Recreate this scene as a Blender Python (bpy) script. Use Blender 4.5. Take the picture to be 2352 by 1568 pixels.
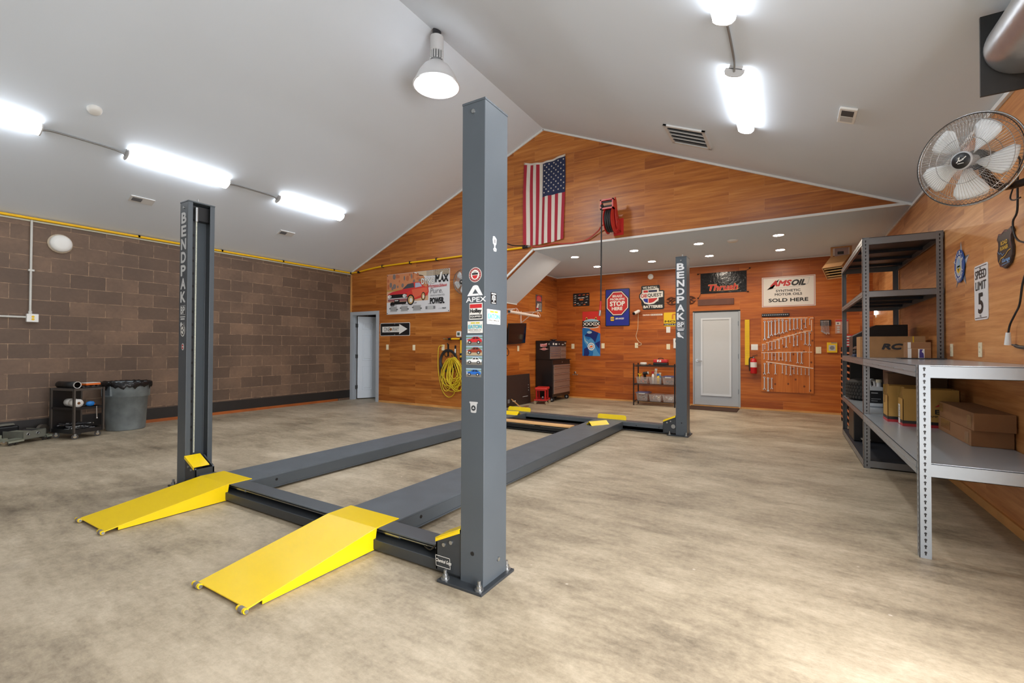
import bpy, math, random
from mathutils import Vector, Matrix, Euler
for _o in list(bpy.data.objects): bpy.data.objects.remove(_o)
S = bpy.context.scene; COL = S.collection
random.seed(7)
PI = math.pi
# ---------------------------------------------------------------- camera, world, exposure
def cam_setup():
    f, yaw, pit, rol, H = 1049.6, math.radians(31.263), math.radians(.762), math.radians(.193), 1.27
    cy, sy = math.cos(yaw), math.sin(yaw)
    F = Vector((-sy*math.cos(pit), cy*math.cos(pit), math.sin(pit)))
    R0 = Vector((cy, sy, 0)); U0 = R0.cross(F)
    R = R0*math.cos(rol)+U0*math.sin(rol); U = U0*math.cos(rol)-R0*math.sin(rol)
    c = bpy.data.cameras.new('camera'); c.sensor_width = 36; c.sensor_fit = 'HORIZONTAL'
    c.lens = f/2352*36; c.clip_start = .05; c.clip_end = 100
    o = bpy.data.objects.new('camera', c); COL.objects.link(o)
    M = Matrix((R, U, -F)).transposed().to_4x4(); M.translation = (0, 0, H); o.matrix_world = M
    S.camera = o
cam_setup()
W = bpy.data.worlds.new('world'); S.world = W; W.use_nodes = True
W.node_tree.nodes['Background'].inputs[0].default_value = (.5, .55, .6, 1)
W.node_tree.nodes['Background'].inputs[1].default_value = .15
vs = S.view_settings; vs.view_transform = 'Standard'; vs.look = 'None'; vs.gamma = 1; vs.use_curve_mapping = False
vs.exposure = 0.36
LAMP = 12.0
BAY = 120.0
CAN = 170.0
# soft fill light added behind the photographer, as through an unseen garage door
XDOOR = 1.56      # outside the open side door in the right wall
def area(name, loc, rot, sx, sy, pw, col):
    l = bpy.data.lights.new(name, 'AREA'); l.shape = 'RECTANGLE'; l.size = sx; l.size_y = sy; l.energy = pw; l.color = col
    o = bpy.data.objects.new(name, l); COL.objects.link(o); o.location = loc; o.rotation_euler = rot
    return o
area('fill_behind_camera', (-3.9, -5.15, 1.4), (math.radians(90), 0, 0), 7.4, 2.7, 45, (.94, .97, 1))
area('daylight_side_door', (XDOOR, .95, 1.25), (math.radians(90), 0, math.radians(90)), 2.5, 2.45, 215, (.99, .99, 1))
# ---------------------------------------------------------------- helpers
def lin(c):
    return tuple((x/255/12.92 if x/255 <= .04045 else ((x/255+.055)/1.055)**2.4) for x in c)+(1,)
MATS = {}
def mat(name, rgb, rough=.5, metal=0., mott=0., scale=8., bump=0., bscale=60., emit=0., alpha=1., trans=0., spec=.5, coat=0.):
    if name in MATS: return MATS[name]
    m = bpy.data.materials.new(name); m.use_nodes = True; MATS[name] = m
    nt = m.node_tree; N = nt.nodes; L = nt.links; b = N['Principled BSDF']
    b.inputs['Roughness'].default_value = rough; b.inputs['Metallic'].default_value = metal
    b.inputs['Specular IOR Level'].default_value = spec
    c = lin(rgb); b.inputs['Base Color'].default_value = c; m.diffuse_color = c
    if mott:
        g = N.new('ShaderNodeTexCoord'); n = N.new('ShaderNodeTexNoise'); n.inputs['Scale'].default_value = scale; n.inputs['Detail'].default_value = 6
        L.new(g.outputs['Object'], n.inputs['Vector'])
        r = N.new('ShaderNodeValToRGB'); r.color_ramp.elements[0].position = .3; r.color_ramp.elements[1].position = .7
        r.color_ramp.elements[0].color = tuple(x*(1-mott) for x in c[:3])+(1,); r.color_ramp.elements[1].color = tuple(min(1, x*(1+mott*.6)) for x in c[:3])+(1,)
        L.new(n.outputs['Fac'], r.inputs['Fac']); L.new(r.outputs['Color'], b.inputs['Base Color'])
    if bump:
        g = N.new('ShaderNodeTexCoord'); n = N.new('ShaderNodeTexNoise'); n.inputs['Scale'].default_value = bscale; n.inputs['Detail'].default_value = 4
        L.new(g.outputs['Object'], n.inputs['Vector'])
        u = N.new('ShaderNodeBump'); u.inputs['Strength'].default_value = bump; u.inputs['Distance'].default_value = .01
        L.new(n.outputs['Fac'], u.inputs['Height']); L.new(u.outputs['Normal'], b.inputs['Normal'])
    if emit:
        b.inputs['Emission Color'].default_value = c; b.inputs['Emission Strength'].default_value = emit
    if trans: b.inputs['Transmission Weight'].default_value = trans
    if coat: b.inputs['Coat Weight'].default_value = coat; b.inputs['Coat Roughness'].default_value = .15
    if alpha < 1: b.inputs['Alpha'].default_value = alpha
    return m
def nodes(m):
    nt = m.node_tree; return nt.nodes, nt.links, nt.nodes['Principled BSDF']
def vmath(N, L, op, a, b=None):
    n = N.new('ShaderNodeMath'); n.operation = op
    for i, x in enumerate((a, b)):
        if x is None: continue
        if isinstance(x, (int, float)): n.inputs[i].default_value = x
        else: L.new(x, n.inputs[i])
    return n.outputs[0]
def world_uv(N, L, ax, su=1, sv=1, ou=0, ov=0):
    g = N.new('ShaderNodeNewGeometry'); s = N.new('ShaderNodeSeparateXYZ'); L.new(g.outputs['Position'], s.inputs[0])
    return vmath(N, L, 'ADD', s.outputs[ax], ou), vmath(N, L, 'ADD', s.outputs['Z'], ov)
def comb(N, L, x, y, z=0.):
    c = N.new('ShaderNodeCombineXYZ')
    for i, q in enumerate((x, y, z)):
        if isinstance(q, (int, float)): c.inputs[i].default_value = q
        else: L.new(q, c.inputs[i])
    return c.outputs[0]
def ramp(N, L, fac, stops):
    r = N.new('ShaderNodeValToRGB'); e = r.color_ramp.elements
    while len(e) < len(stops): e.new(.5)
    for i, (p, c) in enumerate(stops): e[i].position = p; e[i].color = lin(c) if len(c) == 3 else c
    L.new(fac, r.inputs['Fac']); return r.outputs['Color']
def mix(N, L, fac, a, b, typ='MIX'):
    n = N.new('ShaderNodeMix'); n.data_type = 'RGBA'; n.blend_type = typ
    if isinstance(fac, (int, float)): n.inputs[0].default_value = fac
    else: L.new(fac, n.inputs[0])
    for i, q in ((6, a), (7, b)):
        if isinstance(q, tuple): n.inputs[i].default_value = q
        else: L.new(q, n.inputs[i])
    return n.outputs[2]
def noise(N, L, vec, scale, detail=5, rough=.55):
    n = N.new('ShaderNodeTexNoise'); n.inputs['Scale'].default_value = scale; n.inputs['Detail'].default_value = detail; n.inputs['Roughness'].default_value = rough
    L.new(vec, n.inputs['Vector']); return n.outputs['Fac']
def wood(name, ax, off, stops, pw=1.25, ph=.19, zoff=0., rough=.38):
    m = mat(name, (180, 100, 45), rough); N, L, b = nodes(m)
    u, v = world_uv(N, L, ax, ou=off+50, ov=zoff)
    br = N.new('ShaderNodeTexBrick'); br.offset = .37; br.offset_frequency = 2; br.squash = 1
    br.inputs['Color1'].default_value = (0, 0, 0, 1); br.inputs['Color2'].default_value = (1, 1, 1, 1); br.inputs['Mortar'].default_value = (.5, .5, .5, 1)
    br.inputs['Scale'].default_value = 1; br.inputs['Mortar Size'].default_value = .0016; br.inputs['Mortar Smooth'].default_value = .2
    br.inputs['Brick Width'].default_value = pw; br.inputs['Row Height'].default_value = ph
    L.new(comb(N, L, u, v), br.inputs['Vector'])
    pv = vmath(N, L, 'MULTIPLY', br.outputs['Color'], 37.)
    g1 = noise(N, L, comb(N, L, vmath(N, L, 'MULTIPLY', u, .9), vmath(N, L, 'MULTIPLY', v, 14.), pv), 1.6, 6, .6)
    g2 = noise(N, L, comb(N, L, vmath(N, L, 'MULTIPLY', u, 3.), vmath(N, L, 'MULTIPLY', v, 90.), pv), 1.5, 3)
    t = vmath(N, L, 'ADD', vmath(N, L, 'MULTIPLY', br.outputs['Color'], .2), vmath(N, L, 'MULTIPLY', g1, .82))
    t = vmath(N, L, 'ADD', t, vmath(N, L, 'MULTIPLY', vmath(N, L, 'SUBTRACT', g2, .5), .18))
    c = ramp(N, L, t, stops)
    c = mix(N, L, vmath(N, L, 'MULTIPLY', br.outputs['Fac'], .55), c, lin((205, 145, 90)))
    L.new(c, b.inputs['Base Color'])
    return m
class MB:
    def __init__(s): s.v = []; s.f = []; s.m = []; s.s = []; s.mats = []
    def mi(s, m):
        if m not in s.mats: s.mats.append(m)
        return s.mats.index(m)
    def add(s, vs, fs, m, smooth=False, M=None):
        k = len(s.v); i = s.mi(m)
        for p in vs: s.v.append(M @ Vector(p) if M is not None else Vector(p))
        for f in fs: s.f.append([k+j for j in f]); s.m.append(i); s.s.append(smooth)
        return s
    def box(s, a, b, m, M=None):
        x0, y0, z0 = (min(p, q) for p, q in zip(a, b)); x1, y1, z1 = (max(p, q) for p, q in zip(a, b))
        return s.add([(x0,y0,z0),(x1,y0,z0),(x1,y1,z0),(x0,y1,z0),(x0,y0,z1),(x1,y0,z1),(x1,y1,z1),(x0,y1,z1)],
              [(0,3,2,1),(4,5,6,7),(0,1,5,4),(1,2,6,5),(2,3,7,6),(3,0,4,7)], m, False, M)
    def ob(s, c, size, m, rot=(0,0,0)):
        M = Matrix.Translation(c) @ Euler(rot).to_matrix().to_4x4(); h = [x/2 for x in size]
        return s.box([-x for x in h], h, m, M)
    def bar(s, p0, p1, w, h, m, up=(0,0,1)):
        p0 = Vector(p0); p1 = Vector(p1); d = p1-p0; l = d.length; d.normalize(); u = Vector(up)
        if abs(d.dot(u)) > .99: u = Vector((1,0,0))
        r = d.cross(u).normalized(); u = r.cross(d)
        M = Matrix((r, d, u)).transposed().to_4x4(); M.translation = p0
        return s.box((-w/2, 0, -h/2), (w/2, l, h/2), m, M)
    def tube(s, pts, r, m, n=8, closed=False, caps=True):
        P = [Vector(p) for p in pts]; k = len(P); rs = r if isinstance(r, (list, tuple)) else [r]*k
        vs = []; fs = []; up = None
        for i, p in enumerate(P):
            a = P[i-1] if (i or closed) else p; b = P[(i+1) % k] if (i < k-1 or closed) else p
            d = (b-a).normalized()
            if up is None:
                up = Vector((0,0,1)) if abs(d.z) < .9 else Vector((1,0,0))
            r_ = d.cross(up)
            if r_.length < 1e-5: r_ = d.cross(Vector((.3,.7,.2)))
            r_.normalize(); up = r_.cross(d)
            for j in range(n):
                t = 2*PI*j/n; vs.append(p+(r_*math.cos(t)+up*math.sin(t))*rs[i])
        for i in range(k if closed else k-1):
            for j in range(n):
                a = i*n+j; b = i*n+(j+1) % n; c = ((i+1) % k)*n
                fs.append((a, b, c+(j+1) % n, c+j))
        s.add(vs, fs, m, True)
        if caps and not closed: s.add(vs[:n], [tuple(range(n))[::-1]], m); s.add(vs[-n:], [tuple(range(n))], m)
        return s
    def cyl(s, p0, p1, r, m, n=18, r1=None):
        return s.tube([p0, p1], [r, r if r1 is None else r1], m, n)
    def lathe(s, prof, m, n=28, M=None, smooth=True):
        vs = []; fs = []; k = len(prof)
        for (r, z) in prof:
            for j in range(n):
                t = 2*PI*j/n; vs.append((r*math.cos(t), r*math.sin(t), z))
        for i in range(k-1):
            for j in range(n): fs.append((i*n+j, i*n+(j+1) % n, (i+1)*n+(j+1) % n, (i+1)*n+j))
        return s.add(vs, fs, m, smooth, M)
    def prism(s, poly, m, o, U, V, t):
        o = Vector(o); U = Vector(U); V = Vector(V); N = U.cross(V).normalized(); k = len(poly)
        if sum(poly[i][0]*poly[(i+1) % k][1]-poly[(i+1) % k][0]*poly[i][1] for i in range(k)) < 0: poly = poly[::-1]
        a = [o+U*x+V*y for x, y in poly]; vs = a+[p+N*t for p in a]
        fs = [tuple(range(k))[::-1], tuple(range(k, 2*k))]+[(i, (i+1) % k, k+(i+1) % k, k+i) for i in range(k)]
        return s.add(vs, fs, m)
    def ball(s, c, r, m, n=14, sc=(1,1,1)):
        pr = [(max(1e-4, math.sin(PI*i/(n//2)))*r, -math.cos(PI*i/(n//2))*r) for i in range(n//2+1)]
        M = Matrix.Translation(c) @ Matrix.Diagonal((*sc, 1)); return s.lathe(pr, m, n, M)
    def mesh(s, name, org=(0,0,0)):
        me = bpy.data.meshes.new(name); o = Vector(org)
        me.from_pydata([p-o for p in s.v], [], s.f)
        for m in s.mats: me.materials.append(m)
        me.polygons.foreach_set('material_index', s.m); me.polygons.foreach_set('use_smooth', s.s)
        me.update(); return me
    def build(s, name, parent=None, base=None, bevel=0., label=None, seg=2):
        org = ORG[parent.name] if parent is not None else Vector(base or (0,0,0))
        o = bpy.data.objects.new(name, s.mesh(name, org)); COL.objects.link(o)
        if parent is not None: o.parent = parent
        else: o.location = org
        ORG[o.name] = org
        if bevel:
            b = o.modifiers.new('bevel', 'BEVEL'); b.width = bevel; b.segments = seg; b.limit_method = 'ANGLE'; b.angle_limit = math.radians(40)
        if label: o['label'] = label
        return o
    def thing(s, name, label, cat, base=(0,0,0), group=None, bevel=0., kind=None):
        return tag(s.build(name, None, base, bevel), label, cat, group, kind)
    def struct(s, name, parent=None, bevel=0.):
        o = s.build(name, parent, None, bevel)
        if parent is None: o['kind'] = 'structure'
        return o
ORG = {}
def tag(o, label, cat, group=None, kind=None):
    o['label'] = label; o['category'] = cat
    if group: o['group'] = group
    if kind: o['kind'] = kind
    return o
def thing(name, label, cat, base=(0,0,0), group=None):
    o = bpy.data.objects.new(name, None); COL.objects.link(o); o.location = base; o.empty_display_size = .1
    ORG[o.name] = Vector(base); return tag(o, label, cat, group)
def sthing(name, base=(0,0,0)):
    o = bpy.data.objects.new(name, None); COL.objects.link(o); o.location = base; o.empty_display_size = .1
    ORG[o.name] = Vector(base); o['kind'] = 'structure'; return o
def kids(o): return [c for c in COL.objects if c.parent == o]
def dup(root, loc, label, rotz=None, group=None):
    def rec(o, par):
        c = o.copy(); COL.objects.link(c); ORG[c.name] = Vector((0,0,0))
        if par is not None: c.parent = par
        for k in CH.get(o.name, []): rec(k, c)
        return c
    CH.clear()
    for q in COL.objects:
        if q.parent is not None: CH.setdefault(q.parent.name, []).append(q)
    c = rec(root, None); c.location = loc
    if rotz is not None: c.rotation_euler = (0, 0, rotz)
    c['label'] = label
    if group: c['group'] = group
    return c
CH = {}
TXT = {}
def textmesh(t, bold=0., space=1.):
    k = (t, bold, space)
    if k not in TXT:
        cu = bpy.data.curves.new('t', 'FONT'); cu.body = t; cu.size = 1; cu.offset = bold; cu.space_character = space; cu.dimensions = '2D'; cu.fill_mode = 'FRONT'; cu.resolution_u = 3
        ob = bpy.data.objects.new('t', cu); me = bpy.data.meshes.new_from_object(ob)
        vs = [(v.co.x, v.co.y) for v in me.vertices]; fs = [tuple(p.vertices) for p in me.polygons]
        bpy.data.objects.remove(ob); bpy.data.curves.remove(cu); bpy.data.meshes.remove(me)
        x0 = min(v[0] for v in vs); x1 = max(v[0] for v in vs); y0 = min(v[1] for v in vs); y1 = max(v[1] for v in vs)
        TXT[k] = ([((a-x0)/(x1-x0), (b-y0)/(y1-y0)) for a, b in vs], fs)
    return TXT[k]
class Face:
    """flat artwork on a sign: u, v run 0..1 across width and height"""
    def __init__(s, mb, o, U, V, w, h, eps=.0008):
        s.mb = mb; s.o = Vector(o); s.U = Vector(U).normalized()*w; s.V = Vector(V).normalized()*h; s.N = s.U.cross(s.V).normalized(); s.e = eps; s.w = w; s.h = h
    def P(s, u, v, k): return s.o+s.U*u+s.V*v+s.N*(k*s.e)
    def poly(s, pts, m, k=1):
        n = len(pts)
        if sum(pts[i][0]*pts[(i+1) % n][1]-pts[(i+1) % n][0]*pts[i][1] for i in range(n)) < 0: pts = pts[::-1]
        s.mb.add([s.P(u, v, k) for u, v in pts], [tuple(range(n))], m); return s
    def rect(s, u0, v0, u1, v1, m, k=1): return s.poly([(u0,v0),(u1,v0),(u1,v1),(u0,v1)], m, k)
    def ell(s, cu, cv, ru, rv, m, k=1, n=24, a0=0, a1=2*PI):
        full = abs(a1-a0-2*PI) < 1e-6
        return s.poly([(cu+ru*math.cos(a0+(a1-a0)*i/(n if full else n-1)), cv+rv*math.sin(a0+(a1-a0)*i/(n if full else n-1))) for i in range(n)], m, k)
    def line(s, pts, w, m, k=1):
        for a, b in zip(pts, pts[1:]):
            A = Vector((a[0]*s.w, a[1]*s.h)); B = Vector((b[0]*s.w, b[1]*s.h)); d = (B-A)
            if d.length < 1e-6: continue
            d.normalize(); q = Vector((-d.y, d.x))*w/2; d *= w*.3
            s.poly([((p.x)/s.w, (p.y)/s.h) for p in (A-d+q, A-d-q, B+d-q, B+d+q)], m, k)
        return s
    def text(s, t, u0, v0, u1, v1, m, k=2, bold=.02, shear=0., space=1.):
        vs, fs = textmesh(t, 0., space); dv = bold*(v1-v0)*.9; du = dv*s.h/s.w
        u0 += du; u1 -= du; v0 += dv; v1 -= dv
        for i, (a_, b_) in enumerate(((0, 0), (1, 0), (-1, 0), (.7, .7), (-.7, -.7), (.7, -.7), (-.7, .7), (0, 1), (0, -1)) if bold > .015 else ((0, 0),)):
            s.mb.add([s.P(u0+(u1-u0)*a+a_*du+shear*(v1-v0)*b*s.h/s.w, v0+(v1-v0)*b+b_*dv, k+i*.02) for a, b in vs], fs, m)
        return s
def arc(c, r, a0, a1, n, ax=(1,0,0), ay=(0,0,1)):
    c = Vector(c); ax = Vector(ax); ay = Vector(ay)
    return [c+ax*(r*math.cos(a0+(a1-a0)*i/n))+ay*(r*math.sin(a0+(a1-a0)*i/n)) for i in range(n+1)]
def smooth_path(pts, n=6):
    P = [Vector(p) for p in pts]; out = []
    for i in range(len(P)-1):
        a = P[max(i-1, 0)]; b = P[i]; c = P[i+1]; d = P[min(i+2, len(P)-1)]
        for j in range(n):
            t = j/n; out.append(.5*((2*b)+(c-a)*t+(2*a-5*b+4*c-d)*t*t+(3*b-a-3*c+d)*t**3))
    out.append(P[-1]); return out
# ---------------------------------------------------------------- common materials
BLACK = mat('black_paint', (22, 22, 24), .45); DARK = mat('dark_grey_plastic', (48, 48, 52), .5)
WHITE = mat('white_paint', (236, 236, 232), .45); PAPER = mat('white_print', (232, 230, 224), .5)
CREAM = mat('ivory_plastic', (236, 224, 190), .45); CHROME = mat('chrome', (215, 215, 215), .18, 1.)
STEEL = mat('zinc_steel', (170, 172, 172), .35, .9); LIFT = mat('slate_grey_powder_coat', (78, 85, 91), .36, 0, .06, 3., .05, 300)
LIFTD = mat('dark_slate_steel', (52, 56, 60), .42, 0, .15, 5.)
YEL = mat('yellow_enamel', (248, 212, 14), .2, 0, .03, 4., .1, 420, spec=.7); RED = mat('red_print', (196, 38, 40), .5)
RUBBER = mat('black_rubber', (26, 26, 27), .75); BRASS = mat('brass', (190, 150, 80), .3, 1.)
TRIM = mat('white_trim', (226, 226, 222), .5); DOORG = mat('pale_grey_door_paint', (176, 183, 190), .45)
CARD = mat('cardboard', (176, 132, 86), .75, 0, .08, 12.); PINE = mat('pine_trim', (214, 158, 92), .5, 0, .2, 3.)
BLUE = mat('blue_print', (30, 44, 150), .45); ORANGE = mat('orange_print', (226, 110, 40), .5)
GREYP = mat('grey_print', (130, 130, 132), .55); LGREY = mat('light_grey_plastic', (190, 192, 192), .5)
YELP = mat('yellow_print', (238, 196, 30), .5); NAVY = mat('navy_print', (34, 42, 78), .6)
# ---------------------------------------------------------------- room
XL, XR, Y1, YB, XA, ZE, XK, ZK = -9.13, 1.335, 7.472, 10.768, -5.176, 3.085, -3.87, 5.31
YF = -5.0
SL = (ZK-ZE)/(XK-XL); SR = (ZK-ZE)/(XR-XK)
wst = [(.16, (112, 58, 20)), (.4, (154, 86, 32)), (.6, (184, 112, 46)), (.85, (212, 146, 74))]
WB = wood('wood_plank_panelling', 'X', .3, wst)
WR = wood('wood_plank_panelling_side', 'Y', .7, [(.16, (140, 82, 42)), (.4, (190, 122, 66)), (.6, (216, 152, 92)), (.85, (234, 184, 126))])
def cmu():
    m = mat('brown_painted_block', (88, 72, 58), .62); N, L, b = nodes(m)
    u, v = world_uv(N, L, 'Y', ou=50-.095, ov=1.0-.0165)
    br = N.new('ShaderNodeTexBrick'); br.offset = .5
    br.inputs['Color1'].default_value = (0, 0, 0, 1); br.inputs['Color2'].default_value = (1, 1, 1, 1); br.inputs['Mortar'].default_value = (.4, .4, .4, 1)
    br.inputs['Scale'].default_value = 1; br.inputs['Mortar Size'].default_value = .0042; br.inputs['Mortar Smooth'].default_value = .35
    br.inputs['Brick Width'].default_value = .415; br.inputs['Row Height'].default_value = .2075
    L.new(comb(N, L, u, v), br.inputs['Vector'])
    pos = comb(N, L, u, v)
    n1 = noise(N, L, pos, 1.3, 5); n2 = noise(N, L, pos, 22, 4)
    t = vmath(N, L, 'ADD', vmath(N, L, 'MULTIPLY', br.outputs['Color'], .22), vmath(N, L, 'ADD', vmath(N, L, 'MULTIPLY', n1, .62), vmath(N, L, 'MULTIPLY', n2, .16)))
    c = ramp(N, L, t, [(.22, (80, 64, 53)), (.5, (104, 84, 69)), (.78, (140, 112, 90))])
    n3 = noise(N, L, pos, 9, 3)
    mf = vmath(N, L, 'MULTIPLY', br.outputs['Fac'], ramp(N, L, n3, [(.35, (40, 40, 40)), (.6, (220, 220, 220))]))
    c = mix(N, L, mf, c, lin((196, 162, 130)))
    L.new(c, b.inputs['Base Color'])
    bu = N.new('ShaderNodeBump'); bu.inputs['Strength'].default_value = .5; bu.inputs['Distance'].default_value = .006
    hh = vmath(N, L, 'SUBTRACT', vmath(N, L, 'MULTIPLY', n2, .5), br.outputs['Fac'])
    L.new(hh, bu.inputs['Height']); L.new(bu.outputs['Normal'], b.inputs['Normal'])
    return m
CMU = cmu()
def concrete():
    m = mat('worn_concrete', (168, 152, 130), .5); N, L, b = nodes(m)
    g = N.new('ShaderNodeNewGeometry'); P = g.outputs['Position']
    mp = N.new('ShaderNodeMapping'); mp.inputs['Scale'].default_value = (.55, 1.5, 1); mp.inputs['Rotation'].default_value = (0, 0, .25); L.new(P, mp.inputs['Vector'])
    n1 = noise(N, L, P, .55, 6, .6); n2 = noise(N, L, mp.outputs[0], 1.7, 12, .74); n3 = noise(N, L, P, 26, 9, .78)
    n4 = noise(N, L, mp.outputs[0], 5.5, 12, .8)
    t = vmath(N, L, 'ADD', vmath(N, L, 'MULTIPLY', n1, .3), vmath(N, L, 'ADD', vmath(N, L, 'MULTIPLY', n2, .32), vmath(N, L, 'ADD', vmath(N, L, 'MULTIPLY', n3, .16), vmath(N, L, 'MULTIPLY', n4, .22))))
    c = ramp(N, L, t, [(.40, (104, 94, 78)), (.455, (146, 133, 112)), (.505, (172, 158, 134)), (.575, (200, 186, 162))])
    # round oil spots
    vo = N.new('ShaderNodeTexVoronoi'); vo.inputs['Scale'].default_value = 1.9; vo.inputs['Randomness'].default_value = 1
    nw = N.new('ShaderNodeTexNoise'); nw.inputs['Scale'].default_value = 6; L.new(P, nw.inputs['Vector'])
    pv = N.new('ShaderNodeVectorMath'); pv.operation = 'MULTIPLY_ADD'; L.new(nw.outputs['Color'], pv.inputs[0]); pv.inputs[1].default_value = (.12, .12, .12); L.new(P, pv.inputs[2])
    L.new(pv.outputs[0], vo.inputs['Vector'])
    sp = ramp(N, L, vo.outputs['Distance'], [(.05, (255, 255, 255)), (.17, (0, 0, 0))])
    pick = ramp(N, L, noise(N, L, P, .9, 2), [(.5, (0, 0, 0)), (.62, (200, 200, 200))])
    c = mix(N, L, vmath(N, L, 'MULTIPLY', vmath(N, L, 'MULTIPLY', sp, pick), .5), c, lin((92, 80, 66)))
    # cracks
    v2 = N.new('ShaderNodeTexVoronoi'); v2.feature = 'DISTANCE_TO_EDGE'; v2.inputs['Scale'].default_value = .33
    p2 = N.new('ShaderNodeVectorMath'); p2.operation = 'MULTIPLY_ADD'; nz = N.new('ShaderNodeTexNoise'); nz.inputs['Scale'].default_value = 2.4; nz.inputs['Detail'].default_value = 5; L.new(P, nz.inputs['Vector'])
    L.new(nz.outputs['Color'], p2.inputs[0]); p2.inputs[1].default_value = (.5, .5, .5); L.new(P, p2.inputs[2]); L.new(p2.outputs[0], v2.inputs['Vector'])
    cr = ramp(N, L, v2.outputs['Distance'], [(.0, (255, 255, 255)), (.0022, (0, 0, 0))])
    pk = ramp(N, L, noise(N, L, P, .6, 3), [(.5, (0, 0, 0)), (.58, (120, 120, 120))])
    c = mix(N, L, vmath(N, L, 'MULTIPLY', cr, pk), c, lin((214, 200, 180)))
    # pale paint chips
    v3 = N.new('ShaderNodeTexVoronoi'); v3.inputs['Scale'].default_value = 3.3; L.new(P, v3.inputs['Vector'])
    c = mix(N, L, vmath(N, L, 'MULTIPLY', ramp(N, L, v3.outputs['Distance'], [(.02, (255, 255, 255)), (.034, (0, 0, 0))]), .55), c, lin((226, 216, 200)))
    L.new(c, b.inputs['Base Color'])
    r = vmath(N, L, 'ADD', vmath(N, L, 'MULTIPLY', n2, .3), .34); L.new(r, b.inputs['Roughness'])
    bu = N.new('ShaderNodeBump'); bu.inputs['Strength'].default_value = .12; bu.inputs['Distance'].default_value = .01; L.new(n3, bu.inputs['Height']); L.new(bu.outputs['Normal'], b.inputs['Normal'])
    return m
CONC = concrete()
CEIL = mat('grey_painted_drywall', (221, 230, 239), .7, 0, .015, 1.2, .03, 90)
MB().box((XL-.3, YF-.1, -.12), (XR+.3, YB+.3, 0), CONC).struct('floor')
m = MB(); m.box((XL-.2, YF, 0), (XL, YB+.2, ZE+.03), CMU); m.struct('wall_left')
MB().prism([(YF, 0), (-.35, 0), (-.35, 2.5), (2.25, 2.5), (2.25, 0), (YB+.15, 0), (YB+.15, ZE+.03), (YF, ZE+.03)], WR, (XR, 0, 0), (0,1,0), (0,0,1), .15).struct('wall_right')
FRW = mat('front_wall_paint', (190, 186, 178), .7)
MB().prism([(XL-.2, 0), (-7.65, 0), (-7.65, 2.8), (-.15, 2.8), (-.15, 0), (XR+.15, 0), (XR+.15, ZE+.03), (XK, ZK+.05), (XL-.2, ZE+.03)], FRW, (0, YF, 0), (1,0,0), (0,0,1), .12).struct('wall_front')
# gable wall with the doorway on the left and the alcove opening on the right
MB().prism([(-8.22, 0), (XA, 0), (XA, 2.215), (-4.078, ZE), (XR, ZE), (XR, ZE+.02), (XK, ZK+.02), (XL, ZE+.02), (XL, 0), (-9.07, 0), (-9.07, 2.05), (-8.22, 2.05)],
           WB, (0, Y1+.09, 0), (1,0,0), (0,0,1), .09).struct('wall_back')
MB().prism([(XL, 0), (-1.835, 0), (-1.835, 2.09), (-.885, 2.09), (-.885, 0), (XR+.15, 0), (XR+.15, ZE+.05), (XL, ZE+.05)], wood('wood_plank_panelling_alcove', 'X', .9, [(.16, (112, 48, 12)), (.4, (158, 78, 22)), (.6, (188, 102, 34)), (.85, (212, 132, 58))]), (0, YB+.09, 0), (1,0,0), (0,0,1), .09).struct('wall_alcove_back')
MB().box((XA-.12, Y1+.09, 0), (XA, YB, ZE+.05), wood('wood_plank_panelling_return', 'Y', .7, [(.16, (116, 54, 16)), (.4, (160, 84, 28)), (.6, (190, 110, 42)), (.85, (214, 140, 66))])).struct('wall_alcove_left')
# ceilings
m = MB(); m.prism([(XL, ZE), (XK, ZK), (XK, ZK+.06), (XL, ZE+.06)], CEIL, (0, Y1+.1, 0), (1,0,0), (0,0,1), Y1+.1-YF); m.struct('ceiling_left')
m = MB(); m.prism([(XK, ZK), (XR, ZE), (XR, ZE+.06), (XK, ZK+.06)], CEIL, (0, Y1+.1, 0), (1,0,0), (0,0,1), Y1+.1-YF); m.struct('ceiling_right')
MB().box((XA-.1, Y1+.001, ZE-.002), (XR+.1, YB+.1, ZE+.05), mat('alcove_ceiling_brightened', (214, 236, 255), .7)).struct('ceiling_alcove')  # ceiling paint made brighter and bluer here to offset the dim warm light
m = MB(); m.prism([(-4.078, ZE+.002), (XA-.01, 2.215), (XA-.01, ZE+.002)], CEIL, (0, 8.7, 0), (1,0,0), (0,0,1), 8.7-Y1-.001); m.struct('ceiling_soffit')
# trims
def trim(n, a, b, w, h, mt=TRIM, up=(0,0,1)): MB().bar(a, b, w, h, mt, up).struct('trim_%d' % n)
yt = Y1-.006
nl = Vector((-SL, 0, 1)).normalized(); nr = Vector((SR, 0, 1)).normalized()
trim(1, Vector((XL, yt, ZE))-nl*.014, Vector((XK, yt, ZK))-nl*.014, .03, .028, TRIM, nl)
trim(2, Vector((XK, yt, ZK))-nr*.014, Vector((XR, yt, ZE))-nr*.014, .03, .028, TRIM, nr)
trim(3, (-4.08, yt, ZE+.012), (XR, yt, ZE+.012), .026, .034)
trim(4, (XA, yt, 2.215+.012), (-4.075, yt, ZE+.016), .026, .034, TRIM, (-.6, 0, .8))
trim(5, (XL+.008, YF, ZE-.052), (XL+.008, Y1, ZE-.052), .016, .022, mat('pale_green_caulk', (206, 208, 186), .6))
trim(6, (XR-.012, YF, ZE-.016), (XR-.012, Y1, ZE-.016), .024, .036)
trim(7, (XA, YB-.008, ZE-.01), (XR, YB-.008, ZE-.01), .016, .02)
trim(8, (XR-.008, Y1, ZE-.01), (XR-.008, YB, ZE-.01), .016, .02)
trim(9, (XA+.006, Y1, 2.225), (XA+.006, 8.7, 2.225), .03, .02)
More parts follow.
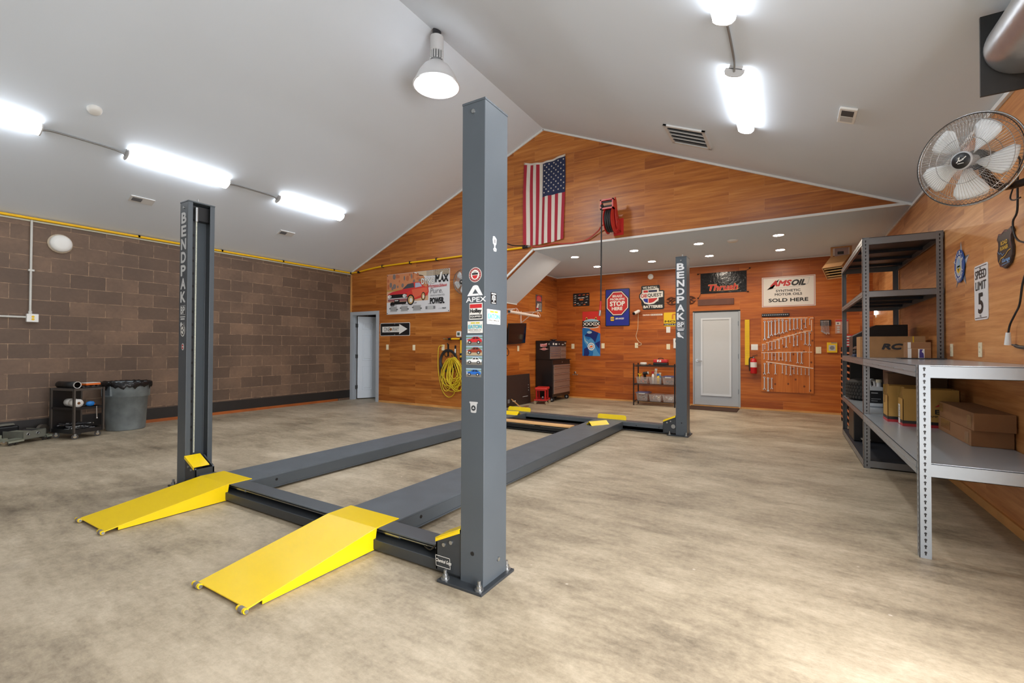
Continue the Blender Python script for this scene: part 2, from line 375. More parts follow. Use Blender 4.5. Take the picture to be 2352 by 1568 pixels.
trim(10, (XL+.018, Y1-.012, 2.12), (XL+.018, Y1-.012, ZE-.05), .036, .022, PINE, (0,1,0))
trim(11, (XA+.006, 8.7, ZE-.01), (XA+.006, YB, ZE-.01), .016, .02)
MB().box((-8.14, Y1-.014, 0), (XA, Y1, .045), PINE).struct('baseboard_back')
m = MB().box((XA, YB-.014, 0), (-1.84, YB, .035), PINE); m.box((-.88, YB-.014, 0), (XR, YB, .035), PINE); m.struct('baseboard_alcove')
MB().box((XR-.016, 2.27, 0), (XR, YB, .07), PINE).struct('baseboard_right')
MB().box((XL, 2.9, 0), (XL+.02, 7.1, .05), mat('orange_stained_board', (170, 92, 40), .5, 0, .2, 3.)).struct('baseboard_left')
MB().box((XL, YF, .05), (XL+.004, Y1, .235), mat('black_painted_block_base', (40, 36, 34), .55, 0, .1, 3)).struct('trim_12')
# --- left door: grey frame, six-panel leaf standing ajar into the next room
d = sthing('door_1', (-8.65, Y1, 0))
m = MB(); m.box((-9.128, Y1-.02, 0), (-9.05, Y1+.115, 2.115), DOORG); m.box((-8.235, Y1-.02, 0), (-8.15, Y1+.115, 2.115), DOORG); m.box((-9.05, Y1-.02, 2.035), (-8.235, Y1+.115, 2.115), DOORG)
m.box((-9.05, Y1+.05, 0), (-9.036, Y1+.075, 2.035), DOORG); m.build('door_frame', d)
lw, lh = .80, 2.0; ph = math.radians(60); hx, hy = -9.035, Y1+.13
U = Vector((math.cos(ph), math.sin(ph), 0)); Nn = Vector((math.sin(ph), -math.cos(ph), 0)); O = Vector((hx, hy, .02))
ML = Matrix((U, -Nn, Vector((0,0,1)))).transposed().to_4x4(); ML.translation = O
LEAF = mat('white_door_paint', (221, 230, 239), .45)
m = MB(); m.box((0, 0, 0), (lw, .035, lh), LEAF, ML)
for (a, b) in ((.11, .36), (.44, .69)):
    for (z0, z1) in ((.2, .78), (.92, 1.55), (1.68, 1.87)):
        for q, (w_, t_) in enumerate(((0, .006), (.022, -.0), (.05, .006))):
            pass
        fr = .02
        m.box((a, -.006, z0), (b, 0, z0+fr), LEAF, ML); m.box((a, -.006, z1-fr), (b, 0, z1), LEAF, ML); m.box((a, -.006, z0), (a+fr, 0, z1), LEAF, ML); m.box((b-fr, -.006, z0), (b, 0, z1), LEAF, ML)
        m.box((a+.045, -.008, z0+.045), (b-.045, 0, z1-.045), LEAF, ML)
leaf = m.build('door_leaf', d, bevel=.003)
for z in (.25, 1.0, 1.75):
    MB().box((-9.052, Y1+.06, z), (-9.03, Y1+.14, z+.09), STEEL).build('hinge', d)
kn = MB(); kn.cyl(O+U*.74-Vector((0,0,0))+Nn*.0+Vector((0,0,.95)), O+U*.74+Nn*.05+Vector((0,0,.95)), .012, STEEL); kn.ball(O+U*.74+Nn*.06+Vector((0,0,.95)), .028, STEEL); kn.build('door_knob', d)
# room beyond the left door
m = MB(); g2 = mat('next_room_paint', (140, 140, 142), .7)
m.box((XL-.1, 9.6, 0), (-6.6, 9.7, 2.6), g2); m.box((-6.7, Y1+.1, 0), (-6.6, 9.7, 2.6), g2); m.box((XL-.1, Y1+.1, 0), (XL-.02, 9.7, 2.6), g2); m.box((XL-.1, Y1+.1, 2.5), (-6.6, 9.7, 2.6), g2)
m.struct('wall_next_room')
# --- back door with blind behind its glass
d = sthing('door_2', (-1.36, YB, 0))
m = MB(); jm = mat('door_jamb_paint', (170, 176, 182), .45)
m.box((-1.834, YB-.004, 0), (-1.806, YB+.085, 2.06), jm); m.box((-.918, YB-.004, 0), (-.886, YB+.085, 2.06), jm)
m.build('door_frame', d)
MB().box((-1.835, YB+.0, 2.06), (-.886, YB+.085, 2.09), BLACK).build('head_shadow_line', d)  # black strip stands in for the shadow line above the recessed door
y0 = YB+.012
m = MB(); m.box((-1.804, y0, .03), (-.92, y0+.045, 2.06), DOORG); m.build('door_panel', d, bevel=.003)
gx0, gx1, gz0, gz1 = -1.668, -1.062, .235, 1.925
m = MB(); fw = .035
for a, b in (((gx0, gz0), (gx1, gz0+fw)), ((gx0, gz1-fw), (gx1, gz1)), ((gx0, gz0+fw), (gx0+fw, gz1-fw)), ((gx1-fw, gz0+fw), (gx1, gz1-fw))):
    m.box((a[0], y0-.018, a[1]), (b[0], y0, b[1]), mat('glass_frame_white', (216, 222, 228), .45))
m.build('glass_frame', d)
m = MB(); bl = mat('grey_blind_slats', (200, 203, 205), .5)
n = 78
for i in range(n):
    z = gz0+fw+(gz1-gz0-2*fw)*(i+.5)/n
    m.ob(((gx0+gx1)/2, y0-.004, z), (gx1-gx0-2*fw-.002, .003, .0235), bl, (math.radians(-6), 0, 0))
m.build('blind', d)
m = MB(); m.cyl((-1.745, y0, 1.0), (-1.745, y0-.012, 1.0), .032, CHROME); m.cyl((-1.745, y0-.01, 1.0), (-1.745, y0-.05, 1.0), .011, CHROME); m.tube([(-1.745, y0-.05, 1.0), (-1.70, y0-.052, .998), (-1.64, y0-.05, .99)], [.012, .011, .009], CHROME); m.build('lever_handle', d)
for z in (.3, 1.05, 1.75): MB().box((-.93, y0-.012, z), (-.905, y0, z+.1), mat('hinge_blue_steel', (120, 130, 140), .3, .7)).build('hinge', d)
MB().box((-1.835, YB-.03, 0), (-.886, YB+.06, .022), PINE).build('threshold', d)
# ---------------------------------------------------------------- lamps
DIFF = mat('lit_diffuser', (246, 250, 255), .4, emit=LAMP)
BAYM = mat('lit_bay_lens', (247, 250, 255), .4, emit=BAY); CANM = mat('lit_downlight', (255, 240, 220), .4, emit=CAN)
FIX = mat('fixture_white', (206, 206, 206), .5); COND = mat('conduit_grey', (150, 150, 148), .4, .6)
def wrap(side, y0, y1, label, grp):
    # wraparound fixture fixed under the sloping ceiling, long axis along y
    x = -7.41 if side < 0 else -.40
    z = ZE+(x-XL)*SL if side < 0 else ZE+(XR-x)*SR
    n = Vector((-SL, 0, 1)).normalized() if side < 0 else Vector((SR, 0, 1)).normalized()
    u = n.cross(Vector((0,1,0))).normalized()
    o = Vector((x, y0, z)); t = thing('fluorescent_light', label, 'ceiling light', o, grp)
    m = MB(); L_ = y1-y0
    prof = [(-.07, 0), (.07, 0), (.078, .03), (-.078, .03)]
    m.prism([(a, -b) for a, b in prof], FIX, o, u, n, 1); m.v = []; m.f = []; m.m = []; m.s = []
    def P(a, b, y): return o+u*a-n*b+Vector((0, y, 0))
    body = [(-.06, 0), (.06, 0), (.06, .028), (-.06, .028)]
    m.add([P(a, b, 0) for a, b in body]+[P(a, b, L_) for a, b in body], [(0,1,5,4),(1,2,6,5),(2,3,7,6),(3,0,4,7),(0,3,2,1),(4,5,6,7)], FIX)
    m.build('housing', t)
    cs = [(-.082, .022), (-.086, .05), (-.07, .078), (-.04, .09), (0, .094), (.04, .09), (.07, .078), (.086, .05), (.082, .022)]
    m = MB(); k = len(cs); e = .012
    m.add([P(a, b, e) for a, b in cs]+[P(a, b, L_-e) for a, b in cs], [(i, i+1, k+i+1, k+i) for i in range(k-1)]+[(k-1, 0, k, 2*k-1)], DIFF, True); m.build('diffuser', t)
    for ya, yb in ((0, e), (L_-e, L_)):
        m = MB(); m.add([P(a*1.02, b*1.02, ya) for a, b in cs]+[P(a*1.02, b*1.02, yb) for a, b in cs], [(i, (i+1) % k, k+(i+1) % k, k+i) for i in range(k)]+[tuple(range(k))[::-1], tuple(range(k, 2*k))], FIX); m.build('end_cap', t)
    return x, z, n
gl = 'fluorescent fixtures along the left ceiling slope'; gr = 'fluorescent fixtures along the right ceiling slope'
wrap(-1, .38, 1.66, 'lit fluorescent fixture cut by the left picture edge, leftmost on the left slope', gl)
wrap(-1, 2.45, 3.72, 'long lit fluorescent fixture in the middle of the left ceiling row', gl)
wrap(-1, 4.52, 5.82, 'lit fluorescent fixture of the left slope nearest the wooden gable wall', gl)
wrap(1, 2.5, 3.80, 'lit fluorescent fixture cut by the top picture edge on the right slope', gr)
x, z, n = wrap(1, 4.56, 5.86, 'lit fluorescent fixture on the right ceiling slope beside the large air vent', gr)
# the rows go on behind the photographer
for y in (): wrap(-1, y, y+1.28, 'lit fluorescent fixture of the left row behind the photographer', gl)
for y in (.45, -1.6): wrap(1, y, y+1.28, 'lit fluorescent fixture of the right row behind the photographer', gr)
def cond(side, pts, label):
    m = MB(); q = []
    for y, dz in pts:
        x = -7.41 if side < 0 else -.40
        z = ZE+(x-XL)*SL if side < 0 else ZE+(XR-x)*SR
        nn = Vector((-SL, 0, 1)).normalized() if side < 0 else Vector((SR, 0, 1)).normalized()
        q.append(Vector((x, y, z))-nn*dz)
    m.tube(smooth_path(q, 4), .0095, COND, 8); m.thing('conduit', label, 'conduit', q[0], 'ceiling conduits between the fixtures')
cond(-1, [(1.66, .05), (1.76, .02), (2.06, .014), (2.35, .02), (2.45, .05)], 'thin grey conduit joining the two left fixtures nearer the camera')
cond(-1, [(3.72, .05), (3.82, .02), (4.1, .014), (4.42, .02), (4.52, .05)], 'thin grey conduit joining the middle and far left fixtures')
cond(1, [(3.80, .05), (3.9, .02), (4.2, .014), (4.46, .02), (4.56, .05)], 'thin grey conduit joining the two right slope fixtures')
# high bay under the ridge
hx, hy = -3.80, 4.40
t = thing('high_bay_light', 'big round lit bell lamp hanging from the ridge of the ceiling', 'ceiling light', (hx, hy, 5.28))
MB().cyl((hx, hy, 5.285), (hx, hy, 5.2), .055, DARK).tube(arc((hx+.0, hy, 5.2), .04, 0, PI, 8), .01, DARK).build('hook_mount', t)
rb = MB().cyl((hx, hy, 5.19), (hx, hy, 5.0), .085, FIX, 24)
for i in range(16):
    a = 2*PI*i/16; rb.bar((hx+.083*math.cos(a), hy+.083*math.sin(a), 5.0), (hx+.083*math.cos(a), hy+.083*math.sin(a), 4.9), .012, .014, FIX, (math.cos(a), math.sin(a), 0))
rb.cyl((hx, hy, 5.0), (hx, hy, 4.88), .07, STEEL, 20); rb.build('driver', t)
M = Matrix.Translation((hx, hy, 0))
sh = MB(); sh.lathe([(.06, 4.88), (.10, 4.86), (.17, 4.80), (.225, 4.72), (.262, 4.64), (.285, 4.585), (.294, 4.575), (.294, 4.562), (.28, 4.56), (.258, 4.585), (.22, 4.70), (.16, 4.785), (.09, 4.84), (.0, 4.85)], mat('prismatic_shade', (232, 232, 232), .35, trans=.35), 48, M); sh.build('shade', t)
ln = MB(); ln.lathe([(.0, 4.573), (.236, 4.573), (.236, 4.568), (0, 4.568)], BAYM, 48, M, False); ln.build('lens', t)
# alcove downlights
ga = 'round recessed downlights in the alcove ceiling'
cans = [(-3.66, 8.44, 'leftmost of the front row'), (-2.47, 8.44, 'second from left in the front row'), (-1.34, 8.44, 'third from left in the front row'), (-.143, 8.44, 'rightmost of the front row'),
        (-3.666, 9.68, 'leftmost of the rear row'), (-2.455, 9.68, 'second from left in the rear row'), (-1.337, 9.66, 'third from left in the rear row'), (-.138, 9.72, 'rightmost of the rear row')]
for x, y, w in cans:
    t = thing('recessed_downlight', 'lit round recessed downlight in the alcove ceiling, '+w, 'downlight', (x, y, ZE), ga)
    M = Matrix.Translation((x, y, ZE))
    MB().lathe([(.095, 0), (.093, -.006), (.078, -.008), (.072, -.002)], TRIM, 28, M).build('trim_ring', t)
    MB().lathe([(.074, -.003), (.0, -.0035)], CANM, 28, M).build('lens', t)
# ---------------------------------------------------------------- four-post lift
lift = thing('four_post_lift', 'slate grey four-post car lift with yellow ramps standing lowered on the concrete floor', 'car lift', (-3.1, 4.5, 0))
HP = 2.6
def post(x0, x1, y0, opening, lab):
    # channel post; opening is the side (+1 / -1 in x) of the slot
    y1 = y0+.225; t = .011; lip = .04
    m = MB()
    pts = [(x0, y0), (x1, y0), (x1, y0+lip), (x1-t, y0+lip), (x1-t, y0+t), (x0+t, y0+t), (x0+t, y1-t), (x1-t, y1-t), (x1-t, y1-lip), (x1, y1-lip), (x1, y1), (x0, y1)]
    if opening < 0: pts = [(x0+x1-a_, b_) for a_, b_ in pts]
    m.prism(pts, LIFT, (0, 0, .012), (1,0,0), (0,1,0), HP-.024)
    p = m.build('post', lift, bevel=.0025, label=lab)
    MB().box((x0-.002, y0-.002, HP-.012), (x1+.002, y1+.002, HP), LIFT).build('top_plate', p, bevel=.002)
    a, b = (x0-.03, x1+.115) if opening > 0 else (x0-.115, x1+.03)
    MB().box((a, y0-.06, 0), (b, y1+.04, .014), LIFTD).build('base_plate', p, bevel=.002)
    for bx in (a+.035, b-.035):
        for by in (y0-.03, y1+.012):
            if x0-.01 < bx < x1+.01 and y0 < by < y1: continue
            bm = MB(); bm.cyl((bx, by, .0135), (bx, by, .0205), .024, STEEL, 16); bm.cyl((bx, by, .02), (bx, by, .0385), .016, STEEL, 6); bm.cyl((bx, by, .038), (bx, by, .062), .009, STEEL, 10)
            bm.build('anchor_bolt', p)
    tb = MB(); cx_, cy_ = (x0+x1)/2, (y0+y1)/2
    tb.cyl((cx_, cy_, HP), (cx_, cy_, HP+.012), .016, STEEL, 6); tb.cyl((cx_, cy_, HP), (cx_, cy_, HP+.045), .008, STEEL, 10)
    tb.build('top_bolt', p); tb = MB(); tb.cyl((cx_, y0-.008, HP-.06), (cx_, y0, HP-.06), .011, STEEL, 8); tb.build('side_bolt', p)
    # ladder strip and cable in the slot
    lm = MB(); lx = x0+.03 if opening > 0 else x1-.03; s = opening
    ya, yb = y0+.045, y0+.085
    lm.box((lx, ya, .06), (lx+.055*s, yb, HP-.1), LIFTD)
    for i in range(17): lm.box((lx+.0553*s, ya+.004, .4+i*.118), (lx+.0575*s, yb-.004, .422+i*.118), BLACK)
    lm.box((lx, y0+.02, HP-.16), (lx+.075*s, y1-.02, HP-.03), BLACK)
    lm.build('safety_ladder', p)
    cm = MB(); cx2 = x0+.128 if opening > 0 else x1-.128; yc = y0+.078
    cm.tube([(cx2, yc, HP-.1), (cx2, yc, .3)], .0075, mat('steel_cable', (186, 190, 176), .5, .3, .3, 160), 8); cm.cyl((cx2, yc, HP-.05), (cx2, yc, HP-.18), .015, STEEL, 10); cm.build('cable', p)
    return p
pNR = post(-1.523, -1.373, 1.98, -1, 'near right post carrying many stickers')
pNL = post(-4.80, -4.65, 2.0, 1, 'near left post with lettering down its front')
pFR = post(-1.415, -1.262, 6.92, -1, 'far right post with white lettering')
pFL = post(-4.80, -4.65, 6.92, 1, 'far left post')
def hole(p, c, r, ax):
    m = MB(); c = Vector(c); d = Vector(ax)*.002; m.cyl(c, c+d, r, BLACK, 14); m.build('hole', p)
hole(pNR, (-1.443, 1.98, .175), .011, (0, -1, 0)); hole(pFR, (-1.335, 6.92, .19), .01, (0, -1, 0))
m = MB(); m.cyl((-1.373, 2.12, .11), (-1.366, 2.12, .11), .012, STEEL, 6); m.build('side_bolt', pNR)
LET = mat('silver_vinyl', (206, 208, 208), .45); LET2 = mat('white_vinyl', (236, 238, 240), .45)
def brand(p, x0, w, y, mt, z1, z0):
    mb = MB(); f = Face(mb, (x0, y, 0), (1,0,0), (0,0,1), w, 1.0)
    ls = 'BENDPAK'; st = (z1-z0)/7
    for i, ch in enumerate(ls): f.text(ch, .0, z1-(i+1)*st+st*.12, 1.0, z1-i*st-st*.03, mt, 2, .055)
    q = z0-.012
    f.rect(.0, q-.085, 1, q, mt, 1.4); f.rect(.03, q-.082, .97, q-.003, LIFTD, 1.8); f.text('BP', .08, q-.078, .92, q-.008, mt, 2.4, .045)
    f.rect(0, q-.108, 1, q-.099, mt, 2); f.rect(.1, q-.13, .9, q-.116, mt, 2)
    f.ell(.22, q-.175, .19, .024, mt, 2, 14)
    for k in range(3): f.rect(.5, q-.165-.014*k, .95, q-.157-.014*k, GREYP, 2)
    mb.build('lettering', p)
brand(pNL, -4.772, .094, 2.0, LET, 2.50, 1.655); brand(pFR, -1.398, .105, 6.92, LET2, 2.505, 1.665)
# small decals of the two lettered posts
mb = MB(); f = Face(mb, (-4.765, 2.0, 1.36), (1,0,0), (0,0,1), .085, .115); f.ell(.5, .5, .5, .5, PAPER, 1); f.ell(.5, .5, .4, .42, LIFTD, 2)
for a in range(5): f.ell(.5+.2*math.cos(a*1.256), .5+.22*math.sin(a*1.256), .12, .12, PAPER, 3, 10)
mb.build('round_sticker', pNL)
mb = MB(); f = Face(mb, (-4.742, 2.0, 1.235), (1,0,0), (0,0,1), .05, .065); f.ell(.5, .5, .5, .5, LGREY, 1); f.ell(.45, .5, .3, .33, RED, 2); f.rect(.3, .42, .8, .56, PAPER, 3); mb.build('round_sticker', pNL)
mb = MB(); f = Face(mb, (-1.392, 6.92, 1.41), (1,0,0), (0,0,1), .09, .095)
f.poly([(.02, .28), (.0, .5), (.1, .62), (.08, .8), (.2, 1), (.36, .95), (.42, .7), (.5, .5), (.7, .36), (.92, .2), (1, .0), (.8, .05), (.6, .2), (.45, .16), (.2, .2)], LET2, 1); mb.build('white_sticker', pFR)
# crossbeams
for y, nm in ((2.0, 'near crossbeam'), (6.95, 'far crossbeam')):
    m = MB(); x0, x1 = -4.66, -1.51
    far = y > 5
    m.box((x0, y, .012), (x1, y+.17, .074), LIFTD); m.box((x0, y+.12, .07), (x1, y+.17, .13), LIFTD); m.box((x0, y+.035, .124), (x1, y+.17, .134), LIFT)
    if far: m.box((x0, y, .02), (x1, y+.03, .128), LIFT)
    b = m.build('crossbeam', lift, bevel=.003, label=nm)
    m = MB(); yy = y+.07
    if not far:
        m.tube([(-4.5, yy, .098), (-1.75, yy, .098)], .007, STEEL, 8)
        for xx in (-3.9, -2.18): m.cyl((xx, yy, .098), (xx+.12, yy, .098), .012, STEEL, 10)
        m.build('latch_rod', b)
        m = MB(); m.tube(smooth_path([(-1.84, 2.05, .1), (-1.78, 2.03, .1), (-1.735, 2.02, .135), (-1.70, 2.03, .185)], 5), .006, BLACK, 8); m.build('air_line', b)
    else:
        for xx in (-2.0, -1.66): MB().cyl((xx, y, .09), (xx, y-.002, .09), .008, BLACK, 12).build('hole', b)
def bracket(x0, x1, y, yel):
    m = MB()
    s = 1 if x1 > x0 else -1
    pts = [(x0, .03), (x1, .03), (x1, .272), (x0+.01*s, .195), (x0, .185)]
    m.prism(pts, LIFTD, (0, y+.015, 0), (1,0,0), (0,0,1), .015); m.prism(pts, LIFTD, (0, y+.16, 0), (1,0,0), (0,0,1), .015)
    m.box((min(x0, x0+.012*s), y, .03), (max(x0, x0+.012*s), y+.16, .185), LIFTD)
    for bx, bz in ((x0+.06*s, .178), (x0+.11*s, .2)): m.cyl((bx, y, bz), (bx, y-.008, bz), .011, STEEL, 8)
    b = m.build('carriage', lift, bevel=.002)
    m = MB(); m.bar((x0+.004*s, y+.055, .207), (x1-.004*s, y+.055, .286), .13, .005, YEL); m.prism([(x0+.004*s, .186), (x1-.004*s, .264), (x1-.004*s, .284), (x0+.004*s, .206)], YEL, (0, y-.006, 0), (1,0,0), (0,0,1), .004)
    mm = m.build('yellow_guard', b); mm['label'] = 'yellow slack cable guard'
    return b
bNR = bracket(-1.70, -1.525, 1.985, 1); bracket(-4.47, -4.648, 2.0, 1); bFR = bracket(-1.60, -1.418, 6.93, 1); bracket(-4.47, -4.648, 6.94, 1)
m = MB(); m.cyl((-1.45, 6.915, .13), (-1.45, 6.94, .13), .03, STEEL, 18); m.build('pulley', bFR)
mb = MB(); f = Face(mb, (-1.70, 1.9845, .052), (1,0,0), (0,0,1), .105, .058)
f.line([(.05, .0), (.0, .98), (.95, .98), (1, 0), (.05, 0)], .003, PAPER, 2); f.text('Chemical Guys', .0, .3, 1.05, .72, PAPER, 3, .02, .2); mb.build('script_sticker', bNR)
# runways, ramps, stops
def runway(x0, x1, lab):
    m = MB(); m.box((x0, 2.17, .118), (x1, 7.02, .13), mat('gritty_grey_deck', (86, 94, 101), .5, 0, .12, 6, .35, 260)); m.box((x0, 2.17, .03), (x0+.012, 7.02, .118), LIFT); m.box((x1-.012, 2.17, .03), (x1, 7.02, .118), LIFT)
    m.box((x0-.004, 2.19, .018), (x0+.04, 7.0, .03), LIFT); m.box((x1-.04, 2.19, .018), (x1+.004, 7.0, .03), LIFT); m.box((x0+.05, 2.17, .04), (x1-.05, 2.18, .118), LIFT); m.box((x0+.05, 7.01, .04), (x1-.05, 7.02, .118), LIFT)
    r = m.build('runway', lift, bevel=.002, label=lab)
    MB().cyl((x1, 2.42, .085), (x1+.002, 2.42, .085), .012, BLACK, 12).build('hole', r)
    # wheel stop at the far end
    w = MB(); k = 10; a = []; wdt = x1-x0; r_ = .035
    pts = [(0, .0), (wdt, 0)]+[(wdt-r_+r_*math.cos(t), .085-r_+r_*math.sin(t)) for t in [PI/2*i/6 for i in range(7)]]+[(r_+r_*math.cos(t), .085-r_+r_*math.sin(t)) for t in [PI/2+PI/2*i/6 for i in range(7)]]
    w.prism(pts, YEL, (x0+.01, 7.09, .118), (1,0,0), (0,.25,1), .008)
    w.box((x0+.01, 7.0, .13), (x1, 7.1, .135), LIFT); w.build('wheel_stop', r)
    return r
runway(-2.68, -2.21, 'right runway deck'); runway(-4.39, -3.93, 'left runway deck')
def ramp_(x0, x1, lab):
    m = MB(); yl, yk, yt_ = 1.225, 2.02, 2.215; zt = .138; zl = .022; t = .006
    def q(y): return zl+(zt-zl)*(y-yl)/(yk-yl)
    vs = []; 
    for x in (x0, x1):
        vs += [(x, yl, zl), (x, yk, zt), (x, yt_, zt), (x, yt_, zt-t), (x, yk, zt-t), (x, yl, zl-t)]
    m.add(vs, [(0,6,7,1),(1,7,8,2),(2,8,9,3),(3,9,10,4),(4,10,11,5),(5,11,6,0),(0,1,4,5),(1,2,3,4),(6,11,10,7),(7,10,9,8)], YEL)
    for x, s in ((x0+.004, 1), (x1-.010, 1)):
        m.prism([(1.30, .004), (1.30, q(1.30)-.002), (yk, zt-.002), (yk+.0, zt-.03), (yk-.025, .008)], YEL, (x+.006, 0, 0), (0,1,0), (0,0,1), .006) if False else m.add(
            [(x, 1.30, .004), (x, 1.30, q(1.30)-.003), (x, yk+.01, zt-.004), (x, yk-.012, .006), (x+.006, 1.30, .004), (x+.006, 1.30, q(1.30)-.003), (x+.006, yk+.01, zt-.004), (x+.006, yk-.012, .006)],
            [(0,1,2,3),(7,6,5,4),(0,4,5,1),(1,5,6,2),(2,6,7,3),(3,7,4,0)], YEL)
    r = m.build('ramp', lift, bevel=.0015, label=lab)
    for xa in (x0-.015, x1-.058):
        w = MB(); w.cyl((xa, yl-.012, .016), (xa+.018, yl-.012, .016), .013, YEL, 12); w.cyl((xa+.018, yl-.012, .015), (xa+.05, yl-.012, .015), .015, mat('grey_roller', (128, 122, 116), .5), 14); w.cyl((xa+.05, yl-.012, .016), (xa+.066, yl-.012, .016), .013, YEL, 12); w.cyl((xa+.066, yl-.012, .016), (xa+.074, yl-.012, .016), .009, STEEL, 8)
        w.build('roller', r)
ramp_(-2.69, -2.215, 'right yellow drive-on ramp'); ramp_(-4.415, -3.955, 'left yellow drive-on ramp')
# stickers on the near right post
ST = {k: mat('sticker_'+k, c, .4) for k, c in dict(sky=(150, 176, 190), grass=(98, 128, 70), road=(120, 116, 108), red=(200, 40, 44), rust=(150, 60, 36), white=(228, 232, 232), blue=(36, 104, 190), dk=(28, 28, 30), cyan=(92, 186, 212), gold=(206, 190, 60), maroon=(150, 40, 44), tan=(176, 160, 130)).items()}
YP = 1.98; XS = -1.373
def fs(x0, z0, w, h, name='sticker', label=None):
    mb = MB(); return mb, Face(mb, (x0, YP, z0), (1,0,0), (0,0,1), w, h), name, label
def ss(y0, z0, w, h):
    mb = MB(); return mb, Face(mb, (XS, y0, z0), (0,1,0), (0,0,1), w, h)
mb, f, n_, l_ = fs(-1.475, 1.618, .084, .08); f.ell(.5, .5, .5, .5, PAPER, 1, 32); f.ell(.5, .5, .46, .46, ST['maroon'], 2, 32); f.ell(.5, .5, .33, .33, PAPER, 3, 28); f.rect(.27, .5, .73, .62, ST['dk'], 4); f.poly([(.28, .46), (.72, .46), (.64, .28), (.5, .22), (.36, .28)], ST['red'], 4); f.rect(.38, .66, .62, .7, ST['dk'], 4)
for i in range(18):
    a = 2*PI*i/18; f.ell(.5+.395*math.cos(a), .5+.395*math.sin(a), .025, .025, PAPER, 4, 6)
mb.build('sticker', pNR, label='round red and white badge sticker')
mb, f, *_ = fs(-1.492, 1.512, .13, .09); f.poly([(.05, .38), (.34, .96), (.42, 1), (.52, 1), (.6, .96), (.84, .38), (.68, .38), (.6, .52), (.46, .78), (.32, .5), (.6, .5), (.66, .38)], LET2, 1)
f.text('APEX', 0, 0, 1, .3, LET2, 2, .03); mb.build('sticker', pNR, label='white lettered sticker with a hollow triangle')
mb, f, *_ = fs(-1.471, 1.419, .087, .087); f.rect(0, 0, 1, 1, PAPER, 1); f.rect(.05, .7, .95, .94, ST['red'], 2); f.text('Holley', .06, .33, .94, .66, ST['dk'], 3, .05); f.rect(.05, .06, .95, .29, ST['dk'], 2); f.text('EQUIPPED', .1, .11, .9, .24, PAPER, 3, .03); mb.build('sticker', pNR, label='red white and black square sticker')
def eaton(f):
    f.rect(0, 0, 1, 1, PAPER, 1); f.rect(.22, .79, .5, .91, ST['gold'], 2); f.rect(.54, .79, .8, .91, ST['gold'], 2); f.text('EATON', .06, .36, .94, .7, ST['cyan'], 3, .05); f.text('EATON', .07, .37, .95, .71, ST['gold'], 2, .05); f.text('DETROIT SPRING, INC', .08, .2, .92, .29, ST['dk'], 3, .03); f.rect(.15, .1, .85, .13, GREYP, 2)
mb, f, *_ = fs(-1.482, 1.347, .1, .063); eaton(f); mb.build('sticker', pNR, label='white sticker with pale blue word')
mb, f = ss(2.004, 1.396, .13, .079); eaton(f); mb.build('sticker', pNR, label='white sticker with pale blue word on the side face')
mb, f = ss(2.039, 1.506, .056, .062); f.rect(0, 0, 1, 1, ST['dk'], 1); f.rect(.12, .84, .88, .94, PAPER, 2); f.ell(.5, .65, .3, .12, PAPER, 2, 12); f.rect(.42, .2, .58, .7, PAPER, 2)
for s_ in (.22, .7): f.rect(s_, .42, s_+.08, .62, PAPER, 2); f.rect(s_-.05, .36, s_+.12, .42, PAPER, 2)
f.text('WILDLAND', .15, .05, .85, .13, PAPER, 2, .02) if False else f.rect(.15, .05, .85, .12, PAPER, 2); mb.build('sticker', pNR, label='black sticker with white figure')
mb, f = ss(2.055, 1.794, .04, .082); f.poly([(.1, .98), (.5, 1), (.95, .85), (.9, .5), (.7, .42), (.62, .28), (.95, .2), (.9, .02), (.3, 0), (.15, .14), (.4, .26), (.35, .42), (.1, .5), (.0, .75)], LET2, 1); f.rect(.3, .55, .7, .8, GREYP, 2); f.ell(.55, .11, .15, .05, GREYP, 2, 10); mb.build('sticker', pNR, label='white tool-shaped sticker')
def card(f, sky, gnd, body, roof=True):
    f.rect(0, 0, 1, 1, sky, 1); f.rect(0, 0, 1, .42, gnd, 2); f.rect(0, .72, 1, .8, ST['grass'], 2)
    f.poly([(.06, .3), (.04, .5), (.16, .6), (.34, .64), (.46, .84), (.74, .84), (.9, .62), (.97, .56), (.97, .32)], body, 3); f.poly([(.4, .64), (.49, .79), (.58, .79), (.58, .64)], ST['dk'], 4); f.poly([(.62, .64), (.62, .79), (.72, .79), (.82, .64)], ST['dk'], 4)
    for u in (.24, .78): f.ell(u, .3, .1, .17, ST['dk'], 4, 14); f.ell(u, .3, .05, .09, LGREY, 5, 12)
    f.rect(.05, .4, .14, .48, PAPER, 4); f.rect(.02, .3, .15, .36, LGREY, 4)
for z, h, b, g, w0 in ((1.281, .055, 'red', 'road', .107), (1.227, .052, 'rust', 'tan', .107), (1.177, .047, 'white', 'road', .106), (1.112, .047, 'blue', 'road', .1)):
    mb, f, *_ = fs(-1.491, z, w0, h); card(f, ST['sky'], ST[g], ST[b]); mb.build('sticker', pNR, label='small photo sticker of a %s car' % {'rust': 'rust red', 'red': 'bright red'}.get(b, b))
mb, f, *_ = fs(-1.468, .922, .056, .06); f.poly([(.02, .98), (.98, .98), (.98, .84), (.9, .82), (.82, .05), (.7, 0), (.3, 0), (.18, .05), (.1, .82), (.02, .84)], LGREY, 1); f.ell(.5, .42, .26, .24, LIFTD, 2, 18); f.poly([(.36, .36), (.5, .56), (.64, .36)], LGREY, 3); mb.build('sticker', pNR, label='grey cup-shaped sticker')
